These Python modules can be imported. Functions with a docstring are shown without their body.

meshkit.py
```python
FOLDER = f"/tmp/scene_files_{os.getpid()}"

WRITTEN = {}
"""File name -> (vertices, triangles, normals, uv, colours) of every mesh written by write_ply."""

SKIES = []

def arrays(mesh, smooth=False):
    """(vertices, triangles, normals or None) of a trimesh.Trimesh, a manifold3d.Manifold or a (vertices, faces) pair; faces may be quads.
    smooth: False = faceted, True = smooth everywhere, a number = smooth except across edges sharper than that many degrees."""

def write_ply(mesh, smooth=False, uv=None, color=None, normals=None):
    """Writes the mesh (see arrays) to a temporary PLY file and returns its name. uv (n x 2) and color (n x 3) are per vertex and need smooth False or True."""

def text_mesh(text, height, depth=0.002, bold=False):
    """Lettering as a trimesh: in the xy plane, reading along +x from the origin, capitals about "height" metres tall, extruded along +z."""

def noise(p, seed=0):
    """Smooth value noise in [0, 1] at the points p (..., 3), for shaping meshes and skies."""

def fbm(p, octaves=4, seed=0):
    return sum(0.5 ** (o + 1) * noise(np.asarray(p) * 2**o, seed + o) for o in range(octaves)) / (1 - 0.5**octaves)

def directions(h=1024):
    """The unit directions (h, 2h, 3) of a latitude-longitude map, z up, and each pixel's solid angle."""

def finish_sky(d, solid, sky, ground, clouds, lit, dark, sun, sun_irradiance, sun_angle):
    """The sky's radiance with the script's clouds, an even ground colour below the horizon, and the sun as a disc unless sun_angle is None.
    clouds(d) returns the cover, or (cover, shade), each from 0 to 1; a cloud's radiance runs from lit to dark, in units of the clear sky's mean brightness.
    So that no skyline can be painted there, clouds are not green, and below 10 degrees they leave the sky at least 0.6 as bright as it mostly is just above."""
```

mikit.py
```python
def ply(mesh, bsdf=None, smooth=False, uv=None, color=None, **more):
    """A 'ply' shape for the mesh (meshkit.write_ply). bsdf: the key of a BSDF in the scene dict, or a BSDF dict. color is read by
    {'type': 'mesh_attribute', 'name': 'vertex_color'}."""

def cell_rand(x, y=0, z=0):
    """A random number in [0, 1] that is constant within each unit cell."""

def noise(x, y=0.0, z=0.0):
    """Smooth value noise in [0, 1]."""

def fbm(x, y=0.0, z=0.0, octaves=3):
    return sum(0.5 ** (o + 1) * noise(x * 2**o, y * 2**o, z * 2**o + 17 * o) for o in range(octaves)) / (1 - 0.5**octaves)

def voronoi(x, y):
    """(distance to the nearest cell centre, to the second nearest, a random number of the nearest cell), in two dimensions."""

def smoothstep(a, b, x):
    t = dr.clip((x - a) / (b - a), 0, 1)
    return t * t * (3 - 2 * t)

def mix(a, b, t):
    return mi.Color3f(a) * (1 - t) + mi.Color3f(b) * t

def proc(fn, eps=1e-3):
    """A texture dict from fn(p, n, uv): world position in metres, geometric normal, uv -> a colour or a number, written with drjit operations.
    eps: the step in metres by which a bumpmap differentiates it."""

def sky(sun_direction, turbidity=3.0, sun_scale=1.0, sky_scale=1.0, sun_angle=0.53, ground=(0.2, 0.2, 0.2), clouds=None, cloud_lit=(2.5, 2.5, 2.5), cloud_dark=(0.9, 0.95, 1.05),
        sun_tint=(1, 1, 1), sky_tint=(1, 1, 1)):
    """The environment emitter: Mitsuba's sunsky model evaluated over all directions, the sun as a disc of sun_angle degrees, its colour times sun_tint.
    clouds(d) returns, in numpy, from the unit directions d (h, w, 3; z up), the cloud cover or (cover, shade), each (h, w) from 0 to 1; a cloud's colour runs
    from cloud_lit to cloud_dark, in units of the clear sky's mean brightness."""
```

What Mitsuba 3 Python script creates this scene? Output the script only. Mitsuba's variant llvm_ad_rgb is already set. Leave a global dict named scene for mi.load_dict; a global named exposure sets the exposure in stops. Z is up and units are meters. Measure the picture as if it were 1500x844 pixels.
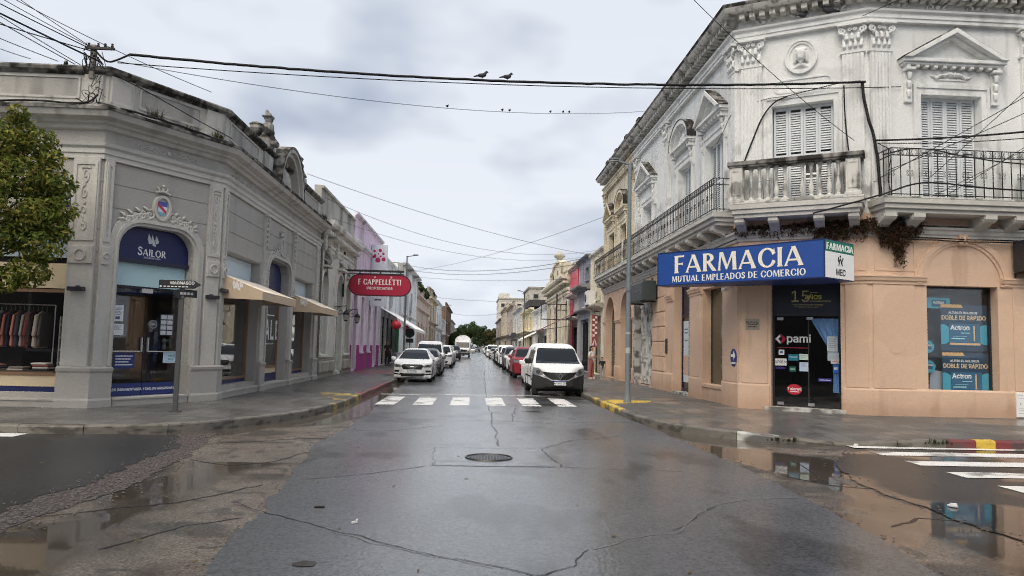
import math, random
import numpy as np, trimesh, mitsuba as mi, drjit as dr
import shapely, shapely.geometry as sg, shapely.affinity as sa
from shapely.ops import unary_union
import manifold3d as m3
import mikit, meshkit
from mikit import noise, fbm, smoothstep, mix, voronoi

T = mi.ScalarTransform4f
R = random.Random(7)
NR = np.random.default_rng(11)
PI = math.pi
scene, labels = {}, {}

# ------------------------------------------------------------------ camera, sky, exposure
scene['camera'] = {'type': 'perspective', 'fov': 69.4, 'fov_axis': 'x', 'near_clip': 0.05, 'far_clip': 5000.0,
    'to_world': T().look_at(origin=[0, 0, 1.65], target=[0.04943452, 0.99561218, 1.65 + 0.07945199], up=[-0.02790716, -0.07814131, 0.99655162])}

def cloud_cover(d):
    e = np.clip(d[..., 2], 0, 1)
    q = d / (0.35 + e[..., None])
    n = meshkit.fbm(q * np.array([1.7, 1.7, 2.4]) + 3.1, 5, seed=3)
    n2 = meshkit.fbm(q * np.array([4.3, 4.3, 5.5]) + 9.7, 4, seed=8)
    s = 0.60 * n + 0.40 * n2
    shade = np.clip((s - 0.40) / 0.17, 0, 1)
    shade = shade * (0.45 + 0.55 * np.clip((e - 0.02) / 0.30, 0, 1)) + .16 * np.clip((e - .10) / .3, 0, 1)
    return np.ones_like(e), shade
scene['sky'] = mikit.sky((-0.35, -0.75, 0.95), turbidity=3, sun_scale=0.30, sun_angle=50, sky_scale=1.0, clouds=cloud_cover,
    cloud_lit=(1.16, 1.22, 1.31), cloud_dark=(0.60, 0.69, 0.86), sun_tint=(0.92, 0.99, 1.10), ground=(0.12, 0.12, 0.12))
exposure = 3.08

# ------------------------------------------------------------------ helpers: naming and entries
used = {}
def numbered(name):
    n = used.get(name, -1) + 1
    used[name] = n
    return name if n == 0 else '%s_%03d' % (name, n)
def thing(name, label, cat, group=None):
    k = numbered(name)
    labels[k] = {'label': label, 'category': cat}
    if group: labels[k]['group'] = group
    return k
def struct(name, label=None):
    k = numbered(name); labels[k] = {'kind': 'structure'}
    if label: labels[k]['label'] = label
    return k
def part(holder, name, label=None, stuff=False):
    k = numbered(holder + '__' + name)
    if label or stuff: labels[k] = {}
    if label: labels[k]['label'] = label
    if stuff: labels[k]['kind'] = 'stuff'
    return k
def lin(c):
    """sRGB 0-255 -> linear base colour"""
    return tuple(((x / 255) / 12.92 if x / 255 <= .04045 else ((x / 255 + .055) / 1.055) ** 2.4) for x in c)
def shape(mesh, bsdf, smooth=False, col=None):
    if isinstance(mesh, list): mesh = cat(mesh)
    v, f, n = meshkit.arrays(mesh, smooth)
    c = None
    if col is not None:
        c = np.asarray(col, float)
        if c.ndim == 1:                       # one plain colour: a material of its own, shared by all that have it
            bsdf = plain(bsdf, tuple(round(float(x), 3) for x in c)); c = None
    path = meshkit.write_ply((v, f), False, None, c, normals=n)
    return {'type': 'ply', 'filename': path, 'face_normals': n is None, 'bsdf': {'type': 'ref', 'id': bsdf}}
def put(key, mesh, bsdf, smooth=False, col=None):
    scene[key] = shape(mesh, bsdf, smooth, col)
    return key
def add(holder, name, mesh, bsdf, smooth=False, col=None, label=None, stuff=False):
    return put(part(holder, name, label, stuff), mesh, bsdf, smooth, col)
def solo(name, label, cate, mesh, bsdf, smooth=False, col=None, group=None):
    return put(thing(name, label, cate, group), mesh, bsdf, smooth, col)

# ------------------------------------------------------------------ helpers: meshes
def cat(ms):
    vs, fs, o = [], [], 0
    for m in ms:
        v, f = (m.vertices, m.faces)
        vs.append(np.asarray(v)); fs.append(np.asarray(f) + o); o += len(v)
    return trimesh.Trimesh(np.vstack(vs), np.vstack(fs), process=False)
BF = np.array([[0, 2, 1], [0, 3, 2], [4, 5, 6], [4, 6, 7], [0, 1, 5], [0, 5, 4], [1, 2, 6], [1, 6, 5], [2, 3, 7], [2, 7, 6], [3, 0, 4], [3, 4, 7]])
def box(x0, x1, y0, y1, z0, z1):
    v = np.array([[x0, y0, z0], [x1, y0, z0], [x1, y1, z0], [x0, y1, z0], [x0, y0, z1], [x1, y0, z1], [x1, y1, z1], [x0, y1, z1]], float)
    return trimesh.Trimesh(v, BF.copy(), process=False)
def mf(m):
    m = m.to_mesh(); return trimesh.Trimesh(m.vert_properties[:, :3], m.tri_verts, process=False)
def tomf(t):
    return m3.Manifold(m3.Mesh(np.asarray(t.vertices, np.float32), np.asarray(t.faces, np.uint32)))
def ball(p, r, n=8, sc=(1, 1, 1)):
    m = m3.Manifold.sphere(r, n).scale(sc).translate(tuple(map(float, p)))
    return m
def hull(ms): return m3.Manifold.batch_hull(ms)
def rbox(x0, x1, y0, y1, z0, z1, r=.02, n=8):
    """a box with rounded edges"""
    r = min(r, (x1 - x0) / 2.01, (y1 - y0) / 2.01, (z1 - z0) / 2.01)
    return mf(hull([ball((x, y, z), r, n) for x in (x0 + r, x1 - r) for y in (y0 + r, y1 - r) for z in (z0 + r, z1 - r)]))
def tube(pts, r, n=6, closed=False):
    p = np.asarray(pts, float); N = len(p)
    rr = np.full(N, r, float) if np.isscalar(r) else np.asarray(r, float)
    t = np.gradient(p, axis=0) if not closed else np.roll(p, -1, 0) - np.roll(p, 1, 0)
    t /= np.linalg.norm(t, axis=1, keepdims=True) + 1e-12
    u = np.cross(t[0], [0, 0, 1.]);
    if np.linalg.norm(u) < .1: u = np.cross(t[0], [1., 0, 0])
    U = []
    for i in range(N):
        u = u - t[i] * (u @ t[i]); u /= np.linalg.norm(u) + 1e-12; U.append(u)
    U = np.array(U); V = np.cross(t, U)
    a = np.arange(n) / n * 2 * PI
    v = p[:, None] + rr[:, None, None] * (np.cos(a)[None, :, None] * U[:, None] + np.sin(a)[None, :, None] * V[:, None])
    v = v.reshape(-1, 3); f = []
    for i in range(N if closed else N - 1):
        j = (i + 1) % N
        for k in range(n):
            l = (k + 1) % n
            f += [[i * n + k, i * n + l, j * n + l], [i * n + k, j * n + l, j * n + k]]
    if not closed:
        v = np.vstack([v, p[:1], p[-1:]]); c0, c1 = N * n, N * n + 1
        for k in range(n):
            l = (k + 1) % n
            f += [[c0, l, k], [c1, (N - 1) * n + k, (N - 1) * n + l]]
    return trimesh.Trimesh(v, np.array(f), process=False)
def lathe(prof, n=16, at=(0, 0, 0)):
    """prof: (r, z) from bottom to top"""
    pr = np.asarray(prof, float); N = len(pr); a = np.arange(n) / n * 2 * PI
    v = np.stack([pr[:, 0, None] * np.cos(a), pr[:, 0, None] * np.sin(a), np.repeat(pr[:, 1, None], n, 1)], -1).reshape(-1, 3)
    f = []
    for i in range(N - 1):
        for k in range(n):
            l = (k + 1) % n
            f += [[i * n + k, i * n + l, (i + 1) * n + l], [i * n + k, (i + 1) * n + l, (i + 1) * n + k]]
    v = np.vstack([v, [[0, 0, pr[0, 1]]], [[0, 0, pr[-1, 1]]]])
    for k in range(n):
        l = (k + 1) % n
        f += [[N * n, l, k], [N * n + 1, (N - 1) * n + k, (N - 1) * n + l]]
    m = trimesh.Trimesh(v + np.array(at), np.array(f), process=False)
    return m
def tri2(poly):
    """earcut of a shapely polygon: (vertices, faces), counter-clockwise"""
    v, f = trimesh.creation.triangulate_polygon(poly, engine='earcut')
    v, f = np.asarray(v), np.asarray(f)
    a = v[f]
    s = np.cross(a[:, 1] - a[:, 0], a[:, 2] - a[:, 0])
    f[s < 0] = f[s < 0][:, ::-1]
    return v, f
def geoms(g):
    return [x for x in getattr(g, 'geoms', [g]) if x.geom_type == 'Polygon' and x.area > 1e-7]
def slab(poly, t0, t1):
    """extrudes shapely polygon(s) in (s, z) from out = t0 to t1: local facade coordinates (s, out, z)"""
    ms = []
    for g in geoms(poly):
        m = trimesh.creation.extrude_polygon(g, t1 - t0, engine='earcut')
        v = np.asarray(m.vertices)
        ms.append(trimesh.Trimesh(np.stack([v[:, 0], v[:, 2] + t0, v[:, 1]], 1), np.asarray(m.faces)[:, ::-1], process=False))
    return cat(ms)
def flat(poly, z, jit=None):
    """a horizontal sheet"""
    ms = []
    for g in geoms(poly):
        v, f = tri2(g)
        zz = np.full(len(v), z) if not callable(z) else z(v[:, 0], v[:, 1])
        ms.append(trimesh.Trimesh(np.column_stack([v, zz]), f, process=False))
    return cat(ms)
def sheet(poly, z, cell):
    """a horizontal sheet cut into cells, so that its height can vary"""
    x0, y0, x1, y1 = poly.bounds; out = []
    for x in np.arange(math.floor(x0 / cell) * cell, x1, cell):
        for y in np.arange(math.floor(y0 / cell) * cell, y1, cell):
            g = poly.intersection(sg.box(x, y, x + cell, y + cell))
            if not g.is_empty and geoms(g): out.append(flat(g, z))
    return cat(out)
def rc(s0, s1, z0, z1): return sg.box(s0, z0, s1, z1)
def rrect(s0, s1, z0, z1, r): return sg.box(s0 + r, z0 + r, s1 - r, z1 - r).buffer(r, quad_segs=6)
def archway(s0, s1, z0, zs, rise=None, n=20):
    """opening with an arched top: springing at zs, rise (semicircle unless given)"""
    c, h = (s0 + s1) / 2, (s1 - s0) / 2
    rise = h if rise is None else rise
    a = np.linspace(0, PI, n)
    return sg.Polygon([(s0, z0), (s1, z0)] + [(c + h * math.cos(t), zs + rise * math.sin(t)) for t in a])
def squarch(s0, s1, z0, zt, r):
    """opening with a flat top and rounded upper corners"""
    return unary_union([rrect(s0, s1, zt - 2.5 * r, zt, r), rc(s0, s1, min(z0, zt - r), zt - r)]).intersection(sg.box(s0, z0, s1, zt + 1))
def circ(c, r, n=32): 
    return sg.Point(c).buffer(r, quad_segs=n // 4)
class Fr:
    """a facade: origin at ground, d to the right as seen from outside; local coordinates (s, out, z)"""
    def __init__(self, o, d):
        self.o = np.array([*o, 0.]); d = np.array(d, float); d /= np.linalg.norm(d)
        self.d = np.array([*d, 0]); self.n = np.array([d[1], -d[0], 0])
    def __call__(self, m):
        if isinstance(m, list): m = cat(m)
        v = np.asarray(m.vertices)
        w = self.o + v[:, :1] * self.d + v[:, 1:2] * self.n + v[:, 2:3] * np.array([0, 0, 1.])
        return trimesh.Trimesh(w, np.asarray(m.faces)[:, ::-1], process=False)
    def pt(self, s, o, z): return self.o + s * self.d + o * self.n + np.array([0, 0, z])
    def box(self, s0, s1, o0, o1, z0, z1): return self(box(s0, s1, o0, o1, z0, z1))
    def slab(self, poly, t0, t1): return self(slab(poly, t0, t1))
def sweep(prof, path, z0=0.0):
    """a moulding: closed profile of (out, z) along the polyline path, mitred; out is to the right of travel"""
    p = np.asarray(path, float); d = np.diff(p, axis=0); d /= np.linalg.norm(d, axis=1, keepdims=True)
    n = np.stack([d[:, 1], -d[:, 0]], 1); N = len(p)
    off = [n[0]] + [(n[i - 1] + n[i]) / (1 + n[i - 1] @ n[i]) for i in range(1, N - 1)] + [n[-1]]
    pr = np.asarray(prof, float); K = len(pr); v = []
    if sg.Polygon(pr).exterior.is_ccw: pr = pr[::-1]
    for i in range(N):
        for o, z in pr: v.append([p[i, 0] + off[i][0] * o, p[i, 1] + off[i][1] * o, z + z0])
    f = []
    for i in range(N - 1):
        for k in range(K):
            l = (k + 1) % K
            f += [[i * K + k, i * K + l, (i + 1) * K + l], [i * K + k, (i + 1) * K + l, (i + 1) * K + k]]
    pv, pf = tri2(sg.Polygon(pr))
    idx = [int(np.argmin(((pr - q) ** 2).sum(1))) for q in pv]
    for t in pf:
        f.append([idx[t[0]], idx[t[1]], idx[t[2]]]); f.append([(N - 1) * K + idx[t[2]], (N - 1) * K + idx[t[1]], (N - 1) * K + idx[t[0]]])
    return trimesh.Trimesh(np.array(v), np.array(f), process=False)
def moulding(steps, depth0=-.02):
    """a stepped profile from (out, z) corners going up"""
    return [(depth0, steps[0][1])] + list(steps) + [(depth0, steps[-1][1])]
def ftext(t, h, depth=.004, bold=True, center=True, squeeze=1.0):
    m = meshkit.text_mesh(t, h, depth, bold)
    v = np.array(m.vertices)
    if center: v[:, 0] -= (v[:, 0].min() + v[:, 0].max()) / 2
    v[:, 0] *= squeeze
    return trimesh.Trimesh(np.stack([v[:, 0], v[:, 2], v[:, 1]], 1), np.asarray(m.faces)[:, ::-1], process=False)
def move(m, s=0, o=0, z=0):
    return trimesh.Trimesh(np.asarray(m.vertices) + np.array([s, o, z]), m.faces, process=False)
def spiral(c, r0, turns, a0=0, sgn=1, n=22, k=.18):
    """points of a volute around c in (s, z)"""
    t = np.linspace(0, 1, n); a = a0 + sgn * t * turns * 2 * PI; r = r0 * (1 - t * (1 - k))
    return np.stack([c[0] + r * np.cos(a), np.zeros(n), c[1] + r * np.sin(a)], 1)
def catenary(a, b, sag, n=26):
    t = np.linspace(0, 1, n)[:, None]; p = np.array(a) * (1 - t) + np.array(b) * t
    p[:, 2] -= sag * 4 * (t * (1 - t))[:, 0]
    return p
def spin(m, az, at=(0, 0, 0)):
    v = np.asarray(m.vertices); c, s = math.cos(az), math.sin(az)
    return trimesh.Trimesh(np.stack([v[:, 0] * c - v[:, 1] * s + at[0], v[:, 0] * s + v[:, 1] * c + at[1], v[:, 2] + at[2]], 1), m.faces, process=False)

# roman capitals with thick and thin strokes, cap height 1
def glyphs(tk=.17, tn=.085, fl=.03):
    P = sg.Polygon
    def stem(x, w=tk, h=1): return P([(x - fl, 0), (x + w + fl, 0), (x + w, .09), (x + w, h - .09), (x + w + fl, h), (x - fl, h), (x, h - .09), (x, .09)])
    def arm(x0, x1, y, e=.05): return P([(x0, y - tn / 2), (x1 - .05, y - tn / 2), (x1, y - tn / 2 - e), (x1, y + tn / 2 + e), (x1 - .05, y + tn / 2), (x0, y + tn / 2)])
    def diag(x0, x1, w, y0=0, y1=1): return P([(x0 - fl, y0), (x0 + w + fl, y0), (x0 + w, y0 + .08), (x1 + w, y1), (x1, y1), (x0, y0 + .08)])
    def ring(cx, cy, rx, ry, wx, wy): 
        return sa.scale(circ((cx, cy), 1, 40), rx, ry).difference(sa.scale(circ((cx, cy), 1, 40), rx - wx, ry - wy))
    S = sg.LineString([(.46, .80), (.40, .90), (.28, .945), (.15, .91), (.09, .78), (.14, .65), (.28, .54), (.42, .43), (.47, .27), (.40, .12), (.25, .055), (.11, .10), (.05, .22)]).buffer(tk * .42)
    half = lambda cx, cy, rx, ry: ring(cx, cy, rx, ry, tk, tn).intersection(sg.box(cx, -1, cx + 2, 2))
    g = {
        'F': (unary_union([stem(.03), arm(.1, .55, 1 - tn / 2, .03), arm(.1, .48, .52)]), .6),
        'E': (unary_union([stem(.03), arm(.1, .55, 1 - tn / 2, .03), arm(.1, .48, .52), arm(.1, .58, tn / 2, .03)]), .64),
        'L': (unary_union([stem(.03), arm(.1, .56, tn / 2, .04)]), .6),
        'T': (unary_union([stem(.27), arm(.3, .71, 1 - tn / 2, .04), sa.scale(arm(.3, .71, 1 - tn / 2, .04), -1, 1, origin=(.355, 0))]), .72),
        'I': (stem(.05), .29),
        'A': (unary_union([diag(.0, .33, tn), sa.scale(diag(.0, .33, tk), -1, 1, origin=(.40, 0)), sg.box(.16, .26, .64, .26 + tn)]), .82),
        'M': (unary_union([diag(.03, .10, tn), diag(.78, .74, tk), P([(.1, 1), (.27, 1), (.5, .25), (.44, .02)]), P([(.74, 1), (.85, 1), (.48, .02), (.44, .12)])]), 1.02),
        'R': (unary_union([stem(.03), half(.25, .735, .34, .265), sg.box(.1, 1 - tn, .26, 1), sg.box(.1, .47, .26, .47 + tn), P([(.22, .5), (.40, .5), (.74, 0), (.52, 0)])]), .72),
        'P': (unary_union([stem(.03), half(.25, .72, .34, .28), sg.box(.1, 1 - tn, .26, 1), sg.box(.1, .44, .26, .44 + tn)]), .64),
        'D': (unary_union([stem(.03), half(.28, .5, .48, .5), sg.box(.1, 1 - tn, .29, 1), sg.box(.1, 0, .29, tn)]), .82),
        'C': (ring(.46, .5, .44, .52, tk, tn).difference(P([(.5, .5), (1.1, .86), (1.1, .16)])).union(P([(.72, .84), (.80, .98), (.80, .70), (.76, .70)])), .82),
        'O': (ring(.46, .5, .44, .52, tk, tn), .93),
        'U': (unary_union([stem(.03).intersection(sg.box(-1, .3, 2, 2)), stem(.55, tn + .02).intersection(sg.box(-1, .3, 2, 2)), ring(.34, .36, .31, .38, tk, tn + .03).intersection(sg.box(-1, -1, 2, .36))]), .72),
        'S': (S, .56), ' ': (None, .3)}
    return g
GL = glyphs(); GB = glyphs(.21, .11, .045)
def roman(t, h, depth=.01, width=None, font=None, small=None):
    """centred lettering mesh in facade coordinates; small: scale of the letters after the first"""
    font = font or GL; x = 0; polys = []
    for i, ch in enumerate(t):
        g, a = font[ch]; k = small if (small and i) else 1.0
        if g is not None: polys.append(sa.translate(sa.scale(g, k, k, origin=(0, 0)), x, 0))
        x += (a + .09) * k
    u = unary_union([p.buffer(0) for p in polys]); u = sa.translate(u, -x / 2, 0); u = sa.scale(u, h, h, origin=(0, 0))
    if width: u = sa.scale(u, width / (u.bounds[2] - u.bounds[0]), 1, origin=(0, 0))
    return slab(u.simplify(h * .004), 0, depth)

# ------------------------------------------------------------------ materials
def two(b): return {'type': 'twosided', 'bsdf': b}
def rgb(c): return {'type': 'rgb', 'value': [float(x) for x in c]} if not callable(c) else mikit.proc(c)
def pbr(name, col, rough=.6, spec=.4, metal=0., bump=None, scale=.004, eps=2e-3, **kw):
    b = {'type': 'principled', 'base_color': col if isinstance(col, dict) else rgb(col), 'roughness': float(rough) if not callable(rough) else mikit.proc(rough), 'specular': spec, 'metallic': float(metal), **kw}
    if bump is not None: b = {'type': 'bumpmap', 'arbitrary': mikit.proc(bump, eps), 'scale': scale, 'bsdf': b}
    scene[name] = two(b)
VC = {'type': 'mesh_attribute', 'name': 'vertex_color'}
FINISH = {'vc_matte': dict(roughness=.75, specular=.25), 'vc_satin': dict(roughness=.38, specular=.45), 'vc_paint': dict(roughness=.30, specular=.5, clearcoat=1.0, clearcoat_gloss=.96),
          'vc_gloss': dict(roughness=.05, specular=.38), 'vc_metal': dict(roughness=.35, specular=.5, metallic=.85), 'fabric': dict(roughness=.9, specular=.1, sheen=.4)}
def plain(finish, c):
    k = 'paint_%s_%s' % (finish[3:], '_'.join('%d' % round(x * 1000) for x in c))
    if k not in scene:
        if finish == 'vc_wall':
            scene[k] = {'type': 'blendbsdf', 'weight': mikit.proc(grime), 'a': two({'type': 'principled', 'base_color': rgb(c), 'roughness': .8, 'specular': .2}),
                        'b': two({'type': 'principled', 'base_color': rgb((.10, .095, .085)), 'roughness': .85, 'specular': .2})}
        else: scene[k] = two({'type': 'principled', 'base_color': rgb(c), **FINISH[finish]})
    return k
# far walls: vertex colour with streaks of grime
def grime(p, n, uv):
    a = fbm(p.x * .9, p.y * .9, p.z * .22, 3); b = fbm(p.x * 3, p.y * 3, p.z * 1.5 + 40, 3)
    return dr.clip(smoothstep(.50, .80, a) * .65 + smoothstep(.5, .85, b) * .3, 0, .8)
def c_white(p, n, uv):
    big = fbm(p.x * .7, p.y * .7, p.z * .35, 3)
    st = smoothstep(.52, .74, fbm(p.x * 4.5, p.y * 4.5, p.z * .45 + 7, 3))
    mo = smoothstep(.56, .76, fbm(p.x * 2.2 + 5, p.y * 2.2, p.z * 2.2, 3))
    low = smoothstep(8.2, 5.6, p.z)
    c = mix((.64, .65, .64), (.74, .75, .74), big)
    c = mix(c, (.27, .265, .25), dr.clip(st * (.26 + .55 * low) + mo * (.24 + .45 * low), 0, .85))
    return c * (0.92 + .16 * noise(p.x * 30, p.y * 30, p.z * 30))
pbr('white_stucco', c_white, .8, .2)
def c_cream(p, n, uv):
    st = smoothstep(.5, .75, fbm(p.x * 4.5, p.y * 4.5, p.z * .5 + 3, 3))
    return mix(mix((.58, .52, .40), (.66, .60, .47), fbm(p.x, p.y, p.z, 3)), (.22, .19, .14), st * .5)
pbr('cream_stucco', c_cream, .8, .2)
def c_peach(p, n, uv):
    big = fbm(p.x * .8, p.y * .8, p.z * .6, 3)
    c = mix((.55, .385, .275), (.625, .45, .332), big)
    st = smoothstep(.56, .82, fbm(p.x * 3.5, p.y * 3.5, p.z * .5 + 11, 3))
    low = smoothstep(.75, .12, p.z + .35 * (fbm(p.x * 2.5, p.y * 2.5, p.z, 3) - .5))
    c = mix(c, (.38, .24, .165), dr.clip(st * .50 + low * .65, 0, .8))
    pa = smoothstep(.52, .56, fbm(p.x * .55 + 3, p.y * .55, p.z * .8 + 5, 3)) * smoothstep(3.4, 3.2, p.z)
    c = c * (1 - .05 * pa)
    return c * (.95 + .10 * noise(p.x * 25, p.y * 25, p.z * 25))
pbr('peach_stucco', c_peach, .62, .3, bump=lambda p, n, uv: fbm(p.x * 9, p.y * 9, p.z * 9, 3), scale=.006)
def c_grey(p, n, uv):
    st = smoothstep(.54, .8, fbm(p.x * 3.2, p.y * 3.2, p.z * .4 + 5, 3))
    up = smoothstep(5.3, 7.0, p.z)
    c = mix((.355, .340, .315), (.41, .395, .365), fbm(p.x * .8, p.y * .8, p.z * .8, 3))
    c = mix(c, (.09, .085, .075), dr.clip(st * (.16 + .28 * up), 0, .6))
    return c * (.94 + .12 * noise(p.x * 25, p.y * 25, p.z * 25))
pbr('grey_stucco', c_grey, .7, .25)
def c_trim(p, n, uv):
    st = smoothstep(.52, .78, fbm(p.x * 4, p.y * 4, p.z * .6 + 15, 3))
    up = smoothstep(5.8, 7.0, p.z); lo = smoothstep(1.3, .2, p.z)
    c = mix((.46, .445, .41), (.54, .525, .485), fbm(p.x * .9, p.y * .9, p.z * .9, 3))
    c = mix(c, (.13, .12, .105), dr.clip(st * (.18 + .32 * up) + .18 * lo, 0, .7))
    return c * (.94 + .12 * noise(p.x * 25, p.y * 25, p.z * 25))
pbr('pale_stucco', c_trim, .7, .25)
def c_mould(p, n, uv):
    m = smoothstep(.38, .62, fbm(p.x * 3, p.y * 3, p.z * 3, 3)); st = noise(p.x * 14, p.y * 14, p.z * 1.2)
    return mix((.36, .345, .32), (.035, .033, .029), dr.clip(.42 + m * .65 + (st - .5) * .6, 0, 1))
pbr('mouldy_stone', c_mould, .85, .2)
def c_oldwhite(p, n, uv):
    m = smoothstep(.48, .70, fbm(p.x * 4, p.y * 4, p.z * 3, 3)); st = noise(p.x * 16, p.y * 16, p.z * 2)
    return mix((.58, .57, .53), (.10, .095, .085), dr.clip(m * .65 + smoothstep(.55, .9, st) * .45, 0, .9))
pbr('old_white', c_oldwhite, .8, .2)
def noise2(x, y, k=0.):
    """smooth value noise over the ground, k picks another pattern"""
    ix, iy = dr.floor(x), dr.floor(y); tx, ty = x - ix, y - iy
    tx, ty = tx * tx * (3 - 2 * tx), ty * ty * (3 - 2 * ty)
    a, b = mi.UInt32(mi.Int32(ix) + 1000000) * 374761393 + int(k * 977), mi.UInt32(mi.Int32(iy) + 1000000) * 668265263
    def hs(q):
        q = (q ^ (q >> 13)) * 1274126177
        return mi.Float((q ^ (q >> 16)) & 0xFFFFFF) / 16777215.0
    a1, b1 = a + 374761393, b + 668265263
    return dr.lerp(dr.lerp(hs(a + b), hs(a1 + b), tx), dr.lerp(hs(a + b1), hs(a1 + b1), tx), ty)
def fbm2(x, y, k=0., o=3):
    return sum(.5 ** (i + 1) * noise2(x * 2 ** i, y * 2 ** i, k + 17 * i) for i in range(o)) / (1 - .5 ** o)
# wet ground
def wet_asphalt_c(p, n, uv):
    a = fbm2(p.x * .45, p.y * .45, 1.0, 3); g = noise2(p.x * 90, p.y * 90, 2.0); g2 = noise2(p.x * 38, p.y * 38, 8.0)
    c = mix((.056, .058, .062), (.094, .096, .102), a)
    b = smoothstep(.58, .78, fbm2(p.x * 1.7 + 9, p.y * .8, 4.0, 3))
    c = mix(c, (.030, .029, .028), b * .7)
    return c * (.50 + .50 * g + .50 * g2)
def wet_asphalt_r(p, n, uv):
    a = fbm2(p.x * .6 + 3, p.y * .35, 5.0, 3); tr = noise2(p.x * 1.3, p.y * .08, 3.0)
    f = smoothstep(9., 30., p.y)
    mid = 1 - smoothstep(.6, 3.2, dr.abs(p.x - .45))
    return dr.clip(.50 - .20 * smoothstep(.36, .62, a) - .10 * tr - .12 * f - .28 * mid, .07, .6)
pbr('wet_asphalt', wet_asphalt_c, wet_asphalt_r, .6, bump=lambda p, n, uv: fbm2(p.x * 45, p.y * 45, 2.0, 2), scale=.0025, eps=4e-3)
def new_asphalt_c(p, n, uv):
    g = noise2(p.x * 90, p.y * 90, 2.0); a = fbm2(p.x * .7, p.y * .7, 6.0, 3)
    return mix((.018, .018, .019), (.034, .033, .033), a) * (.7 + .55 * g)
def wet_line(p):
    """water lies in the low channel beside the kerbs: 1 in the puddle, 0 outside"""
    n1 = fbm2(p.x * .9 + 3, p.y * .55, 2.0, 3)
    q = dr.maximum(18.6 - p.y, 0.) / 5.0
    l = dr.select(p.y > 10.5, 1.1 - dr.abs(p.x + 3.0 + 1.9 * q * q) / 1.35, .95 - dr.abs(p.x + 3.3) / 1.2)
    r = 1 - dr.abs(p.x - 4.75) / 1.5
    k = dr.maximum(l, r)
    return smoothstep(.50, .62, n1 * .75 + .42 * k)
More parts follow.
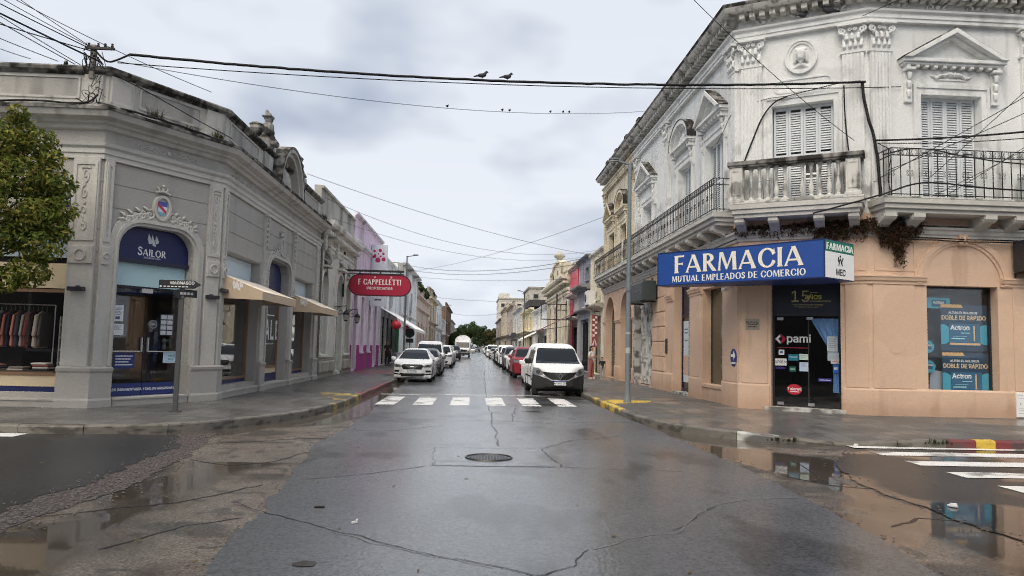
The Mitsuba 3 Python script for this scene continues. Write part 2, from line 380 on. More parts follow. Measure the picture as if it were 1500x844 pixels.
def concrete_c(p, n, uv):
    a = fbm2(p.x * 1.1, p.y * 1.1, 3.0, 3); g = noise2(p.x * 60, p.y * 60, 5.0); r = smoothstep(.50, .72, fbm2(p.x * 2.3 + 4, p.y * 2.3, 9.0, 3))
    d = smoothstep(.54, .70, fbm2(p.x * .8 + 14, p.y * 1.6, 19.0, 3))
    c = mix((.105, .090, .074), (.185, .160, .132), a)
    c = mix(c, (.105, .070, .060), r * .5); c = mix(c, (.045, .041, .037), d * .75)
    w = wet_line(p); f1, f2, vr = voronoi(p.x * 34, p.y * 34)
    c = c * (.80 + .45 * vr * smoothstep(.5, .2, f1)); sp = smoothstep(.62, .70, fbm2(p.x * 5 + 2, p.y * 5, 44.0, 3)); c = mix(c, (.05, .045, .04), sp * .7)
    return mix(c * (.62 + .7 * g), mi.Color3f(.060, .050, .041) * (.6 + .7 * a), w)
def concrete_r(p, n, uv): return mix(.46 - .22 * smoothstep(.45, .6, fbm2(p.x * 1.4, p.y * 1.4, 71.0, 2)), .02, wet_line(p))[0]
def concrete_b(p, n, uv): return fbm2(p.x * 22, p.y * 22, 4.0, 3) * (1 - wet_line(p))
pbr('wet_concrete', concrete_c, concrete_r, .5, bump=concrete_b, scale=.012, eps=4e-3)
def cross_r(p, n, uv): 
    n1 = fbm2(p.x * .6 + 3, p.y * .8, 12.0, 3)
    return mix(.36, .05, smoothstep(.50, .64, n1 - .2 + .22 * smoothstep(3., 5., p.x)))[0]
pbr('new_asphalt', new_asphalt_c, cross_r, .5)
def pave_c(p, n, uv):
    a = fbm2(p.x * .8, p.y * .8, 8.0, 3); g = noise2(p.x * 50, p.y * 50, 5.0)
    d = smoothstep(.52, .74, fbm2(p.x * 2.1, p.y * 2.1, 3.0, 3))
    u, v = p.x / .40, p.y / .40
    fu, fv = u - dr.floor(u), v - dr.floor(v)
    j = dr.maximum(smoothstep(.05, .0, dr.minimum(fu, 1 - fu)), smoothstep(.05, .0, dr.minimum(fv, 1 - fv)))
    t = mikit.cell_rand(dr.floor(u), dr.floor(v), 2)
    c = mix((.072, .070, .067), (.118, .114, .108), a) * (.74 + .25 * g + .30 * t)
    return mix(mix(c, (.065, .06, .055), d * .6), (.035, .033, .03), j * .75)
pbr('wet_paving', pave_c, lambda p, n, uv: .50 - .30 * smoothstep(.42, .68, fbm2(p.x * .7, p.y * .7, 30.0, 3)), .45)
def kerb_c(p, n, uv):
    a = fbm(p.x * 3, p.y * 3, p.z * 3); d = smoothstep(.45, .7, fbm(p.x * 5, p.y * 5, p.z * 9))
    return mix(mix((.10, .092, .08), (.19, .175, .15), a), (.04, .037, .032), d * .75)
pbr('kerb_granite', kerb_c, .5, .4, bump=lambda p, n, uv: fbm(p.x * 14, p.y * 14, p.z * 14), scale=.015)
def worn(c, base=(.075, .07, .065), sc=2.6, lo=.46, hi=.66, amt=.9):
    def f(p, n, uv):
        w = smoothstep(lo, hi, fbm(p.x * sc, p.y * sc, p.z * sc)); g = noise(p.x * 40, p.y * 40, p.z * 40)
        return mix(mi.Color3f(c) * (.8 + .25 * g), base, w * amt)
    return f
pbr('road_paint', worn((.66, .66, .64), lo=.50, hi=.72, amt=.75), .38, .45)
pbr('yellow_paint', worn((.58, .40, .06), lo=.44, hi=.62), .45, .4)
pbr('red_paint', worn((.20, .045, .05), lo=.42, hi=.62, amt=.8), .45, .4)
pbr('faded_yellow', worn((.46, .34, .08), (.08, .075, .068), lo=.34, hi=.54, amt=.95), .45, .4)
pbr('chipped_white', worn((.50, .50, .47), lo=.42, hi=.60), .5, .4)
def gravel_c(p, n, uv):
    f1, f2, r = voronoi(p.x * 26, p.y * 26)
    return mix(mix((.062, .050, .046), (.14, .118, .108), r), (.04, .03, .027), smoothstep(.30, .55, f1))
pbr('red_gravel', gravel_c, .45, .4, bump=lambda p, n, uv: 1 - dr.minimum(voronoi(p.x * 26, p.y * 26)[0], 1.), scale=.014, eps=4e-3)
scene['pane'] = {'type': 'thindielectric', 'int_ior': 1.52}
scene['water'] = two({'type': 'principled', 'base_color': rgb((.05, .05, .05)), 'roughness': .02, 'specular': .5})
scene['leaf'] = {'type': 'principledthin', 'base_color': VC, 'roughness': .5, 'spec_trans': 0., 'diff_trans': .7}
pbr('chrome', (.75, .75, .76), .12, .5, 1.0)
pbr('iron', (.022, .02, .02), .5, .4)
pbr('black_rubber', (.018, .018, .018), .6, .3)
pbr('cable_black', (.012, .012, .013), .6, .3)
pbr('cable_grey', (.06, .06, .065), .6, .3)

# ================================================================== the ground
def jag(pts, step=.12, amp=.05, seed=0):
    """a polyline with a ragged edge"""
    l = sg.LineString(pts); n = max(2, int(l.length / step)); q = [np.array(l.interpolate(t, normalized=True).coords[0]) for t in np.linspace(0, 1, n)]
    q = np.array(q); d = np.gradient(q, axis=0); d /= np.linalg.norm(d, axis=1, keepdims=True) + 1e-9
    a = meshkit.fbm(np.column_stack([q * 1.6, np.full(n, seed * 3.7)]), 4) - .5
    b = meshkit.noise(np.column_stack([q * 9, np.full(n, seed * 1.7)])) - .5
    return [tuple(x) for x in q + np.stack([d[:, 1], -d[:, 0]], 1) * (a * amp * 4 + b * amp)[:, None]]
def chaikin(p, k=3):
    p = np.array(p, float)
    for _ in range(k):
        p = np.vstack([p[:1], np.stack([.75 * p[:-1] + .25 * p[1:], .25 * p[:-1] + .75 * p[1:]], 1).reshape(-1, p.shape[1]), p[-1:]])
    return p
KL = chaikin([(-40, 13.0), (-7.6, 13.0), (-6.6, 13.08), (-5.4, 13.4), (-4.55, 14.4), (-3.75, 16.2), (-3.4, 18.4), (-3.3, 21), (-3.3, 360)])
KR = chaikin([(3.72, 360), (3.72, 18.8), (3.76, 16.9), (4.15, 15.2), (4.9, 14.05), (6.2, 13.42), (8.5, 13.2), (40, 13.1)])

put(struct('ground'), flat(sg.box(-2500, -2500, 2500, 2500), -.08), 'vc_matte', col=(.09, .085, .07))
EL = jag([(-1.7, -30), (-1.75, 4.5), (-2.0, 7.0), (-2.22, 9.3), (-2.5, 12.4), (-2.42, 15.5), (-2.5, 19), (-2.72, 25.7), (-2.95, 34), (-3.28, 42)], .13, .07, 1)
ER = jag([(3.5, -30), (3.6, 5.6), (3.85, 8), (3.93, 10.3), (3.84, 15.4), (3.66, 21.5), (3.70, 26)], .13, .05, 2)
main = sg.Polygon(EL + [(-3.3, 360), (3.72, 360)] + ER[::-1]).buffer(0)
road = struct('road')
put(road, flat(main, 0.0), 'wet_asphalt')
gut = struct('gutter')
put(gut, flat(sg.box(-7, -30, 9.5, 45), -.016), 'wet_concrete')
ll = jag([(-4.3, -30), (-4.45, 7.4), (-4.3, 9.6), (-4.62, 12.1), (-5.2, 13.3)], .12, .10, 3)
lg = jag([(-3.8, -30), (-3.95, 6.2), (-3.8, 8.2), (-3.95, 10.2), (-4.15, 12.0), (-4.6, 13.6)], .10, .12, 5)
rr = jag([(4.9, -30), (5.05, 6.7), (4.95, 7.6), (5.1, 9.7), (5.6, 11.2), (6.3, 12.4), (7.6, 13.1)], .12, .09, 4)
put(struct('gravel_strip'), flat(sg.Polygon(ll + lg[::-1]).buffer(0), -.010), 'red_gravel')
cross = struct('cross_street')
put(cross, flat(sg.Polygon([(-60, -30)] + ll + [(-5.2, 13.2), (-60, 13.2)]).buffer(0), -.005), 'new_asphalt')
put(struct('cross_street'), flat(sg.Polygon([(60, -30)] + rr + [(8, 13.2), (60, 13.2)]).buffer(0), -.005), 'new_asphalt')

# painted markings
def stripe(holder, name, x0, x1, y0, y1, z, skew=0., bs='road_paint', seed=0):
    e = []
    for a, b in (((x0, y0 + skew * x0), (x1, y0 + skew * x1)), ((x1, y0 + skew * x1), (x1, y1 + skew * x1)), ((x1, y1 + skew * x1), (x0, y1 + skew * x0)), ((x0, y1 + skew * x0), (x0, y0 + skew * x0))):
        e += jag([a, b], .08, .010, seed)[:-1]
    add(holder, name, flat(sg.Polygon(e).buffer(0), z), bs)
for i in range(6):
    x = -2.66 + 1.02 * i
    stripe(road, 'crosswalk_stripe', x, x + .54, 20.75, 23.95, .005, .10, seed=i)
stripe(road, 'stop_line', -3.0, 3.45, 25.0, 25.22, .005, .12, seed=9)
for i, y in enumerate((13.05, 12.15, 11.1, 10.06, 9.0)):
    stripe(cross, 'crosswalk_stripe', 6.85, 10.3 + .2 * (i % 2), y, y + .46, .001, 0, seed=20 + i)
for i, y in enumerate((13.0 - .12, 11.9, 10.8)):
    stripe(cross, 'crosswalk_stripe', -12, -7.45 - .1 * i, y - .3, y + .18, .001, 0, seed=30 + i)

# manhole with its patch of concrete
add(road, 'manhole_patch', flat(sg.Polygon(jag([(-.55, 10.35), (-.62, 12.1), (1.12, 12.2), (1.24, 10.4)], .1, .03, 7)).buffer(0), .004), 'wet_asphalt')
mh = thing('manhole_cover', 'round cast iron manhole cover in the middle of the wet road', 'manhole cover')
M0 = (.27, 11.15)
put(part(mh, 'rim'), [tube([(M0[0] + .34 * math.cos(a), M0[1] + .34 * math.sin(a), .004) for a in np.linspace(0, 2 * PI, 33)[:-1]], .018, 6, True)], 'vc_metal', 30, (.05, .048, .045))
studs = [lathe([(.30, 0), (.30, .006), (0, .006)], 28, (M0[0], M0[1], 0))]
for i in range(-6, 7):
    for j in range(-6, 7):
        x, y = i * .045, j * .045
        if x * x + y * y < .077: studs.append(box(M0[0] + x - .013, M0[0] + x + .013, M0[1] + y - .013, M0[1] + y + .013, .004, .016))
put(part(mh, 'plate'), studs, 'vc_metal', col=(.10, .097, .092))
# cracks
def crack(pts, w=.022, seed=0, col=(.008, .008, .008), z=.0045, on=None):
    q = np.array(jag(pts, .05, .05, seed)); n = len(q); d = np.gradient(q, axis=0); d /= np.linalg.norm(d, axis=1, keepdims=True) + 1e-9
    ww = w * (.10 + 1.0 * meshkit.noise(np.column_stack([q * 4, np.full(n, seed + .5)])))
    ww[0] = ww[-1] = .002
    o = np.stack([d[:, 1], -d[:, 0]], 1) * ww[:, None] / 2
    v = np.column_stack([np.vstack([q + o, q - o]), np.full(2 * n, z)])
    f = [[i, n + i, i + 1] for i in range(n - 1)] + [[i + 1, n + i, n + i + 1] for i in range(n - 1)]
    add(on or road, 'crack', trimesh.Trimesh(v, np.array(f), process=False), 'vc_satin', col=col)
DKC, LTC = (.010, .010, .010), (.13, .13, .125)
crack([(-2.43, 7.87), (-1.85, 7.35), (-1.25, 6.79), (-.8, 6.4), (-.36, 6.06), (.1, 5.8), (.5, 5.5), (.8, 5.75), (1.0, 6.2)], .021, 1)
crack([(-1.2, 6.70), (-.8, 6.33), (-.3, 5.98), (.2, 5.66)], .020, 12, LTC, .0048)
crack([(1.0, 6.2), (1.4, 6.55), (1.89, 6.81), (2.25, 7.4), (2.54, 7.85), (3.1, 8.3), (3.85, 8.46)], .022, 2, LTC)
crack([(1.9, 6.85), (2.3, 7.5), (2.62, 7.95)], .014, 22)
crack([(-.62, 12.12), (.3, 12.15), (1.14, 12.2), (1.22, 11.2), (1.26, 10.36)], .03, 3)
crack([(-.6, 12.1), (-.55, 11.2), (-.56, 10.36), (.3, 10.33), (1.24, 10.38)], .022, 33)
crack([(1.2, 10.4), (1.9, 10.3), (2.9, 10.2)], .02, 4)
crack([(1.12, 12.2), (1.7, 13.2), (2.6, 14.0), (3.6, 14.6)], .024, 5)
crack([(-.62, 10.35), (-1.3, 9.6), (-2.0, 9.2)], .026, 6)
crack([(-2.4, 17.2), (-1.2, 16.6), (.2, 16.7), (1.6, 16.4), (3.7, 16.9)], .03, 7)
crack([(-2.4, 14.2), (-1.4, 14.5), (-.5, 15.6)], .022, 8)
crack([(.9, 16.6), (1.0, 18.2), (1.15, 20.2)], .026, 9)
crack([(-1.9, 5.4), (-1.2, 5.1), (-.4, 4.9)], .016, 10, LTC)
crack([(.45, 12.4), (.5, 30), (.9, 60), (1.0, 100)], .03, 14, (.05, .05, .05))
for i, q in enumerate(([(-4.4, 7.0), (-3.7, 7.35), (-3.0, 7.9), (-2.4, 8.9)], [(-3.9, 10.6), (-3.2, 10.2), (-2.7, 10.6), (-2.4, 11.6)], [(-2.9, 6.1), (-2.5, 6.9), (-2.1, 7.2)], [(-4.0, 12.4), (-3.2, 12.9), (-2.5, 13.2)], [(4.3, 10.0), (4.6, 9.4), (5.1, 9.2), (5.4, 9.6)], [(5.0, 11.5), (4.9, 10.6), (4.6, 9.5)], [(4.1, 7.2), (4.6, 7.6), (5.2, 7.4)])): crack(q, .05, 40 + i, (.02, .017, .015), -.013, gut)
def pool(cx, cy, rx, ry, seed, z=.0055):
    a = np.linspace(0, 2 * PI, 48)[:-1]; r = .55 + .9 * meshkit.fbm(np.column_stack([np.cos(a) * 1.2, np.sin(a) * 1.2, np.full(47, seed * 2.3)]), 4)
    put(struct('puddle'), flat(sg.Polygon(np.column_stack([cx + rx * r * np.cos(a), cy + ry * r * np.sin(a)])).buffer(0), z), 'water')
for q in [(-1.22, 5.72, .09, .07, 1), (-.25, 10.75, .22, .06, 2), (.95, 11.95, .20, .06, 3), (2.2, 21.6, .5, .22, 5), (1.55, 19.2, .3, .14, 8), (3.3, 24.3, .55, .3, 15)]: pool(*q)
# litter
def chip(x, y, l, a, c, h=.006, z=.002):
    m = rbox(-l / 2, l / 2, -l * .22, l * .22, 0, h, .003, 6); return spin(m, a, (x, y, z))
solo('twig', 'short dark twig lying on the wet asphalt, left of the middle', 'twig', chip(-1.5, 7.65, .10, .1, 0, .012), 'vc_matte', col=(.02, .016, .012))
for x, y, l, a, lab in [(8.1, 7.35, .09, .4, 'crumpled white litter on the brown wet gutter, right of the road'), (7.0, 13.35, .12, 1.2, 'scrap of white litter against the lowered kerb near the crossing'), (-1.05, 7.0, .05, .7, 'tiny pale scrap lying on the asphalt near the long crack'), (5.35, 8.1, .10, 2.0, 'pale scrap at the edge of the dark wet patch on the right')]:
    solo('litter', lab, 'litter', [chip(x, y, l, a, 0, .02), chip(x + .02, y + .015, l * .7, a + 1, 0, .035)], 'vc_matte', col=(.55, .55, .55))
leaf_spots = [(R.uniform(-6.5, -2.6), R.uniform(6, 13)) for _ in range(26)] + [(R.uniform(4, 7.5), R.uniform(6.5, 13)) for _ in range(26)] + [(R.uniform(-2.4, 3.6), R.uniform(5, 16)) for _ in range(18)]
put(struct('fallen_leaves'), [chip(x, y, R.uniform(.03, .06), R.uniform(0, 6), 0, .004, .006) for x, y in leaf_spots], 'vc_matte', col=(.11, .075, .03))
labels['fallen_leaves'] = {'kind': 'stuff', 'label': 'small brown leaves and bits scattered on the wet road', 'category': 'leaves'}

gr = random.Random(3); stones = []
def grit(line, n, w, smin, smax):
    l = sg.LineString(line)
    for _ in range(n):
        q = np.array(l.interpolate(gr.random(), normalized=True).coords[0]) + [gr.gauss(0, w), gr.gauss(0, w)]
        if q[1] > 4.5: s = gr.uniform(smin, smax); m = trimesh.creation.icosahedron(); m.apply_scale([s, s * gr.uniform(.6, 1), s * .5]); m.apply_translation((q[0], q[1], s * .25 - .006)); stones.append(m)
near = lambda L: [q for q in L if 4.5 < q[1] < 20]
grit(near(EL), 420, .08, .006, .016); grit(near(ER), 320, .08, .006, .016); grit(near(ll), 200, .10, .006, .017); grit(near(lg), 330, .20, .006, .018); grit(near(rr), 200, .10, .007, .018)
put(struct('grit'), stones, 'vc_satin', col=(.095, .084, .076)); labels['grit'] = {'kind': 'stuff', 'label': 'loose grit and small stones along the broken asphalt edges', 'category': 'grit'}
# ------------------------------------------------------------------ pavements and kerbs
def zp(x, y):
    r = np.exp(-((np.asarray(x) - 6.7) / 1.05) ** 2) * np.clip((15.1 - np.asarray(y)) / 1.7, 0, 1)
    return .15 - .115 * r
pl_ = struct('pavement'); pr_ = struct('pavement')
kin = lambda K, w: sg.LineString(K).offset_curve(w)
PL = [(-15., 16.3), (-8.17, 16.3), (-6.5, 19.0), (-6.5, 30.9)]
PR = [(7.25, 41.2), (7.25, 19.95), (10.05, 18.3), (20., 18.3)]
li = list(kin(KL, .15).coords); ri = list(kin(KR, .15).coords)
put(pl_, flat(sg.Polygon(li + [(-6.9, 360), (-6.9, 19.1), (-8.5, 16.6), (-40, 16.6)]).buffer(0), .149), 'wet_paving')
rp = sg.Polygon(ri + [(40, 18.6), (10.2, 18.6), (7.65, 20.1), (7.65, 360)]).buffer(0)
put(pr_, [sheet(rp.intersection(sg.box(3, 12.8, 10, 15.6)), lambda x, y: zp(x, y) - .001, .3), flat(rp.difference(sg.box(3, 12.8, 10, 15.6)), .149)], 'wet_paving', True)
def kerbs(holder, K, s0, s1, paint, step=1.15):
    line = sg.LineString(K); s = s0; i = 0
    while s < s1:
        l = step * R.uniform(.8, 1.25); e = min(s + l, s1)
        ss = np.linspace(s + .006, e - .006, max(2, int((e - s) / .35)))
        p = [line.interpolate(t).coords[0] for t in ss]
        mid = line.interpolate((s + e) / 2).coords[0]
        h = R.uniform(-.008, .006); zt = float(zp(*mid)) + h
        if abs(mid[0] - 6.7) < 2.3 and mid[1] < 15: zt = float(zp(*mid)) + .004
        o = R.uniform(-.006, .008)
        pr = [(o, -.06), (o, zt - .035), (o - .012, zt - .012), (o - .04, zt), (-.155, zt), (-.155, -.06)]
        m = sweep(pr, p)
        v = np.asarray(m.vertices); zz = v[:, 2] > 0
        v[zz, 2] += zp(v[zz, 0], v[zz, 1]) - float(zp(*mid)); m.vertices = v
        add(holder, 'kerb_stone', m, paint(mid, i))
        s = e; i += 1
def paintL(m, i):
    x, y = m
    if 18.6 < y < 22.6: return 'faded_yellow'
    if 22.6 < y < 31.5: return 'red_paint'
    if 66 < y < 90: return 'yellow_paint'
    return 'kerb_granite'
def paintR(m, i):
    x, y = m
    if 19.0 < y < 22.8: return 'yellow_paint'
    if y < 15 and 4.75 < x < 5.45: return 'chipped_white'
    if y < 14.4 and 6.2 < x < 7.4: return 'faded_yellow' if i % 2 else 'kerb_granite'
    if y < 14 and x > 8.7: return 'red_paint'
    return 'kerb_granite'
lL, lR = sg.LineString(KL), sg.LineString(KR)
a0 = lL.project(sg.Point(-14, 13)); kerbs(pl_, KL, a0, a0 + 80, paintL)
add(pl_, 'far_kerb', sweep([(0, -.05), (0, .13), (-.03, .15), (-.155, .15), (-.155, -.05)], [lL.interpolate(a0 + 80).coords[0], (-3.3, 360)]), 'kerb_granite')
b1 = lR.project(sg.Point(14, 13.15)); b0 = b1 - 75; kerbs(pr_, KR, b0, b1, paintR, .95)
add(pr_, 'far_kerb', sweep([(0, -.05), (0, .13), (-.03, .15), (-.155, .15), (-.155, -.05)], [(3.72, 360), lR.interpolate(b0).coords[0]]), 'kerb_granite')
xb = np.array([q for q in KR if q[1] < 13.6]); add(pr_, 'yellow_band', sweep([(.012, -.06), (.012, .118), (-.010, .142), (-.04, .155), (-.158, .155), (-.158, -.06)], [(x, float(np.interp(x, xb[:, 0], xb[:, 1]))) for x in (9.22, 9.40, 9.58)]), 'yellow_paint')
add(pr_, 'yellow_patch', flat(sg.Polygon(jag([(3.92, 20.55), (3.92, 22.1), (5.3, 21.9), (5.1, 21.2), (3.92, 20.5)], .1, .05, 3)).buffer(0), .154), 'yellow_paint')
add(pl_, 'yellow_patch', flat(sg.Polygon(jag([(-3.5, 19.4), (-3.5, 22.4), (-4.6, 22.8), (-4.3, 21.4), (-3.5, 19.4)], .1, .06, 4)).buffer(0), .154), 'faded_yellow')
add(pl_, 'tile_band', flat(sg.box(-6.35, 37.5, -3.5, 43), .154), 'vc_satin', col=(.15, .062, .06))
# weeds in the broken kerb on the right
def tuft(x, y, z, n, h, rnd, col=(.05, .075, .02), lean=.5, w=.012):
    v, f, c = [], [], []
    for _ in range(n):
        a = rnd.uniform(0, 2 * PI); L = h * rnd.uniform(.5, 1.1); k = rnd.uniform(.1, 1) * lean
        b = np.array([x + rnd.uniform(-.3, .3) * h * .6, y + rnd.uniform(-.3, .3) * h * .6, z]); d = np.array([math.cos(a), math.sin(a), 0]); t = np.array([-d[1], d[0], 0]) * w
        o = len(v); v += [b - t, b + t, b + d * L * k * .4 + [0, 0, L * .6] - t * .8, b + d * L * k * .4 + [0, 0, L * .6] + t * .8, b + d * L * k + [0, 0, L * (1 - .35 * k)]]
        f += [[o, o + 1, o + 3], [o, o + 3, o + 2], [o + 2, o + 3, o + 4]]
        cc = np.array(col) * rnd.uniform(.6, 1.5); c += [cc] * 5
    return trimesh.Trimesh(np.array(v), np.array(f), process=False), np.array(c)
def weeds(label, spots, col=(.05, .075, .02), name='weed', **kw):
    ms, cs = zip(*[tuft(x, y, z, n, h, R, col, **kw) for x, y, z, n, h in spots])
    k = solo(name, label, 'weed', cat(ms), 'leaf', col=np.vstack(cs)); labels[k]['kind'] = 'stuff'
weeds('low weeds in the broken kerb beside the red painted kerb', [(8.25 + .055 * i + .03 * (i % 3), 13.22 + .05 * (i % 2), .07, 9, .05 + .035 * (i * 5 % 4)) for i in range(9)], (.045, .06, .025), lean=1.1, w=.008)
weeds('weeds and mud in the kerb joint by the chipped white stone', [(5.5 + .06 * i + .02 * (i % 3), 13.66 - .02 * i, .03, 8, .035 + .03 * (i * 5 % 4)) for i in range(8)], (.045, .055, .025), lean=1.1, w=.008)

# ================================================================== left corner: grey shop building
def quad(fr, s0, s1, z0, z1, o):
    return fr(trimesh.Trimesh(np.array([[s0, o, z0], [s1, o, z0], [s1, o, z1], [s0, o, z1]], float), np.array([[0, 1, 2], [0, 2, 3]]), process=False))
def polyquad(fr, poly, o):
    v, f = tri2(poly); return fr(trimesh.Trimesh(np.column_stack([v[:, 0], np.full(len(v), o), v[:, 1]]), f, process=False))
def bbox2(s0, s1, o0, o1, z0, z1, c=.008):
    """box with small chamfers on its front edges, local"""
    v = np.array([[s0, o0, z0], [s1, o0, z0], [s1, o0, z1], [s0, o0, z1], [s0, o1 - c, z0], [s1, o1 - c, z0], [s1, o1 - c, z1], [s0, o1 - c, z1],
                  [s0 + c, o1, z0 + c], [s1 - c, o1, z0 + c], [s1 - c, o1, z1 - c], [s0 + c, o1, z1 - c]], float)
    q = [[3, 2, 1, 0], [0, 1, 5, 4], [1, 2, 6, 5], [2, 3, 7, 6], [3, 0, 4, 7], [4, 5, 9, 8], [5, 6, 10, 9], [6, 7, 11, 10], [7, 4, 8, 11], [8, 9, 10, 11]]
    f = np.array([t for a in q for t in ([a[0], a[1], a[2]], [a[0], a[2], a[3]])])[:, ::-1]
    return trimesh.Trimesh(v, f, process=False)
def frame(outer, inner, t0, t1): return slab(outer.difference(inner), t0, t1)
def scroll(c, w, h, r=.014, flip=1, o=.01):
    """an S of two volutes, relief ornament in local coordinates"""
    a = spiral((c[0] - flip * 0, c[1] + h * .27), h * .22, 1.15, -PI / 2, flip); b = spiral((c[0], c[1] - h * .27), h * .22, 1.15, PI / 2, flip)
    s = np.vstack([a[::-1], b]); s[:, 0] = c[0] + (s[:, 0] - c[0]) * w / (h * .44); s[:, 1] = o
    return tube(s, r, 5)
def leafblob(c, L, w, ang, up=.05):
    """a carved acanthus leaf: a bulging lobe from c in direction ang"""
    d = np.array([math.cos(ang), math.sin(ang)])
    ms = [ball((c[0] + d[0] * L * t, up * math.sin(PI * t) + .015, c[1] + d[1] * L * t), max(.008, w * k), 6, (1, .7, 1)) for t, k in ((0, .6), (.35, 1), (.7, .75), (1, .35))]
    return mf(m3.Manifold.compose([hull(ms[i:i + 2]) for i in range(3)]))

lb = thing('corner_shop_building', 'low grey corner shop building with pale mouldings and an arched doorway across its cut corner', 'building')
F1, F2, F3 = Fr((-8.17, 16.3), (1, 0)), Fr((-8.17, 16.3), (1.67, 2.7)), Fr((-6.5, 19.0), (0, 1))
L2 = 3.1747; L3 = 11.9
O1 = rc(-5.4, -.62, .45, 3.97)
O2 = squarch(.46, 2.42, .30, 4.2, .55)
W1, D2, W3 = rc(.40, 3.58, .45, 3.97), squarch(4.32, 7.05, .30, 4.25, .55), rc(7.80, 10.85, .45, 3.97)
walls = [(F1, rc(-6.8, 0, .05, 6.5).difference(O1)), (F2, rc(0, L2, .05, 6.5).difference(O2)), (F3, rc(0, L3, .05, 6.5).difference(unary_union([W1, D2, W3])))]
lwall = part(lb, 'wall')
put(lwall, [fr.slab(g, -.36, -.02) for fr, g in walls], 'grey_stucco')
zs = [.98, 1.48, 1.98, 2.48, 2.98, 3.48, 3.98, 4.50, 5.02, 5.5]
for fr, g in walls:
    for a, b in zip(zs[:-1], zs[1:]):
        for q in geoms(g.intersection(sg.box(-20, a + .007, 40, b - .007)).buffer(-.002)):
            if q.bounds[2] - q.bounds[0] > .12: add(lwall, 'course', fr.slab(q, -.03, 0), 'grey_stucco')
# plinth and ledge
for fr, spans in ((F1, [(-6.8, -.66)]), (F2, [(.50, 2.40)]), (F3, [(.36, 3.64), (4.26, 7.2), (7.64, 11.0)])):
    for a, b in spans:
        add(lb, 'ledge', fr.box(a, b, -.34, .10, .285, .325), 'pale_stucco'); add(lb, 'plinth', fr.box(a, b, -.02, .075, .05, .283), 'grey_stucco')
# pilaster bases
base_prof = [(-.02, .05), (.13, .05), (.13, .30), (.10, .34), (.10, .88), (.13, .92), (.14, .98), (.06, 1.02), (-.02, 1.02)]
add(lb, 'pilaster_base', sweep(base_prof, [F1.pt(-.64, 0, 0)[:2], (-8.17, 16.3), F2.pt(.45, 0, 0)[:2]]), 'grey_stucco')
add(lb, 'pilaster_base', sweep(base_prof, [F2.pt(2.43, 0, 0)[:2], (-6.5, 19.0), F3.pt(.36, 0, 0)[:2]]), 'grey_stucco')
for a, b in ((3.66, 4.24), (7.22, 7.62), (10.98, 11.9)): add(lb, 'pilaster_base', sweep(base_prof, [F3.pt(a, 0, 0)[:2], F3.pt(b, 0, 0)[:2]]), 'grey_stucco')
# pilasters
def pilaster(fr, a, b, orn=True, top=5.56):
    ms = [bbox2(a, b, -.02, .06, 1.02, top), frame(rc(a + .03, b - .03, 3.72, top - .1), rrect(a + .09, b - .09, 3.80, top - .18, .02), .06, .085),
          bbox2(a + .02, b - .02, .06, .10, 3.22, 3.60), slab(circ(((a + b) / 2, 3.41), min(.13, (b - a) * .3)).difference(circ(((a + b) / 2, 3.41), min(.10, (b - a) * .24))), .10, .125)]
    c = (a + b) / 2
    if orn: ms += [scroll((c, 4.95), (b - a) * .30, .72, .013, 1, .068), scroll((c, 4.2), (b - a) * .30, .60, .013, -1, .068), slab(circ((c, 4.55), .035), .06, .085), slab(rc(c - .1, c + .1, 5.30, 5.33), .06, .085)]
    k = add(lb, 'pilaster', fr(ms), 'pale_stucco', 30)
    z = 1.30
    return k
pilaster(F1, -.60, -.04); pilaster(F2, .03, .24, False); pilaster(F2, 2.74, 3.14); pilaster(F3, .03, .32, True)
for a, b in ((3.70, 4.05), (7.26, 7.6), (11.2, 11.62)): pilaster(F3, a, b, False)
# door surround
out2 = squarch(.22, 2.66, 1.02, 4.46, .72)
add(lb, 'door_surround', F2([frame(out2, squarch(.34, 2.54, .9, 4.34, .64), -.02, .05), frame(squarch(.34, 2.54, 1.02, 4.34, .64), squarch(.40, 2.48, .9, 4.27, .6), -.02, .09), frame(squarch(.40, 2.48, 1.02, 4.27, .6), squarch(.46, 2.42, .9, 4.2, .55), -.30, .04)]), 'pale_stucco', 35)
out3 = squarch(4.06, 7.32, 1.02, 4.52, .75)
add(lb, 'door_surround', F3([frame(out3, squarch(4.18, 7.2, .9, 4.4, .66), -.02, .05), frame(squarch(4.18, 7.2, 1.02, 4.4, .66), squarch(4.26, 7.11, .9, 4.32, .6), -.02, .09)]), 'pale_stucco', 35)
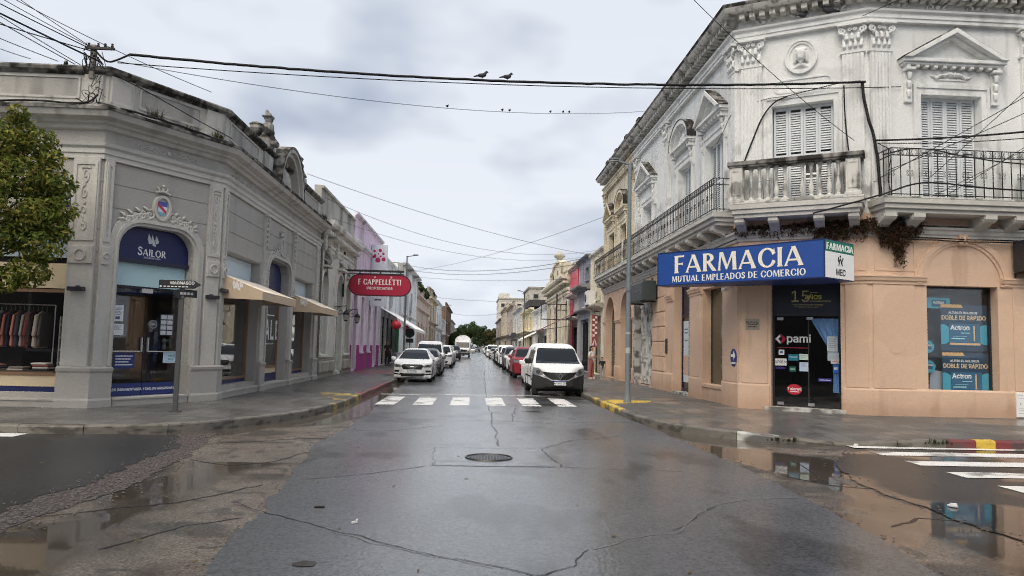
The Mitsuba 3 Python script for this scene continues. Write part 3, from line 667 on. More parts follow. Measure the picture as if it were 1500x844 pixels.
# carved crests
def crest(fr, c, z, w, shield):
    ms = []
    for sg_ in (-1, 1):
        for i, (x, dz, r) in enumerate(((.30, .06, .12), (.50, .02, .10), (.68, -.05, .085), (.84, -.12, .06))):
            x = x * w
            p = spiral((c + sg_ * x, z + dz), r, 1.3, PI / 2, sg_, 20); p[:, 1] = .05
            p2_ = spiral((c + sg_ * (x + r * .5), z + dz - r * .3), r * .7, 1.2, -PI / 2, -sg_, 16); p2_[:, 1] = .05
            ms += [tube(p, .030, 6), tube(p2_, .024, 6)]
            ms.append(leafblob((c + sg_ * (x + .03), z + dz + r * .6), .15, .042, PI / 2 - sg_ * .9)); ms.append(leafblob((c + sg_ * (x - .06), z + dz - r * .5), .14, .04, -PI / 2 + sg_ * 1.1)); ms.append(leafblob((c + sg_ * (x + .05), z + dz), .16, .038, PI / 2 - sg_ * 1.7))
    e = sa.scale(circ((c, z + .26), 1, 32), .225, .30); e2 = sa.scale(circ((c, z + .26), 1, 32), .15, .215)
    ms += [frame(e, sa.scale(e2, 1.12, 1.1), 0, .10), slab(sa.scale(e2, 1.1, 1.1), 0, .05)]
    for i in range(7): ms.append(mf(ball((c + (i - 3) * .055, .06, z + .60 + .05 * math.cos((i - 3) * .45)), .035, 6)))
    ms += [leafblob((c + k * .07, z + .63), .14, .035, PI / 2 - k * .5) for k in (-1, 0, 1)] + [mf(ball((c, .07, z + .78), .045, 8))]
    key = add(lb, 'crest', fr(ms), 'pale_stucco', 40)
    if shield:
        sh = sg.Polygon([(c - .12, z + .42), (c + .12, z + .42), (c + .125, z + .27), (c + .09, z + .13), (c, z + .065), (c - .09, z + .13), (c - .125, z + .27)])
        add(key, 'shield', fr.slab(sh, .05, .062), 'vc_satin', col=lin((205, 215, 225)), label='small painted shield, pale blue and white with a red diagonal band')
        top = sh.intersection(sg.box(c - 1, z + .31, c + 1, z + 1)); add(key, 'shield_blue', fr.slab(top, .062, .066), 'vc_satin', col=lin((70, 90, 165)))
        add(key, 'shield_teal', fr.slab(sh.intersection(sg.box(c - 1, z, c + 1, z + .17)), .062, .066), 'vc_satin', col=lin((120, 165, 185)))
        band = sa.rotate(sg.box(c - .2, z + .225, c + .2, z + .285), -38, origin=(c, z + .26)); add(key, 'shield_band', fr.slab(sh.intersection(band), .066, .070), 'vc_satin', col=lin((190, 60, 80)))
crest(F2, 1.44, 4.42, 1.0, True); crest(F3, 5.69, 4.50, 1.0, False)
# entablature, cornice, parapet
arch_prof = [(-.02, 5.52), (.05, 5.52), (.05, 5.62), (.08, 5.64), (.08, 5.74), (.13, 5.79), (.15, 5.86), (-.02, 5.88)]
add(lb, 'architrave', sweep(arch_prof, PL), 'pale_stucco')
corn_prof = [(-.02, 6.16), (.06, 6.18), (.10, 6.25), (.18, 6.28), (.20, 6.33), (.36, 6.38), (.40, 6.46), (.42, 6.50), (-.02, 6.52)]
add(lb, 'cornice', sweep(corn_prof, PL), 'pale_stucco')
add(lb, 'cornice_cap', sweep([(-.02, 6.521), (.45, 6.503), (.46, 6.56), (.30, 6.60), (.24, 6.68), (-.02, 6.70)], PL), 'mouldy_stone')
par = part(lb, 'parapet')
put(par, [sweep([(-.30, 6.5), (-.04, 6.5), (-.04, 7.44), (-.30, 7.44)], PL), sweep([(-.06, 6.68), (.02, 6.68), (.02, 6.78), (-.06, 6.80)], PL)], 'pale_stucco')
add(par, 'coping', sweep([(-.33, 7.42), (-.02, 7.40), (.02, 7.44), (.10, 7.47), (.12, 7.53), (.09, 7.57), (-.33, 7.60)], PL), 'mouldy_stone')
def par_panel(fr, a, b):
    add(par, 'panel', fr([frame(rrect(a, b, 6.86, 7.36, .05), rrect(a + .045, b - .045, 6.905, 7.315, .04), -.06, -.01)]), 'pale_stucco')
    add(par, 'panel_field', fr.slab(rrect(a + .05, b - .05, 6.91, 7.31, .04), -.06, -.034), 'grey_stucco')
par_panel(F1, -5.2, -.62); par_panel(F2, .75, 2.42); par_panel(F3, .35, 2.9); par_panel(F3, 8.9, 11.3)
for fr, a, b in ((F1, -.52, -.12), (F2, .06, .60), (F2, 2.56, 3.1), (F3, 3.4, 4.3), (F3, 7.7, 8.6)): add(par, 'pedestal', fr([bbox2(a, b, -.06, .03, 6.70, 7.40), bbox2(a - .04, b + .04, -.06, .06, 6.70, 6.82)]), 'pale_stucco')
# frieze scrolls
fz = []
for c, k in ((.95, 1), (1.30, -1), (1.85, 1), (2.2, -1)):
    p = scroll((0, 0), .12, .42, .014, k, -.012); v = np.asarray(p.vertices); p = trimesh.Trimesh(np.column_stack([c + v[:, 2], v[:, 1], 6.02 + v[:, 0] * 1.0]), p.faces, process=False); fz.append(p)
fz += [slab(circ((1.575, 6.02), .05), -.02, .01)]
add(lb, 'frieze_ornament', F2(fz), 'pale_stucco', 30)
fz = []
for c, k in ((.9, 1), (1.5, -1), (2.1, 1), (2.7, -1)):
    p = scroll((0, 0), .12, .5, .016, k, -.012); v = np.asarray(p.vertices); fz.append(trimesh.Trimesh(np.column_stack([c + v[:, 2], v[:, 1], 6.02 + v[:, 0]]), p.faces, process=False))
add(lb, 'frieze_ornament', F3(fz), 'pale_stucco', 30)
# carved consoles under the architrave
for c in (3.88, 7.43):
    ms = []
    for i in range(6):
        z = 5.45 - i * .16; w = .16 - .018 * i
        ms += [leafblob((c + k * w * .5, z), .20, .04, -PI / 2 + k * .5, .09) for k in (-1, 1)] + [leafblob((c, z), .22, .05, -PI / 2, .12)]
    ms.append(bbox2(c - .2, c + .2, 0, .16, 5.45, 5.52))
    add(lb, 'console', F3(ms), 'pale_stucco', 40)
# arched pediment on the street side
ctr, zb = 5.75, 6.52
def half_ring(r0, r1): return circ((ctr, zb), r1, 64).difference(circ((ctr, zb), r0, 64)).intersection(sg.box(ctr - 5, zb, ctr + 5, zb + 5))
ped = add(lb, 'arched_pediment', F3([slab(half_ring(1.28, 1.42), -.3, .22), slab(half_ring(1.42, 1.52), -.3, .34), slab(circ((ctr, zb), 1.28, 64).intersection(sg.box(ctr - 3, zb, ctr + 3, zb + 3)), -.3, -.02)]), 'pale_stucco', 35)
add(ped, 'capping', F3.slab(half_ring(1.521, 1.60), -.3, .36), 'mouldy_stone', 35)
sh_ = [leafblob((ctr + .1 * math.cos(a), zb + .15 + .1 * math.sin(a)), .62, .07, a, .10) for a in np.linspace(.15, PI - .15, 9)] + [mf(ball((ctr, .05, zb + .15), .13, 10))]
add(ped, 'shell', F3(sh_), 'pale_stucco', 40)
# weathered statues and urns on the parapet
def statue(c, z, h, k=1):
    B = lambda s, o, zz, r: ball((c + s * h, o * h - .1, z + zz * h), r * h, 10)
    bones = [((0, 0, .0), .26, (0, 0, .22), .24), ((0, 0, .2), .23, (.02 * k, .02, .48), .19), ((.02 * k, .02, .48), .18, (.03 * k, .03, .60), .10), ((.03 * k, .04, .68), .115, (.03 * k, .07, .78), .105),
             ((.2, 0, .46), .085, (.26, .1, .26), .075), ((-.16, 0, .46), .085, (-.22, .12, .28), .07), ((.1, .1, .18), .12, (.13, .26, .02), .09), ((-.1, .1, .18), .12, (-.13, .26, .02), .09),
             ((.03 * k, .02, .80), .125, (.03 * k, .02, .82), .125), ((.03 * k, .0, .84), .09, (.0, -.02, .98), .045), ((.2, -.1, .3), .10, (.3, -.1, .0), .13)]
    ms = [hull([B(*a, r), B(*b, s)]) for a, r, b, s in bones]
    ms.append(hull([B(.03 * k + x, y, .815, .02) for x, y in ((-.15, -.1), (.15, -.1), (.16, .14), (-.16, .14))]))
    m = m3.Manifold.batch_boolean(ms, m3.OpType.Add).refine_to_length(.05)
    t = mf(m); v = np.asarray(t.vertices); v = v + (meshkit.fbm(v * 9, 3)[:, None] - .5) * .05
    return trimesh.Trimesh(v, t.faces, process=False)
def lfig(lab, c, z, h, k):
    solo('parapet_statue', lab, 'statue', F3(statue(c, z, h, k)), 'mouldy_stone', True)
add(par, 'statue_plinth', F3([bbox2(3.35, 4.35, -.40, .08, 7.58, 7.72)]), 'pale_stucco'); add(par, 'statue_plinth', F3([bbox2(7.6, 8.7, -.40, .08, 7.58, 7.72)]), 'pale_stucco')
lfig('weathered stone figure in a broad hat on the grey shop parapet, nearest the corner', 3.85, 7.72, 1.08, 1)
lfig('weathered stone figure on the parapet of the grey shop beyond the arched pediment', 8.15, 7.72, .8, -1)
add(par, 'urn', F3(move(lathe([(.10, 0), (.12, .04), (.06, .10), (.16, .22), (.21, .36), (.17, .46), (.21, .50), (.12, .56), (.0, .6)], 16), 2.95, -.15, 7.58)), 'mouldy_stone', 40)
# body: roof, back walls, floor and ceiling of the shop
foot = sg.Polygon([(-15, 16.5), (-8.3, 16.5), (-6.75, 19.1), (-6.75, 30.9), (-15, 30.9)])
add(lb, 'roof', flat(foot, 6.55), 'vc_matte', col=(.12, .11, .1))
add(lb, 'rear_wall', [box(-15.2, -15, 16.3, 30.9, 0, 6.5), box(-15, -6.52, 30.9, 31.0, 0, 7.4)], 'grey_stucco')
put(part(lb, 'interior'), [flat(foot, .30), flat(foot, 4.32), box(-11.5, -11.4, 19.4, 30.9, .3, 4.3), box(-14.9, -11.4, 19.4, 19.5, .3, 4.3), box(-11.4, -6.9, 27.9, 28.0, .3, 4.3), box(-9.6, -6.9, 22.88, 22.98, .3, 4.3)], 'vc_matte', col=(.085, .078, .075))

# shop fronts -------------------------------------------------------
NAVY, LNAVY = lin((28, 38, 84)), lin((38, 52, 108))
BROWN = lin((128, 100, 78)); BEIGE = lin((205, 188, 158)); SKYP = lin((196, 214, 226))
def shopfront(name_, fr, a, b, o, z_glass0, z_glass1, mull, beige_band):
    k = part(lb, 'shop_window', name_)
    put(k, fr([box(a, a + .07, o - .06, o + .02, .33, z_glass1), box(b - .07, b, o - .06, o + .02, .33, z_glass1), box(a + .07, b - .07, o - .06, o + .02, z_glass1 - .07, z_glass1), box(a + .07, b - .07, o - .06, o + .02, z_glass0 - .06, z_glass0)] +
        [box(m - .03, m + .03, o - .06, o + .02, z_glass0, z_glass1 - .07) for m in mull]), 'vc_satin', col=BROWN)
    add(k, 'pane', quad(fr, a + .07, b - .07, z_glass0, z_glass1 - .07, o - .02), 'pane')
    add(k, 'navy_strip', fr.box(a + .07, b - .07, o - .05, o - .005, .335, .56), 'vc_satin', col=NAVY)
    if beige_band: add(k, 'beige_strip', fr.box(a + .07, b - .07, o - .05, o - .005, .565, z_glass0 - .06), 'vc_satin', col=BEIGE)
    return k
k = shopfront(None, F1, -5.4, -.62, -.16, .86, 2.66, [-3.0], True)
add(lb, 'fascia_panel', F1.box(-5.38, -.66, -.28, -.12, 2.68, 3.22), 'vc_satin', col=BEIGE, label='beige fascia panel above the long shop window')
add(lb, 'fascia_panel', F1.box(-5.38, -.66, -.34, -.22, 3.36, 3.92), 'vc_satin', col=lin((165, 178, 188)))
add(lb, 'slot', F1.box(-5.38, -.66, -.34, -.30, 3.22, 3.36), 'vc_matte', col=(.01, .01, .015))
k = shopfront(None, F3, .40, 3.58, -.30, .62, 3.28, [], True)
add(lb, 'fascia_panel', F3.box(.42, 3.56, -.35, -.27, 3.36, 3.95), 'vc_satin', col=SKYP, label='pale blue fascia panel over the first awning'); add(lb, 'slot', F3.box(.42, 3.56, -.35, -.24, 3.28, 3.36), 'vc_matte', col=(.015, .015, .02))
k = shopfront(None, F3, 7.80, 10.85, -.30, .62, 3.28, [], True)
add(lb, 'fascia_panel', F3.box(7.82, 10.83, -.35, -.27, 3.36, 3.95), 'vc_satin', col=SKYP, label='pale blue fascia panel over the second awning'); add(lb, 'slot', F3.box(7.82, 10.83, -.35, -.24, 3.28, 3.36), 'vc_matte', col=(.015, .015, .02))
k = part(lb, 'shop_window', 'tall arched shop window with a navy head panel'); a, b = 4.32, 7.05
put(k, F3([box(a, a + .07, -.36, -.28, .33, 3.6), box(b - .07, b, -.36, -.28, .33, 3.6), box(a, b, -.36, -.28, 3.16, 3.24), box(a, b, -.36, -.28, .76, .84)]), 'vc_satin', col=BROWN)
add(k, 'pane', quad(F3, a + .07, b - .07, .84, 3.16, -.32), 'pane'); add(k, 'navy_strip', F3.box(a + .07, b - .07, -.35, -.30, .335, .60), 'vc_satin', col=NAVY); add(k, 'beige_strip', F3.box(a + .07, b - .07, -.35, -.30, .602, .76), 'vc_satin', col=BEIGE)
def sails(c, z, h):
    P = sg.Polygon
    g = [P([(-.50, .55), (-.42, 1.0), (-.20, .62), (-.10, .20), (-.36, .16)]), P([(-.12, .98), (.10, .5), (.28, .0), (-.02, .06), (-.16, .42)]), P([(.26, .92), (.52, .44), (.46, .30), (.26, .22), (.18, .5)])]
    return sa.scale(sa.translate(unary_union(g), c, z), h, h, origin=(c, z))
def sailor_sign(fr, poly, o, c, z, w, lab):
    k = thing('shop_sign', lab, 'sign'); put(part(k, 'board'), fr.slab(poly, o - .05, o), 'vc_satin', col=NAVY)
    add(k, 'lettering', fr(move(roman('SAILOR', .21 * w, .006, None, None, .80), c, o, z - .06)), 'vc_matte', col=(.78, .78, .80))
    add(k, 'emblem', fr.slab(sails(c, z + .19 * w, .30 * w), o, o + .006), 'vc_matte', col=(.62, .64, .68))
    add(k, 'small_print', fr(move(ftext('INDUMENTARIA', .042 * w, .003), c, o, z - .125 * w)), 'vc_matte', col=(.4, .42, .5))
sailor_sign(F2, squarch(.47, 2.41, 3.46, 4.19, .54), -.20, 1.44, 3.615, .95, 'navy shop sign with white sails and lettering over the corner doorway')
sailor_sign(F3, squarch(4.34, 7.03, 3.25, 4.24, .54), -.26, 5.1, 3.55, 1.15, 'navy shop sign with white sails inside the arched window between the awnings')
# corner doorway
dk = part(lb, 'door'); o = -.30
add(lb, 'roller_panel', F2.box(.48, 2.40, -.34, -.27, 2.84, 3.36), 'vc_satin', col=lin((178, 208, 214)), label='pale blue panel above the glass doors')
add(lb, 'door_head', F2.box(.46, 2.42, -.36, -.16, 3.36, 3.455), 'vc_satin', col=(.02, .024, .05))
put(dk, F2([box(.47, .51, o - .05, o, .33, 2.84), box(2.37, 2.41, o - .05, o, .33, 2.84), box(.51, 2.37, o - .05, o, 2.78, 2.84)]), 'vc_metal', col=(.05, .05, .055))
for a, b, h in ((.52, 1.43, 1.36), (1.45, 2.36, 1.52)):
    add(dk, 'pane', quad(F2, a, b, .62, 2.77, o - .02), 'pane', label=None)
    add(dk, 'kick_plate', F2.box(a, b, o - .04, o - .005, .335, .615), 'vc_satin', col=LNAVY)
    add(dk, 'push_bar', F2([box(a + .1, b - .1, o, o + .03, 1.33, 1.355), box(h - .012, h + .012, o, o + .05, 1.33, 1.66)]), 'vc_metal', 30, (.6, .6, .6))
    add(dk, 'door_clamp', F2.box(a, a + .14, o - .03, o + .012, 2.66, 2.77) if h < 1.4 else F2.box(b - .12, b, o - .03, o + .012, 2.66, 2.77), 'vc_metal', col=(.6, .6, .6))
add(dk, 'door_clamp', F2.box(1.30, 1.58, o - .03, o + .014, 2.70, 2.80), 'vc_metal', col=(.6, .6, .6))
add(dk, 'plate_lettering', F2([move(ftext('SAILOR INDUMENTARIA', .055, .003), 1.0, o - .004, .45), move(ftext('f SAILOR GUALEGUAY', .055, .003), 1.90, o - .004, .45), move(slab(circ((0, 0), .03).difference(circ((0, 0), .02)), 0, .003), .60, o - .004, .475)]), 'vc_matte', col=(.75, .75, .78))
def notice(fr, lab, s, z, w, h, o, c, lines=(), lc=(.10, .12, .2), cate='notice', inset=.12, th=.003):
    k = thing('notice', lab, cate); put(part(k, 'sheet'), fr.box(s - w / 2, s + w / 2, o, o + th, z - h / 2, z + h / 2), 'vc_satin', col=c)
    ms = []
    for t in lines:
        if isinstance(t, tuple) and isinstance(t[0], str): ms.append(move(ftext(t[0], t[1] * h, .0015), s + t[2] * w, o + th, z + t[3] * h - t[1] * h / 2))
        else: ms.append(box(s + t[0] * w, s + t[1] * w, o + th, o + th + .0015, z + t[2] * h, z + t[3] * h))
    if ms: add(k, 'print', fr(ms), 'vc_matte', col=lc)
    return k
WH = (.72, .74, .74)
og = o - .018
ln = lambda n, a=-.38, b=.38, z0=.3, dz=.1, t=.035: [(a, b - (i * 7 % 3) * .09, z0 - i * dz, z0 - i * dz + t) for i in range(n)]
notice(F2, 'white paper notice on the left glass door, the upper of two', .76, 2.20, .27, .36, og, WH, ln(5) + [(-.2, .2, -.38, -.2)])
notice(F2, 'white paper notice on the left glass door, lower and wider of two', .74, 1.83, .36, .25, og, WH, ln(4))
notice(F2, 'dark blue notice with white lines low on the left glass door', .98, 1.13, .52, .36, og, LNAVY, ln(4, -.4, .4, .25, .18, .07), (.6, .62, .68))
k = notice(F2, 'sheet of eight small cards on the right glass door', 2.02, 1.98, .36, .50, og, (.05, .06, .09), [(-.45 + i * .47, -.45 + i * .47 + .4, .27 - j * .25, .27 - j * .25 + .19) for i in range(2) for j in range(4)], (.45, .47, .5))
notice(F2, 'white and blue sticker low on the right glass door', 2.14, 1.20, .34, .26, og, (.45, .62, .72), ln(2, -.1, .4, .1, .3, .1), (.05, .2, .3))
solo('door_sticker', 'round grey sticker on the right glass door', 'sticker', F2.slab(circ((1.66, 1.98), .10).difference(circ((1.66, 1.98), .082)).union(rc(1.60, 1.72, 1.96, 2.0)), og, og + .003), 'vc_matte', col=(.3, .3, .3))
# wall spot lights
for fr, s, z, lab in ((F1, -.33, 2.62, 'small dark wall light on the front pilaster left of the corner door'), (F2, 2.93, 2.66, 'small dark wall light on the pilaster right of the corner door'), (F3, .10, 2.85, 'small dark wall light beside the first awning')):
    solo('wall_light', lab, 'wall light', fr([bbox2(s - .16, s + .16, .06, .20, z, z + .09), box(s - .05, s + .05, .0, .07, z + .02, z + .12)]), 'vc_satin', col=(.03, .03, .04))
# awnings
def awning(fr, a, b, zt, zb, proj, lab):
    k = thing('awning', lab, 'awning', None); C = lin((196, 176, 152)); C2 = lin((226, 212, 192))
    n = 10; s = np.linspace(a, b, n); sag = .02 * np.sin(np.linspace(0, 5 * PI, n)) ** 2
    v = np.vstack([np.column_stack([s, np.full(n, .02), np.full(n, zt)]), np.column_stack([s, np.full(n, proj / 2), np.full(n, (zt + zb) / 2) - sag - .01]), np.column_stack([s, np.full(n, proj), np.full(n, zb)])])
    f = []
    for r in range(2):
        for i in range(n - 1): f += [[r * n + i, r * n + i + 1, (r + 1) * n + i + 1], [r * n + i, (r + 1) * n + i + 1, (r + 1) * n + i]]
    put(part(k, 'canopy'), fr(trimesh.Trimesh(v, np.array(f), process=False)), 'fabric', True, C2)
    add(k, 'valance', fr.box(a, b, proj - .012, proj, zb - .22, zb), 'fabric', col=C)
    for q in (a, b): add(k, 'side_panel', fr.slab(sg.Polygon([(0, 0), (1, 0), (1, 1)]), 0, .0001) if False else fr(trimesh.Trimesh(np.array([[q, .02, zt], [q, .02, zb - .20], [q, proj - .012, zb - .22], [q, proj - .012, zb - .005]], float), np.array([[0, 1, 2], [0, 2, 3]]), process=False)), 'fabric', col=C)
    add(k, 'frame', fr([tube([(a + .02, .02, zb - .18), (a + .02, proj - .03, zb - .18), (b - .02, proj - .03, zb - .18), (b - .02, .02, zb - .18)], .012, 6)]), 'vc_metal', 40, (.4, .4, .4))
    e = sails(0, 0, .30); m = slab(e, 0, .004); v = np.asarray(m.vertices)
    add(k, 'emblem', fr(trimesh.Trimesh(np.column_stack([a - v[:, 1] - .001, .42 - v[:, 0] * -1 * .9, zt - .42 + v[:, 2]]), m.faces, process=False)), 'vc_matte', col=(.75, .74, .72))
    add(k, 'emblem', fr(move(m, (a + b) / 2, proj, zb - .21)), 'vc_matte', col=(.7, .69, .66)) if False else None
awning(F3, .22, 3.75, 3.34, 2.92, 1.06, 'beige shop awning over the first window beyond the corner door')
awning(F3, 7.66, 11.0, 3.34, 2.92, 1.02, 'beige shop awning over the farther window of the grey shop')
# things in the windows
add_sale = solo('window_lettering', 'white sale lettering stuck on the arched shop window', 'lettering', F3([move(ftext(c, .62, .003), 5.15 + .62 * i, -.315, 1.72) for i, c in enumerate('SALE')] + [box(4.7, 6.6, -.315, -.312, 2.50, 2.53), box(4.7, 6.6, -.315, -.312, 1.55, 1.57)]), 'vc_matte', col=(.7, .7, .7))
add_mini = [solo('window_lettering', 'tiny white sails emblem on the navy strip under window %s' % t, 'emblem', F3.slab(sails(c, .40, .12), -.33 + .026, -.33 + .03), 'vc_matte', col=(.7, .7, .72)) for c, t in ((1.5, 'nearest the corner door'), (5.2, 'between the awnings'), (9.2, 'under the farther awning'))]
def garment(fr, s, o, z, c, lab, ln_=.75, grp='shirts hanging on the rail in the long shop window'):
    """a shirt on a hanger, seen side-on"""
    t = R.uniform(.035, .06)
    B = lambda x, y, zz, r: ball((s + x, o + y, z + zz), r, 6)
    body = hull([B(0, -.20, -.10, t * .6), B(0, .20, -.10, t * .6), B(0, 0, 0, t * .5), B(.0, -.24, -ln_, t), B(.01, .24, -ln_, t)])
    sl = [hull([B(.0, k * .20, -.10, t * .8), B(.02, k * .30, -.52, t * .8)]) for k in (-1, 1)]
    m = mf(m3.Manifold.batch_boolean([body] + sl, m3.OpType.Add))
    k = thing('hanging_shirt', lab, 'shirt', grp); put(part(k, 'cloth'), fr(m), 'fabric', 50, c)
    add(k, 'hanger', fr([tube([(s, o, z + .0), (s, o, z + .10), (s, o + .03, z + .13), (s, o + .02, z + .16)], .005, 4)]), 'vc_metal', col=(.4, .4, .4))
cols = [(150, 70, 80), (196, 160, 150), (120, 50, 60), (205, 190, 175), (160, 110, 95), (90, 40, 52), (180, 150, 120), (205, 205, 205), (70, 60, 75), (150, 95, 80), (40, 44, 60), (190, 120, 110), (60, 62, 66), (150, 145, 140), (110, 60, 55), (40, 36, 40), (175, 160, 150), (90, 84, 80)]
cn = 'dusty red,tan,maroon,cream,light brown,dark wine,sand,white,dark violet,rust brown,navy,salmon,charcoal,grey,brick,black,pale beige,taupe'.split(',')
for i in range(18): garment(F1, -3.05 + .098 * i, -.75, 2.18, lin(cols[i]), cn[i] + ' shirt hanging on the rail behind the long shop window left of the corner')
rk = thing('clothes_rail', 'clothes rail behind the long shop window left of the corner', 'clothes rail')
put(part(rk, 'rail'), F1(tube([(-3.4, -.75, 2.34), (-1.2, -.75, 2.34)], .014, 8)), 'vc_metal', 40, (.5, .5, .5)); add(rk, 'post', F1(tube([(-1.2, -.75, .3), (-1.2, -.75, 2.34)], .014, 8)), 'vc_metal', 40, (.5, .5, .5)); add(rk, 'post', F1(tube([(-3.4, -.75, .3), (-3.4, -.75, 2.34)], .014, 8)), 'vc_metal', 40, (.5, .5, .5))
def pile(fr, s, o, z, cs, w=.34, lab='', d=.28):
    k = thing('folded_pile', lab, 'folded clothes')
    for i, c in enumerate(cs):
        a = R.uniform(-.02, .02); add(k, 'garment', fr(rbox(s - w / 2 + a, s + w / 2 + a, o - d / 2, o + d / 2, z + i * .045, z + i * .045 + .043, .02, 6)), 'fabric', 40, lin(c))
tb = thing('display_table', 'low display table with folded clothes in the long shop window', 'table')
put(part(tb, 'top'), F1.box(-3.2, -.9, -.75, -.28, .84, .88), 'vc_satin', col=(.12, .08, .05)); [add(tb, 'leg', F1.box(s, s + .05, o, o + .05, .3, .84), 'vc_satin', col=(.12, .08, .05)) for s in (-3.2, -.95) for o in (-.75, -.33)]
for i, (s, cs) in enumerate(((-2.8, [(90, 95, 110), (160, 150, 140)]), (-2.25, [(200, 195, 190), (70, 70, 80), (150, 110, 100)]), (-1.75, [(180, 170, 165), (120, 115, 110)]), (-1.25, [(60, 60, 70), (190, 190, 190), (140, 90, 80), (210, 205, 200)]))):
    pile(F1, s, -.5, .88, cs, lab='%s pile of folded clothes on the low display table' % ['first', 'second', 'third', 'last'][i])
sf = thing('display_shelf', 'shelves of folded clothes at the right end of the long shop window', 'shelf')
put(part(sf, 'upright'), F1([box(-1.12, -1.10, -1.1, -.8, .3, 2.1), box(-.66, -.64, -1.1, -.8, .3, 2.1)]), 'vc_satin', col=(.5, .5, .5))
for j in range(4): add(sf, 'board', F1.box(-1.10, -.66, -1.1, -.8, 1.05 + .28 * j, 1.07 + .28 * j), 'vc_satin', col=(.6, .6, .6)); pile(F1, -.88, -.95, 1.07 + .28 * j, [(200, 198, 195), (110, 105, 110), (70, 74, 90)][: 2 + j % 2], lab='folded clothes on the %s board of the shelves by the window' % ['lowest', 'second', 'third', 'top'][j], d=.24)
def mannequin(lab, x, y, z, yaw, c_top, c_leg, head=True, c_skin=(.55, .53, .5), coat=False):
    """a dressed display figure, one body with clothes as parts"""
    fig = lambda bones: mf(m3.Manifold.batch_boolean([hull([ball(a, r, 12), ball(b, s, 12)]) for a, r, b, s in bones], m3.OpType.Add).refine_to_length(.05))
    sm = lambda m: trimesh.smoothing.filter_taubin(m, iterations=6)
    k = thing('mannequin', lab, 'mannequin')
    if head: put(part(k, 'head'), spin(sm(fig([((0, 0, 1.50), .05, (0, 0, 1.56), .055), ((0, -.01, 1.66), .085, (0, .015, 1.70), .095), ((0, -.03, 1.62), .06, (0, -.02, 1.68), .08)])), yaw, (x, y, z)), 'vc_satin', True, c_skin)
    put(part(k, 'jacket'), spin(sm(fig([((-.16, 0, 1.42), .06, (.16, 0, 1.42), .06), ((-.11, 0, 1.36), .11, (-.09, 0, .95 - .25 * coat), .12), ((.11, 0, 1.36), .11, (.09, 0, .95 - .25 * coat), .12), ((0, -.02, 1.3), .12, (0, 0, .92), .12), ((-.21, 0, 1.38), .062, (-.27, .02, 1.12), .052), ((.21, 0, 1.38), .062, (.27, .02, 1.12), .052), ((-.27, .02, 1.12), .052, (-.16, -.14, 1.0), .042), ((.27, .02, 1.12), .052, (.16, -.14, .98), .042), ((0, 0, 1.45), .06, (0, 0, 1.5), .055)])), yaw, (x, y, z)), 'fabric', True, c_top)
    put(part(k, 'trousers'), spin(sm(fig([((-.09, 0, .92), .115, (-.1, 0, .5), .085), ((.09, 0, .92), .115, (.1, 0, .5), .085), ((-.1, 0, .5), .085, (-.1, .01, .06), .06), ((.1, 0, .5), .085, (.1, .01, .06), .06), ((-.06, 0, .95), .1, (.06, 0, .95), .1)])), yaw, (x, y, z)), 'fabric', True, c_leg)
    put(part(k, 'stand'), lathe([(.2, 0), (.2, .02), (.03, .03), (.03, .1)], 20, (x, y, z)), 'vc_metal', 30, (.3, .3, .3))
p = F2.pt(1.98, -.85, .3); mannequin('mannequin in a dark suit and cap behind the right glass door', *p, -.45, lin((38, 42, 60)), lin((30, 34, 48)), c_skin=(.25, .24, .24))
p = F3.pt(1.0, -.75, .45); mannequin('mannequin in a brown coat in the window under the first awning', *p, .9, lin((120, 72, 60)), lin((70, 60, 58)), c_skin=(.6, .58, .55), coat=True)
p = F3.pt(2.4, -.9, .45); mannequin('mannequin in a pale shirt in the window under the first awning', *p, 1.0, lin((190, 178, 165)), lin((60, 66, 84)))
p = F3.pt(9.0, -.8, .45); mannequin('mannequin in a grey jacket in the window under the second awning', *p, 1.0, lin((80, 84, 92)), lin((40, 42, 50)))
st_ = thing('display_block', 'white display block with folded clothes under the first awning', 'display block'); put(part(st_, 'block'), F3.box(.55, 3.4, -.85, -.42, .31, .60), 'vc_satin', col=(.45, .40, .34))
pile(F3, .75, -.6, .60, [(190, 180, 170), (130, 120, 110), (90, 70, 60)], lab='first pile of folded clothes on the display block'); pile(F3, 1.6, -.6, .60, [(200, 190, 185), (160, 140, 120)], lab='second pile of folded clothes on the display block')
weeds('dry weeds growing on the cornice over the cut corner, left clump', [F2.pt(.95 + .1 * i, .15, 6.62).tolist() + [26, .42] for i in range(3)], (.075, .08, .045), lean=.8, w=.008)
weeds('low dry weeds on the cornice over the cut corner, middle clump', [F2.pt(1.75 + .11 * i, .30, 6.56).tolist() + [22, .22] for i in range(4)], (.07, .065, .04), lean=1.0, w=.008)
weeds('weeds on the cornice near the far end of the cut corner', [F2.pt(2.75 + .08 * i, .15, 6.62).tolist() + [20, .36] for i in range(3)], (.07, .085, .04), lean=.7, w=.008)
weeds('weeds on the cornice end beside the white house', [F3.pt(11.3 + .15 * i, .2, 6.6).tolist() + [18, .4] for i in range(4)], (.06, .07, .04), lean=.8)
weeds('little tuft on the coping of the grey shop front', [F1.pt(-.95, 0, 7.56).tolist() + [18, .16]], (.05, .06, .03))
# street name plate on the front
k = notice(F1, 'small blue street plate on the grey front beside the tree', -.85, 4.55, .42, .22, .002, lin((30, 40, 110)), [('DI', .5, .28, 0)], (.7, .7, .7), 'street plate', th=.01)

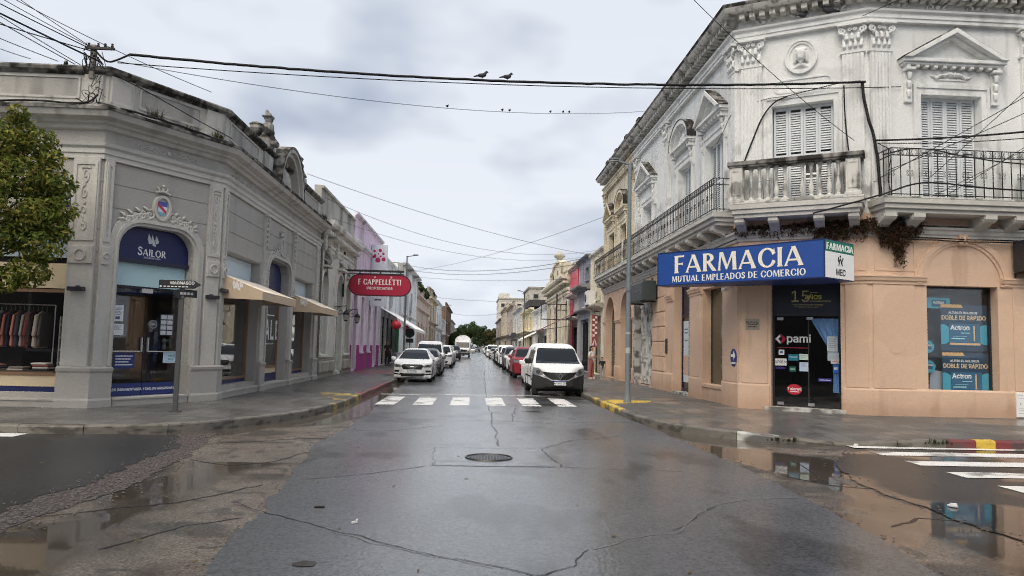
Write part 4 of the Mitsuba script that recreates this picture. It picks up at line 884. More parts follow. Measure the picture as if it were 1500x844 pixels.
# ================================================================== right corner: two-storey pharmacy building
rb_ = thing('corner_pharmacy_building', 'tall two-storey corner building, peach below and stained white above, with balconies', 'building')
G3, G2, G1 = Fr((7.25, 19.95), (0, -1)), Fr((7.25, 19.95), (2.8, -1.65)), Fr((10.05, 18.3), (1, 0))
M2 = 3.25; S3 = -21.2
ZF = 5.30                                    # top of the ground floor walls
DW, DD, DO = rc(-3.25, -1.38, .65, 3.62), rc(-6.62, -4.70, .20, 4.35), rc(-13.0, -9.98, .15, 4.55)
A1, A2 = archway(-16.35, -13.75, .17, 3.15, 1.28), archway(-20.5, -17.9, .17, 3.15, 1.28)
PD = rc(.83, 2.55, .18, 3.56); PW = rc(1.48, 3.36, .65, 3.48)
gnd = [(G3, rc(S3, 0, .02, ZF).difference(unary_union([DW, DD, DO, A1, A2]))), (G2, rc(0, M2, .02, ZF).difference(PD)), (G1, rc(0, 9.9, .02, ZF).difference(unary_union([PW, rc(6.2, 8.0, .65, 3.48)])))]
rw = part(rb_, 'ground_wall', 'peach painted ground floor wall')
put(rw, [fr.slab(g, -.40, 0) for fr, g in gnd], 'peach_stucco')
US = [(rc(-2.95, -1.25, 5.6, 8.18), 'A'), (rc(-6.1, -4.5, 5.6, 8.18), 'B'), (rc(-11.7, -10.1, 5.6, 7.85), 'C')]
UC = [(rc(-16.75, -15.25, 5.6, 7.85), 'D'), (rc(-19.9, -18.3, 5.6, 7.85), 'E')]
UW2, UW1 = rc(.88, 2.44, 5.6, 8.40), rc(1.42, 3.05, 5.6, 8.48)
UW1b = rc(6.2, 7.9, 5.6, 8.48)
up = part(rb_, 'upper_wall', 'stained white upper wall')
put(up, [G3.slab(rc(-13.1, 0, ZF + .002, 11.0).difference(unary_union([u for u, _ in US])), -.40, -.02), G2.slab(rc(0, M2, ZF + .002, 11.0).difference(UW2), -.40, -.02), G1.slab(rc(0, 9.9, ZF + .002, 11.0).difference(unary_union([UW1, UW1b])), -.40, -.02)], 'white_stucco')
put(part(rb_, 'upper_wall', 'cream painted upper wall at the far end'), G3.slab(rc(S3, -13.102, ZF + .002, 11.0).difference(unary_union([u for u, _ in UC])), -.40, -.02), 'cream_stucco')
# ground floor: plinth, pilasters with mouldings, string course
def pathpts(fr, *ss): return [fr.pt(s, 0, 0)[:2] for s in ss]
pl_prof = [(-.02, .02), (.05, .02), (.05, .78), (.03, .82), (-.02, .83)]
plinths = [pathpts(G3, -13.7, -13.05), pathpts(G3, -17.85, -16.4), pathpts(G3, -21.2, -20.55), pathpts(G3, -9.93, -6.70), pathpts(G3, -4.62, -3.28), pathpts(G3, -1.34) + [(7.25, 19.95)] + pathpts(G2, .79), pathpts(G2, 2.59) + [(10.05, 18.3)] + pathpts(G1, 9.9)]
for p in plinths: add(rb_, 'plinth', sweep(pl_prof, p), 'peach_stucco')
sill = add(rb_, 'plinth_sill', sweep([(-.02, .56), (.045, .56), (.045, .645), (-.02, .649)], pathpts(G3, -3.24, -1.39)), 'peach_stucco')
cap_prof = [(-.02, 3.48), (.05, 3.48), (.05, 3.54), (.09, 3.57), (.11, 3.64), (.13, 3.66), (.13, 3.70), (-.02, 3.72)]
for p in [pathpts(G3, -4.62, -3.28), pathpts(G3, -1.34) + [(7.25, 19.95)] + pathpts(G2, .80), pathpts(G2, 2.58) + [(10.05, 18.3)] + pathpts(G1, 1.44), pathpts(G1, 3.42, 6.1), pathpts(G3, -7.6, -6.7)]:
    add(rb_, 'pilaster_moulding', sweep(cap_prof, p), 'peach_stucco')
for p in [pathpts(G3, -13.7, -13.1), pathpts(G3, -17.85, -16.4), pathpts(G3, -21.2, -20.55)]:
    add(rb_, 'pilaster_moulding', sweep([(-.02, 3.0), (.04, 3.0), (.06, 3.08), (.09, 3.11), (.09, 3.16), (-.02, 3.17)], p), 'peach_stucco')
for fr, a, b in ((G3, -1.30, -.06), (G2, .06, .74), (G2, 2.66, 3.19), (G1, .06, 1.15), (G1, 3.75, 5.8), (G3, -4.5, -3.4)):
    add(rb_, 'pilaster', fr(bbox2(a, b, -.02, .028, .832, 3.479)), 'peach_stucco')
add(rb_, 'string_course', sweep([(-.02, 4.70), (.05, 4.70), (.06, 4.76), (.10, 4.79), (.12, 4.87), (.17, 4.90), (.17, 4.96), (-.02, 4.98)], PR), 'pale_stucco')
add(rb_, 'string_course_cap', sweep([(-.02, 4.981), (.18, 4.962), (.18, 5.0), (-.02, 5.03)], PR), 'mouldy_stone')
# panels in the ground floor wall over the mouldings
for fr, a, b in ((G1, .12, 1.20), (G2, 2.70, 3.15), (G3, -1.2, -.15), (G2, .1, .7)):
    add(rb_, 'wall_panel', fr(frame(rc(a, b, 3.82, 4.62), rc(a + .045, b - .045, 3.865, 4.575), -.02, .018)), 'peach_stucco')
add(rb_, 'wall_patch', G1(bbox2(.55, .80, .028, .036, 1.72, 2.02, .003)), 'peach_stucco', label='small square patch left in the front wall')
c = 2.42
for i, (r0, r1, t) in enumerate(((1.02, 1.10, .035), (1.10, 1.22, .065), (1.22, 1.28, .03))):
    add(rb_, 'window_arch', G1.slab(circ((c, 3.52), r1, 64).difference(circ((c, 3.52), r0, 64)).intersection(sg.box(-5, 3.51, 9, 9)), -.02, t), 'peach_stucco', 35)
add(rb_, 'keystone', G1([bbox2(c - .11, c + .11, .0, .12, 4.52, 4.80)] + [leafblob((c, 4.76), .2, .05, -PI / 2, .16)]), 'peach_stucco', 40)
for a, b in ((-16.45, -13.65), (-20.6, -17.8)):
    add(rb_, 'door_arch', G3.slab(archway(a - .0, b + .0, 3.17, 3.172, 1.40).difference(archway(a + .1, b - .1, 3.0, 3.15, 1.28)), -.02, .05), 'peach_stucco', 35)
# rusticated blocks between the doors
for j in range(6):
    for i in range(2):
        a = -9.75 + i * .98; add(rb_, 'rustic_block', G3(bbox2(a + .02 , a + .94, -.02, .045, .86 + .575 * j, 1.40 + .575 * j, .015)), 'peach_stucco')
# ---- upper storey ornaments
def fluted(fr, a, b, z0, z1, bs):
    n = 6; w = (b - a) / n; ms = [box(a, b, -.03, .07, z0, z1), bbox2(a - .03, b + .03, -.02, .12, z0 - .30, z0 + .02), bbox2(a - .02, b + .02, -.02, .10, z0 + .02, z0 + .10)]
    for i in range(n):
        x = a + (i + .5) * w; ms.append(slab(rc(x - w * .30, x + w * .30, z0 + .14, z1 - .06), .07, .098))
    return add(rb_, 'pilaster', fr(ms), bs)
def capital(fr, a, b, z0, z1, bs):
    c, w, h = (a + b) / 2, (b - a), z1 - z0; ms = [box(a + .01, b - .01, -.03, .09, z0, z1 - .06), bbox2(a - .05, b + .05, -.02, .10, z0 - .04, z0 + .02), bbox2(a - .10, b + .10, -.02, .24, z1 - .07, z1)]
    for i in range(4): ms.append(leafblob((a + w * (i + .5) / 4, z0 + .03), h * .42, w * .10, PI / 2 + R.uniform(-.1, .1), .13))
    for i in range(3): ms.append(leafblob((a + w * (i + 1) / 4, z0 + h * .30), h * .42, w * .10, PI / 2 + R.uniform(-.1, .1), .17))
    for k in (-1, 1):
        p = spiral((c + k * w * .46, z1 - .19), .10, 1.4, PI / 2, -k, 18); p[:, 1] = .16; ms.append(tube(p, .026, 6)); ms.append(leafblob((c + k * w * .3, z0 + h * .5), h * .4, w * .08, PI / 2 - k * .6, .16))
        p = spiral((c + k * w * .13, z1 - .15), .06, 1.3, PI / 2, k, 14); p[:, 1] = .15; ms.append(tube(p, .02, 5))
    ms.append(mf(ball((c, .2, z1 - .05), .06, 8)))
    return add(rb_, 'capital', fr(ms), bs, 45)
CZ0, CZ1 = 9.60, 10.34
for fr, a, b, bs in ((G2, .06, .62, 'white_stucco'), (G2, 2.66, 3.18, 'white_stucco'), (G1, .06, .60, 'white_stucco'), (G1, 4.15, 4.75, 'white_stucco'), (G3, -.62, -.06, 'white_stucco'), (G3, -7.9, -7.3, 'white_stucco'), (G3, -13.06, -12.5, 'white_stucco'), (G3, -14.1, -13.55, 'cream_stucco'), (G3, -21.1, -20.6, 'cream_stucco')):
    fluted(fr, a, b, 5.98, CZ0, bs); capital(fr, a, b, CZ0, CZ1, bs)
def surround(fr, op, bs, zt):
    s0, _, s1, z1 = op.bounds
    add(rb_, 'window_surround', fr([frame(rc(s0 - .21, s1 + .21, 5.66, z1 + .27), rc(s0, s1, 5.6, z1), -.02, .03), frame(rc(s0 - .21, s1 + .21, 5.66, z1 + .27), rc(s0 - .13, s1 + .13, 5.6, z1 + .17), .03, .065)]), bs)
def side_console(fr, c, z1, h, w, bs):
    ms = [bbox2(c - w / 2, c + w / 2, -.02, .06, z1 - h, z1)]
    p = spiral((0, 0), .10, 1.2, PI, 1, 16)
    ms += [leafblob((c, z1 - .06 - i * h * .26), h * .34, w * .33, -PI / 2, .14 - .03 * i) for i in range(3)] + [bbox2(c - w * .62, c + w * .62, -.02, .22, z1 - .07, z1)]
    add(rb_, 'console', fr(ms), bs, 40)
def pediment(fr, s0, s1, zb, za, kind, bs, door):
    c = (s0 + s1) / 2; q = add(rb_, 'pediment', fr(bbox2(s0, s1, -.02, .20, zb, zb + .06)), bs)
    ms = [bbox2(s0 - .04, s1 + .04, -.02, .27, zb + .062, zb + .15)]
    if kind == 'tri':
        zt = zb + .15; rake = lambda d: sg.Polygon([(s0 - .06 + d, zt + d * .0), (s1 + .06 - d, zt), (c, za - d * .62)])
        ms += [slab(rake(0).difference(rake(.20)), -.02, .34), slab(rake(.20).difference(rake(.34)), -.02, .17), slab(rake(.2), -.02, .0)]
        add(q, 'raking_cap', fr.slab(sa.translate(rake(-.03), 0, .022).difference(rake(-.001)), -.02, .30), 'mouldy_stone')
        n = 7
        for k in (-1, 1):
            for i in range(n):
                t = (i + .8) / (n + .6); x = c + k * (c - s0) * (1 - t) * .86; z = zt + .04 + (za - zt - .26) * t
                ms.append(bbox2(x - .045, x + .045, .03, .15, z - .01, z + .07))
    else:
        h = (s1 - s0) / 2; zt = zb + .15
        ar = lambda d: sa.scale(circ((c, zt), 1, 64), h + .04 - d, za - zt - d).intersection(sg.box(s0 - 1, zt, s1 + 1, za + 1))
        ms += [slab(ar(0).difference(ar(.13)), -.02, .28), slab(ar(.13).difference(ar(.22)), -.02, .17), slab(ar(.22), -.02, .03)]
        add(q, 'raking_cap', fr.slab(ar(-.03).difference(ar(-.001)), -.02, .30), 'mouldy_stone', 30)
        ms += [leafblob((c, zt + .04), .42, .07, a_, .1) for a_ in np.linspace(.4, PI - .4, 5)]
    n = max(6, int((s1 - s0) / .24))
    add(q, 'dentils', fr([bbox2(s0 + .12 + (s1 - s0 - .24) * i / (n - 1) - .05, s0 + .12 + (s1 - s0 - .24) * i / (n - 1) + .05, -.02, .19, zb - .075, zb - .002) for i in range(n)]), bs, stuff=True)
    add(q, 'tympanum', fr(ms), bs, 25)
    zd = door.bounds[3] + .27
    add(rb_, 'frieze_panel', fr(box(s0 + .18, s1 - .18, -.02, .02, zd, zb - .08)), bs)
    for k in (s0 + .17, s1 - .17): side_console(fr, k, zb - .08, min(.95, zb - .08 - (zd - .5)), .20, bs)
def garland(fr, c, z, w):
    ms = []
    for i in range(26):
        t = (i + .5) / 26 * 2 - 1; ms.append(mf(ball((c + t * w, .05, z + .10 * (1 - t * t) + R.uniform(-.02, .03)), R.uniform(.045, .075) * (1.1 - .4 * abs(t)), 6)))
    ms += [leafblob((c + k * w * .9, z), .2, .035, PI / 2 - k * 1.2) for k in (-1, 1)] + [bbox2(c - w, c + w, -.02, .05, z - .06, z - .015)]
    add(rb_, 'garland', fr(ms), 'white_stucco', 40)
for fr, op, bs, kind, w_, zb, za in ((G1, UW1, 'white_stucco', 'tri', .52, 9.22, 10.18), (G1, UW1b, 'white_stucco', 'tri', .52, 9.22, 10.18), (G3, US[0][0], 'white_stucco', 'tri', .32, 8.74, 9.70), (G3, US[1][0], 'white_stucco', 'arc', .34, 8.74, 9.72), (G3, US[2][0], 'white_stucco', 'tri', .70, 8.62, 9.66),
                                     (G3, UC[0][0], 'cream_stucco', 'arc', .40, 8.50, 9.55), (G3, UC[1][0], 'cream_stucco', 'tri', .42, 8.50, 9.50)):
    s0, _, s1, z1 = op.bounds; surround(fr, op, bs, z1); pediment(fr, s0 - w_, s1 + w_, zb, za, kind, bs, op)
surround(G2, UW2, 'white_stucco', 8.4)
garland(G1, 2.235, 8.92, .42)
add(rb_, 'wall_panel', G2(frame(rrect(.92, 2.42, 8.74, 9.12, .18), rrect(.96, 2.38, 8.78, 9.08, .15), -.02, .01)), 'white_stucco')
# medallion with a bearded head
mc, mz = 1.64, 9.70
e = lambda a, b: sa.scale(circ((mc, mz), 1, 48), a, b)
md = add(rb_, 'medallion', G2([frame(e(.42, .48), e(.36, .42), -.02, .07), frame(e(.36, .42), e(.30, .36), -.02, .04), slab(e(.31, .37), -.02, .0)]), 'white_stucco', 40)
hb = lambda s, o, z, r, sc=(1, 1, 1): ball((mc + s, o, mz + z), r, 12, (1, 1, 1))
head = [hull([hb(0, .06, .09, .135), hb(0, .10, -.06, .095)]), hull([hb(0, .15, .02, .022), hb(0, .17, -.03, .02)]), hull([hb(0, .12, -.09, .05), hb(0, .09, -.22, .03)]), hull([hb(-.07, .09, -.08, .04), hb(0, .1, -.2, .035)]), hull([hb(.07, .09, -.08, .04), hb(0, .1, -.2, .035)]),
        hull([hb(-.12, .04, .10, .06), hb(-.15, .02, -.14, .045)]), hull([hb(.12, .04, .10, .06), hb(.15, .02, -.14, .045)]), hull([hb(-.1, .06, .17, .06), hb(.1, .06, .17, .06)]), hull([hb(-.2, .0, -.32, .05), hb(.2, .0, -.32, .05), hb(0, .05, -.24, .07)]),
        hull([hb(-.075, .15, .065, .018), hb(-.02, .155, .06, .018)]), hull([hb(.075, .15, .065, .018), hb(.02, .155, .06, .018)]), hull([hb(-.05, .15, -.07, .02), hb(.05, .15, -.07, .02)])]
add(md, 'bust', G2(mf(m3.Manifold.batch_boolean(head, m3.OpType.Add).refine_to_length(.03))), 'white_stucco', True)
# entablature
EZ = 10.36
add(rb_, 'architrave', sweep([(-.03, EZ), (.12, EZ), (.12, EZ + .09), (.15, EZ + .10), (.15, EZ + .20), (.22, EZ + .25), (.24, EZ + .30), (-.03, EZ + .31)], PR[:1] + [(7.25, 33.05)] if False else [(7.25, 33.05)] + PR[1:]), 'white_stucco')
add(rb_, 'architrave', sweep([(-.03, EZ), (.12, EZ), (.12, EZ + .09), (.15, EZ + .10), (.15, EZ + .20), (.22, EZ + .25), (.24, EZ + .30), (-.03, EZ + .31)], [(7.25, 41.15), (7.25, 33.052)]), 'cream_stucco')
for fr, a, b, n, bs in ((G2, .2, 3.0, 3, 'white_stucco'), (G1, .3, 9, 8, 'white_stucco'), (G3, -12.8, -.2, 11, 'white_stucco'), (G3, -20.9, -13.4, 7, 'cream_stucco')):
    for i in range(n):
        x = a + (b - a) * (i + .5) / n; ms = []
        for k in (-1, 1):
            p = spiral((x + k * .2, EZ + .48), .11, 1.25, -PI / 2, k, 16); p[:, 1] = .015; ms.append(tube(p, .02, 5)); ms.append(leafblob((x + k * .12, EZ + .46), .2, .035, PI / 2 - k * .8, .05))
        ms.append(mf(ball((x, .02, EZ + .5), .07, 8)))
        add(rb_, 'frieze_ornament', fr(ms), bs, 40)
add(rb_, 'cornice', sweep([(-.03, 10.98), (.10, 10.98), (.12, 11.05), (.46, 11.06), (.50, 11.10), (.54, 11.16), (.56, 11.20), (-.03, 11.22)], PR), 'old_white')
add(rb_, 'cornice_cap', sweep([(-.03, 11.221), (.57, 11.203), (.60, 11.26), (.58, 11.30), (-.03, 11.36)], PR), 'mouldy_stone')
dz = []
for fr, a, b in ((G3, S3, 0), (G2, 0, M2), (G1, 0, 9.9)):
    n = int((b - a) / .26)
    for i in range(n): x = a + (b - a) * (i + .5) / n; dz.append(fr(bbox2(x - .075, x + .075, .08, .36, 10.90, 11.055)))
add(rb_, 'cornice_dentils', dz, 'old_white', stuff=True)
add(rb_, 'roof_parapet', [sweep([(-.35, 11.3), (-.02, 11.3), (-.02, 12.0), (.04, 12.06), (.04, 12.14), (-.38, 12.16)], [(7.25, 41.15), (7.25, 32.4)])] + [G3(bbox2(s - .25, s + .25, -.36, .05, 11.3, 12.25)) for s in (-13.0, -15.7, -18.3, -20.9)], 'mouldy_stone')
add(rb_, 'roof_parapet', sweep([(-.35, 11.3), (-.12, 11.3), (-.12, 11.62), (-.35, 11.62)], [(7.25, 32.3)] + PR[1:]), 'mouldy_stone')
# ---- balconies
def bracket(fr, s, o1, w, bs, z1=5.24):
    pr = sg.Polygon([(-.02, z1), (o1, z1), (o1, z1 - .10), (o1 - .06, z1 - .16), (o1 - .22, z1 - .20), (o1 - .40, z1 - .30), (.10, z1 - .36), (.02, z1 - .44), (-.02, z1 - .46)])
    m = trimesh.creation.extrude_polygon(pr, w, engine='earcut'); v = np.asarray(m.vertices)
    k = spiral((0, 0), .07, 1.2, 0, 1, 12)
    return fr([trimesh.Trimesh(np.column_stack([s - w / 2 + v[:, 2], v[:, 0], v[:, 1]]), m.faces, process=False)] + [tube(np.column_stack([np.full(12, s + q * (w / 2 + .003)), o1 - .10 + k[:, 0], z1 - .10 + k[:, 2]]), .014, 4) for q in (-1, 1)])
slabp = lambda o: [(-.05, 5.24), (o - .16, 5.24), (o - .12, 5.30), (o - .06, 5.33), (o - .04, 5.44), (o, 5.48), (o, 5.585), (-.05, 5.60)]
def balcony(lab): return part(rb_, 'balcony', lab)
b2 = balcony('balcony with stone balusters across the cut corner')
OB = .78; s0, s1 = -.10, 3.16
bp = [G2.pt(s0, -.05, 0)[:2], G2.pt(s0, .0, 0)[:2], G2.pt(s1, 0, 0)[:2]]
put(b2, G2([slab(rc(s0 + .1, s1 - .1, 5.24, 5.34), -.05, OB - .1), bbox2(s0 + .04, s1 - .04, -.05, OB - .04, 5.34, 5.46), bbox2(s0, s1, -.05, OB, 5.46, 5.60)]), 'pale_stucco')
add(b2, 'floor_edge', G2(box(s0 - .005, s1 + .005, -.05, OB + .008, 5.602, 5.65)), 'old_white')
for s in (.12, .98, 2.10, 2.92): add(b2, 'bracket', bracket(G2, s, OB - .14, .24, 'pale_stucco'), 'pale_stucco', 25)
for s in (s0 + .16, s1 - .24):
    add(b2, 'pedestal', G2([bbox2(s - .17, s + .17, OB - .36, OB - .02, 5.65, 6.62), bbox2(s - .20, s + .20, OB - .38, OB + .01, 5.651, 5.74)]), 'old_white')
    add(b2, 'pedestal_panel', G2(frame(rc(s - .12, s + .12, 5.84, 6.52), rc(s - .09, s + .09, 5.87, 6.49), OB - .02, OB - .002)), 'old_white')
bal = [(.06, 0), (.07, .0), (.07, .05), (.036, .08), (.046, .13), (.070, .22), (.058, .31), (.030, .44), (.027, .52), (.045, .54), (.027, .57), (.032, .70), (.045, .78), (.045, .83), (.065, .85), (.065, .92)]
nb = 11
for i in range(nb):
    if i == 5: continue                       # one baluster is missing
    s = s0 + .42 + (s1 - s0 - .90) * (i + .5) / nb
    add(b2, 'baluster', G2(move(lathe(bal, 14), s, OB - .19, 5.69)), 'old_white', 40)
add(b2, 'handrail', G2([bbox2(s0 - .06, s1 + .03, OB - .42, OB + .05, 6.64, 6.76, .02), bbox2(s0 - .02, s1 - .01, OB - .38, OB + .01, 6.60, 6.645)]), 'mouldy_stone')
add(b2, 'bottom_rail', G2(bbox2(s0 + .32, s1 - .40, OB - .32, OB - .05, 5.652, 5.70)), 'old_white')
for s in (s0 + .02, s1 - .10): add(b2, 'side_rail', G2([bbox2(s - .06, s + .10, -.02, OB - .42, 6.60, 6.74), bbox2(s - .06, s + .10, -.02, OB - .36, 5.65, 5.72)]), 'old_white')
for s in (s0 + .04, s1 - .08):
    for o in (.12, .30): add(b2, 'baluster', G2(move(lathe(bal, 12), s, o, 5.69)), 'old_white', 40)
def railing(holder, fr, s0, s1, o, z0, z1, step, returns=(), scroll_rows=True):
    r = part(holder, 'railing', 'wrought iron railing with scrolls'); h = z1 - z0
    rails = [box(s0, s1, o - .014, o + .014, z, z + .02) for z in (z0 + .05, z1 - .20, z1 - .02)]
    for s in returns: rails += [box(s - .014, s + .014, -.02, o, z, z + .02) for z in (z0 + .05, z1 - .20, z1 - .02)]
    put(r, fr(rails), 'iron')
    n = int((s1 - s0) / step); sc = []
    for i in range(n + 1):
        s = s0 + (s1 - s0) * i / n
        add(r, 'bar', fr(box(s - .009, s + .009, o - .009, o + .009, z0, z1)), 'iron')
        if i < n and scroll_rows:
            c = s + (s1 - s0) / n / 2; q = step * .24
            for k in (-1, 1):
                p = spiral((c + k * q, z1 - .145), q * .8, 1.2, PI / 2, -k, 11); p[:, 1] = o; sc.append(tube(p, .008, 4)); p = spiral((c + k * q, z1 - .065), q * .6, 1.1, -PI / 2, k, 9); p[:, 1] = o; sc.append(tube(p, .007, 4))
            if i % 2 == 0:
                for k in (-1, 1):
                    for u in (-1, 1): p = spiral((s + k * q * .9, z0 + h * .48 + u * .045), .04, 1.1, -u * PI / 2, k * u, 9); p[:, 1] = o; sc.append(tube(p, .007, 4))
    for s in returns:
        for t in np.arange(.12, o - .05, step): add(r, 'bar', fr(box(s - .009, s + .009, t - .009, t + .009, z0, z1)), 'iron')
    if sc: add(r, 'scrollwork', fr(sc), 'iron', stuff=True)
    return r
b1_ = balcony('iron railed balcony on the front facing the cross street'); s0, s1 = -.02, 5.2
put(b1_, G1([bbox2(s0 + .1, s1, -.05, .62, 5.22, 5.32), bbox2(s0 + .05, s1, -.05, .70, 5.32, 5.44), bbox2(s0, s1, -.05, .76, 5.44, 5.57)]), 'pale_stucco')
add(b1_, 'floor_edge', G1(box(s0 - .005, s1, -.05, .768, 5.572, 5.61)), 'old_white')
for s in (.22, .95, 2.80, 3.6, 4.9): add(b1_, 'bracket', bracket(G1, s, .64, .30, 'pale_stucco', 5.22), 'pale_stucco', 25)
railing(b1_, G1, s0 + .22, s1, .70, 5.61, 6.84, .235, (s0 + .22,))
b3 = balcony('long iron railed balcony along the parked street'); s0, s1 = -21.0, -.28
put(b3, G3([bbox2(s0, s1 - .12, -.05, .50, 5.22, 5.32), bbox2(s0, s1 - .06, -.05, .58, 5.32, 5.44), bbox2(s0, s1, -.05, .66, 5.44, 5.57)]), 'pale_stucco')
add(b3, 'floor_edge', G3(box(s0, s1 + .005, -.05, .668, 5.572, 5.61)), 'old_white')
for i in range(17): add(b3, 'bracket', bracket(G3, -.75 - i * 1.24, .54, .26, 'pale_stucco', 5.22), 'pale_stucco', 25)
railing(b3, G3, -13.0, s1 - .06, .60, 5.61, 6.56, .20, (s1 - .06,)); railing(b3, G3, s0, -13.15, .60, 5.61, 6.56, .24, (-13.15,))
add(b3, 'rail_post', G3(bbox2(-13.14, -13.02, .52, .66, 5.61, 6.62)), 'old_white')
# ---- shutters
def shutters(fr, op, leaves, o, gap=None):
    s0, z0, s1, z1 = op.bounds; z0 += .06; w = (s1 - s0 - .04) / leaves
    for i in range(leaves):
        a, b = s0 + .02 + i * w + .004, s0 + .02 + (i + 1) * w - .004; t = o + (.012 if i % 2 else 0)
        k = add(rb_, 'shutter', fr([box(a, a + .055, t - .045, t, z0, z1), box(b - .055, b, t - .045, t, z0, z1), box(a + .055, b - .055, t - .045, t, z0, z0 + .12), box(a + .055, b - .055, t - .045, t, z1 - .09, z1), box(a + .055, b - .055, t - .045, t, (z0 + z1) / 2 - .04, (z0 + z1) / 2 + .04)]), 'vc_satin', col=lin((205, 210, 212)))
        z = z0 + .15
        sl = trimesh.Trimesh(np.array([[a + .055, t - .040, .048], [b - .055, t - .040, .048], [b - .055, t - .006, .0], [a + .055, t - .006, .0], [a + .055, t - .040, .058], [b - .055, t - .040, .058], [b - .055, t - .006, .010], [a + .055, t - .006, .010]]), BF[:, ::-1], process=False)
        while z < z1 - .15:
            if abs(z + .03 - (z0 + z1) / 2) > .075 and not (gap and i == gap[0] and gap[1] < z < gap[2] and R.random() < .75):
                add(k, 'slat', fr(move(sl, 0, 0, z)), 'vc_satin', col=lin((212, 216, 218)))
            z += .066
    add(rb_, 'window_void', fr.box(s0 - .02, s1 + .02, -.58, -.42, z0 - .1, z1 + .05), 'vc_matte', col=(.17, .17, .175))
shutters(G2, UW2, 4, -.20, (2, 6.4, 6.9)); shutters(G1, UW1, 4, -.26); shutters(G1, UW1b, 4, -.26); shutters(G3, US[0][0], 4, -.20); shutters(G3, US[1][0], 4, -.22); shutters(G3, US[2][0], 4, -.24)
for u, _ in UC:
    s0, z0, s1, z1 = u.bounds; k = add(rb_, 'window', G3([box(s0, s0 + .08, -.3, -.22, z0, z1), box(s1 - .08, s1, -.3, -.22, z0, z1), box((s0 + s1) / 2 - .05, (s0 + s1) / 2 + .05, -.3, -.22, z0, z1), box(s0 + .08, s1 - .08, -.3, -.22, z1 - .08, z1)]), 'vc_satin', col=(.20, .15, .10))
    add(k, 'pane', quad(G3, s0 + .08, s1 - .08, z0, z1 - .08, -.27), 'vc_gloss', col=(.02, .022, .025))
# body and interior
ft = sg.Polygon([(7.6, 41.2), (7.6, 20.15), (10.2, 18.65), (19.9, 18.65), (19.9, 41.2)])
add(rb_, 'roof', flat(ft, 11.2), 'vc_matte', col=(.1, .1, .1))
add(rb_, 'rear_wall', [box(19.9, 20.1, 18.3, 41.4, 0, 11.2), box(7.25, 19.9, 41.16, 41.4, 0, 11.95)], 'white_stucco')
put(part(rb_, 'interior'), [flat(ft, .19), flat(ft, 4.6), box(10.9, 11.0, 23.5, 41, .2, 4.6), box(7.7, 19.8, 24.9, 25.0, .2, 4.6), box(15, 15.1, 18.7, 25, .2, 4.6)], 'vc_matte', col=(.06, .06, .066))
# ---- ground floor openings
DBL = lin((24, 30, 52))
k = part(rb_, 'door', 'glass pharmacy door under a dark head panel')
add(rb_, 'doorstep', G2.box(.70, 2.66, -.38, .14, .10, .235), 'chipped_white')
put(k, G2([box(.83, .89, -.34, -.26, .235, 3.56), box(2.49, 2.55, -.34, -.26, .235, 3.56), box(.89, 2.49, -.34, -.26, 2.66, 2.74)]), 'vc_satin', col=(.015, .017, .025))
add(k, 'pane', quad(G2, .89, 2.49, .26, 2.65, -.30), 'pane')
add(k, 'head_panel', G2.box(.89, 2.49, -.34, -.27, 2.74, 3.56), 'vc_satin', col=(.012, .016, .028))
for s, z in ((.95, 2.55), (1.70, 2.56), (.95, .28), (1.72, .28)): add(k, 'door_clamp', G2.box(s, s + .16, -.33, -.285, z, z + .075), 'vc_metal', col=(.45, .45, .47))
add(k, 'door_stile', G2.box(1.735, 1.75, -.305, -.295, .26, 2.65), 'vc_satin', col=(.08, .08, .08))
op = -.297
kk = thing('anniversary_banner', 'dark banner with gold fifteen years lettering over the pharmacy door', 'banner'); put(part(kk, 'board'), G2.box(1.00, 2.42, -.27, -.255, 2.80, 3.42), 'vc_satin', col=(.010, .014, .026))
GOLD = (.42, .36, .17)
add(kk, 'number', G2(move(ftext('15', .30, .003, False), 1.55, -.255, 3.04)), 'vc_satin', col=GOLD); add(kk, 'word', G2(move(ftext('AÑOS', .11, .003), 1.87, -.255, 3.11)), 'vc_satin', col=(.50, .48, .10))
add(kk, 'rule', G2([box(1.35, 2.12, -.255, -.252, 2.97, 2.98), box(1.40, 2.1, -.255, -.252, 2.925, 2.932), box(1.5, 2.0, -.255, -.252, 2.885, 2.892), box(1.78, 1.98, -.255, -.252, 3.28, 3.295), box(1.78, 2.3, -.255, -.252, 3.05, 3.065)]), 'vc_satin', col=GOLD)
kk = thing('door_lettering', 'white lettering with a red and white diamond emblem on the pharmacy door', 'lettering')
put(part(kk, 'word'), G2(move(ftext('pami', .20, .003), 1.50, op, 1.96)), 'vc_matte', col=(.75, .75, .75))
sq = sa.rotate(sg.box(1.04 - .10, 2.04 - .10, 1.04 + .10, 2.04 + .10), 45, origin=(1.04, 2.04)); sq2 = sa.rotate(sg.box(1.04 - .045, 2.04 - .045, 1.04 + .045, 2.04 + .045), 45, origin=(1.04, 2.04))
add(kk, 'emblem_left', G2.slab(sq.difference(sq2).intersection(sg.box(0, 0, 1.03, 5)), op, op + .003), 'vc_matte', col=(.75, .75, .75)); add(kk, 'emblem_right', G2.slab(sq.difference(sq2).intersection(sg.box(1.05, 0, 3, 5)), op, op + .003), 'vc_matte', col=lin((190, 40, 70)))
add(kk, 'underline', G2.box(.95, 1.72, op, op + .003, 1.80, 1.815), 'vc_matte', col=lin((190, 60, 90)))
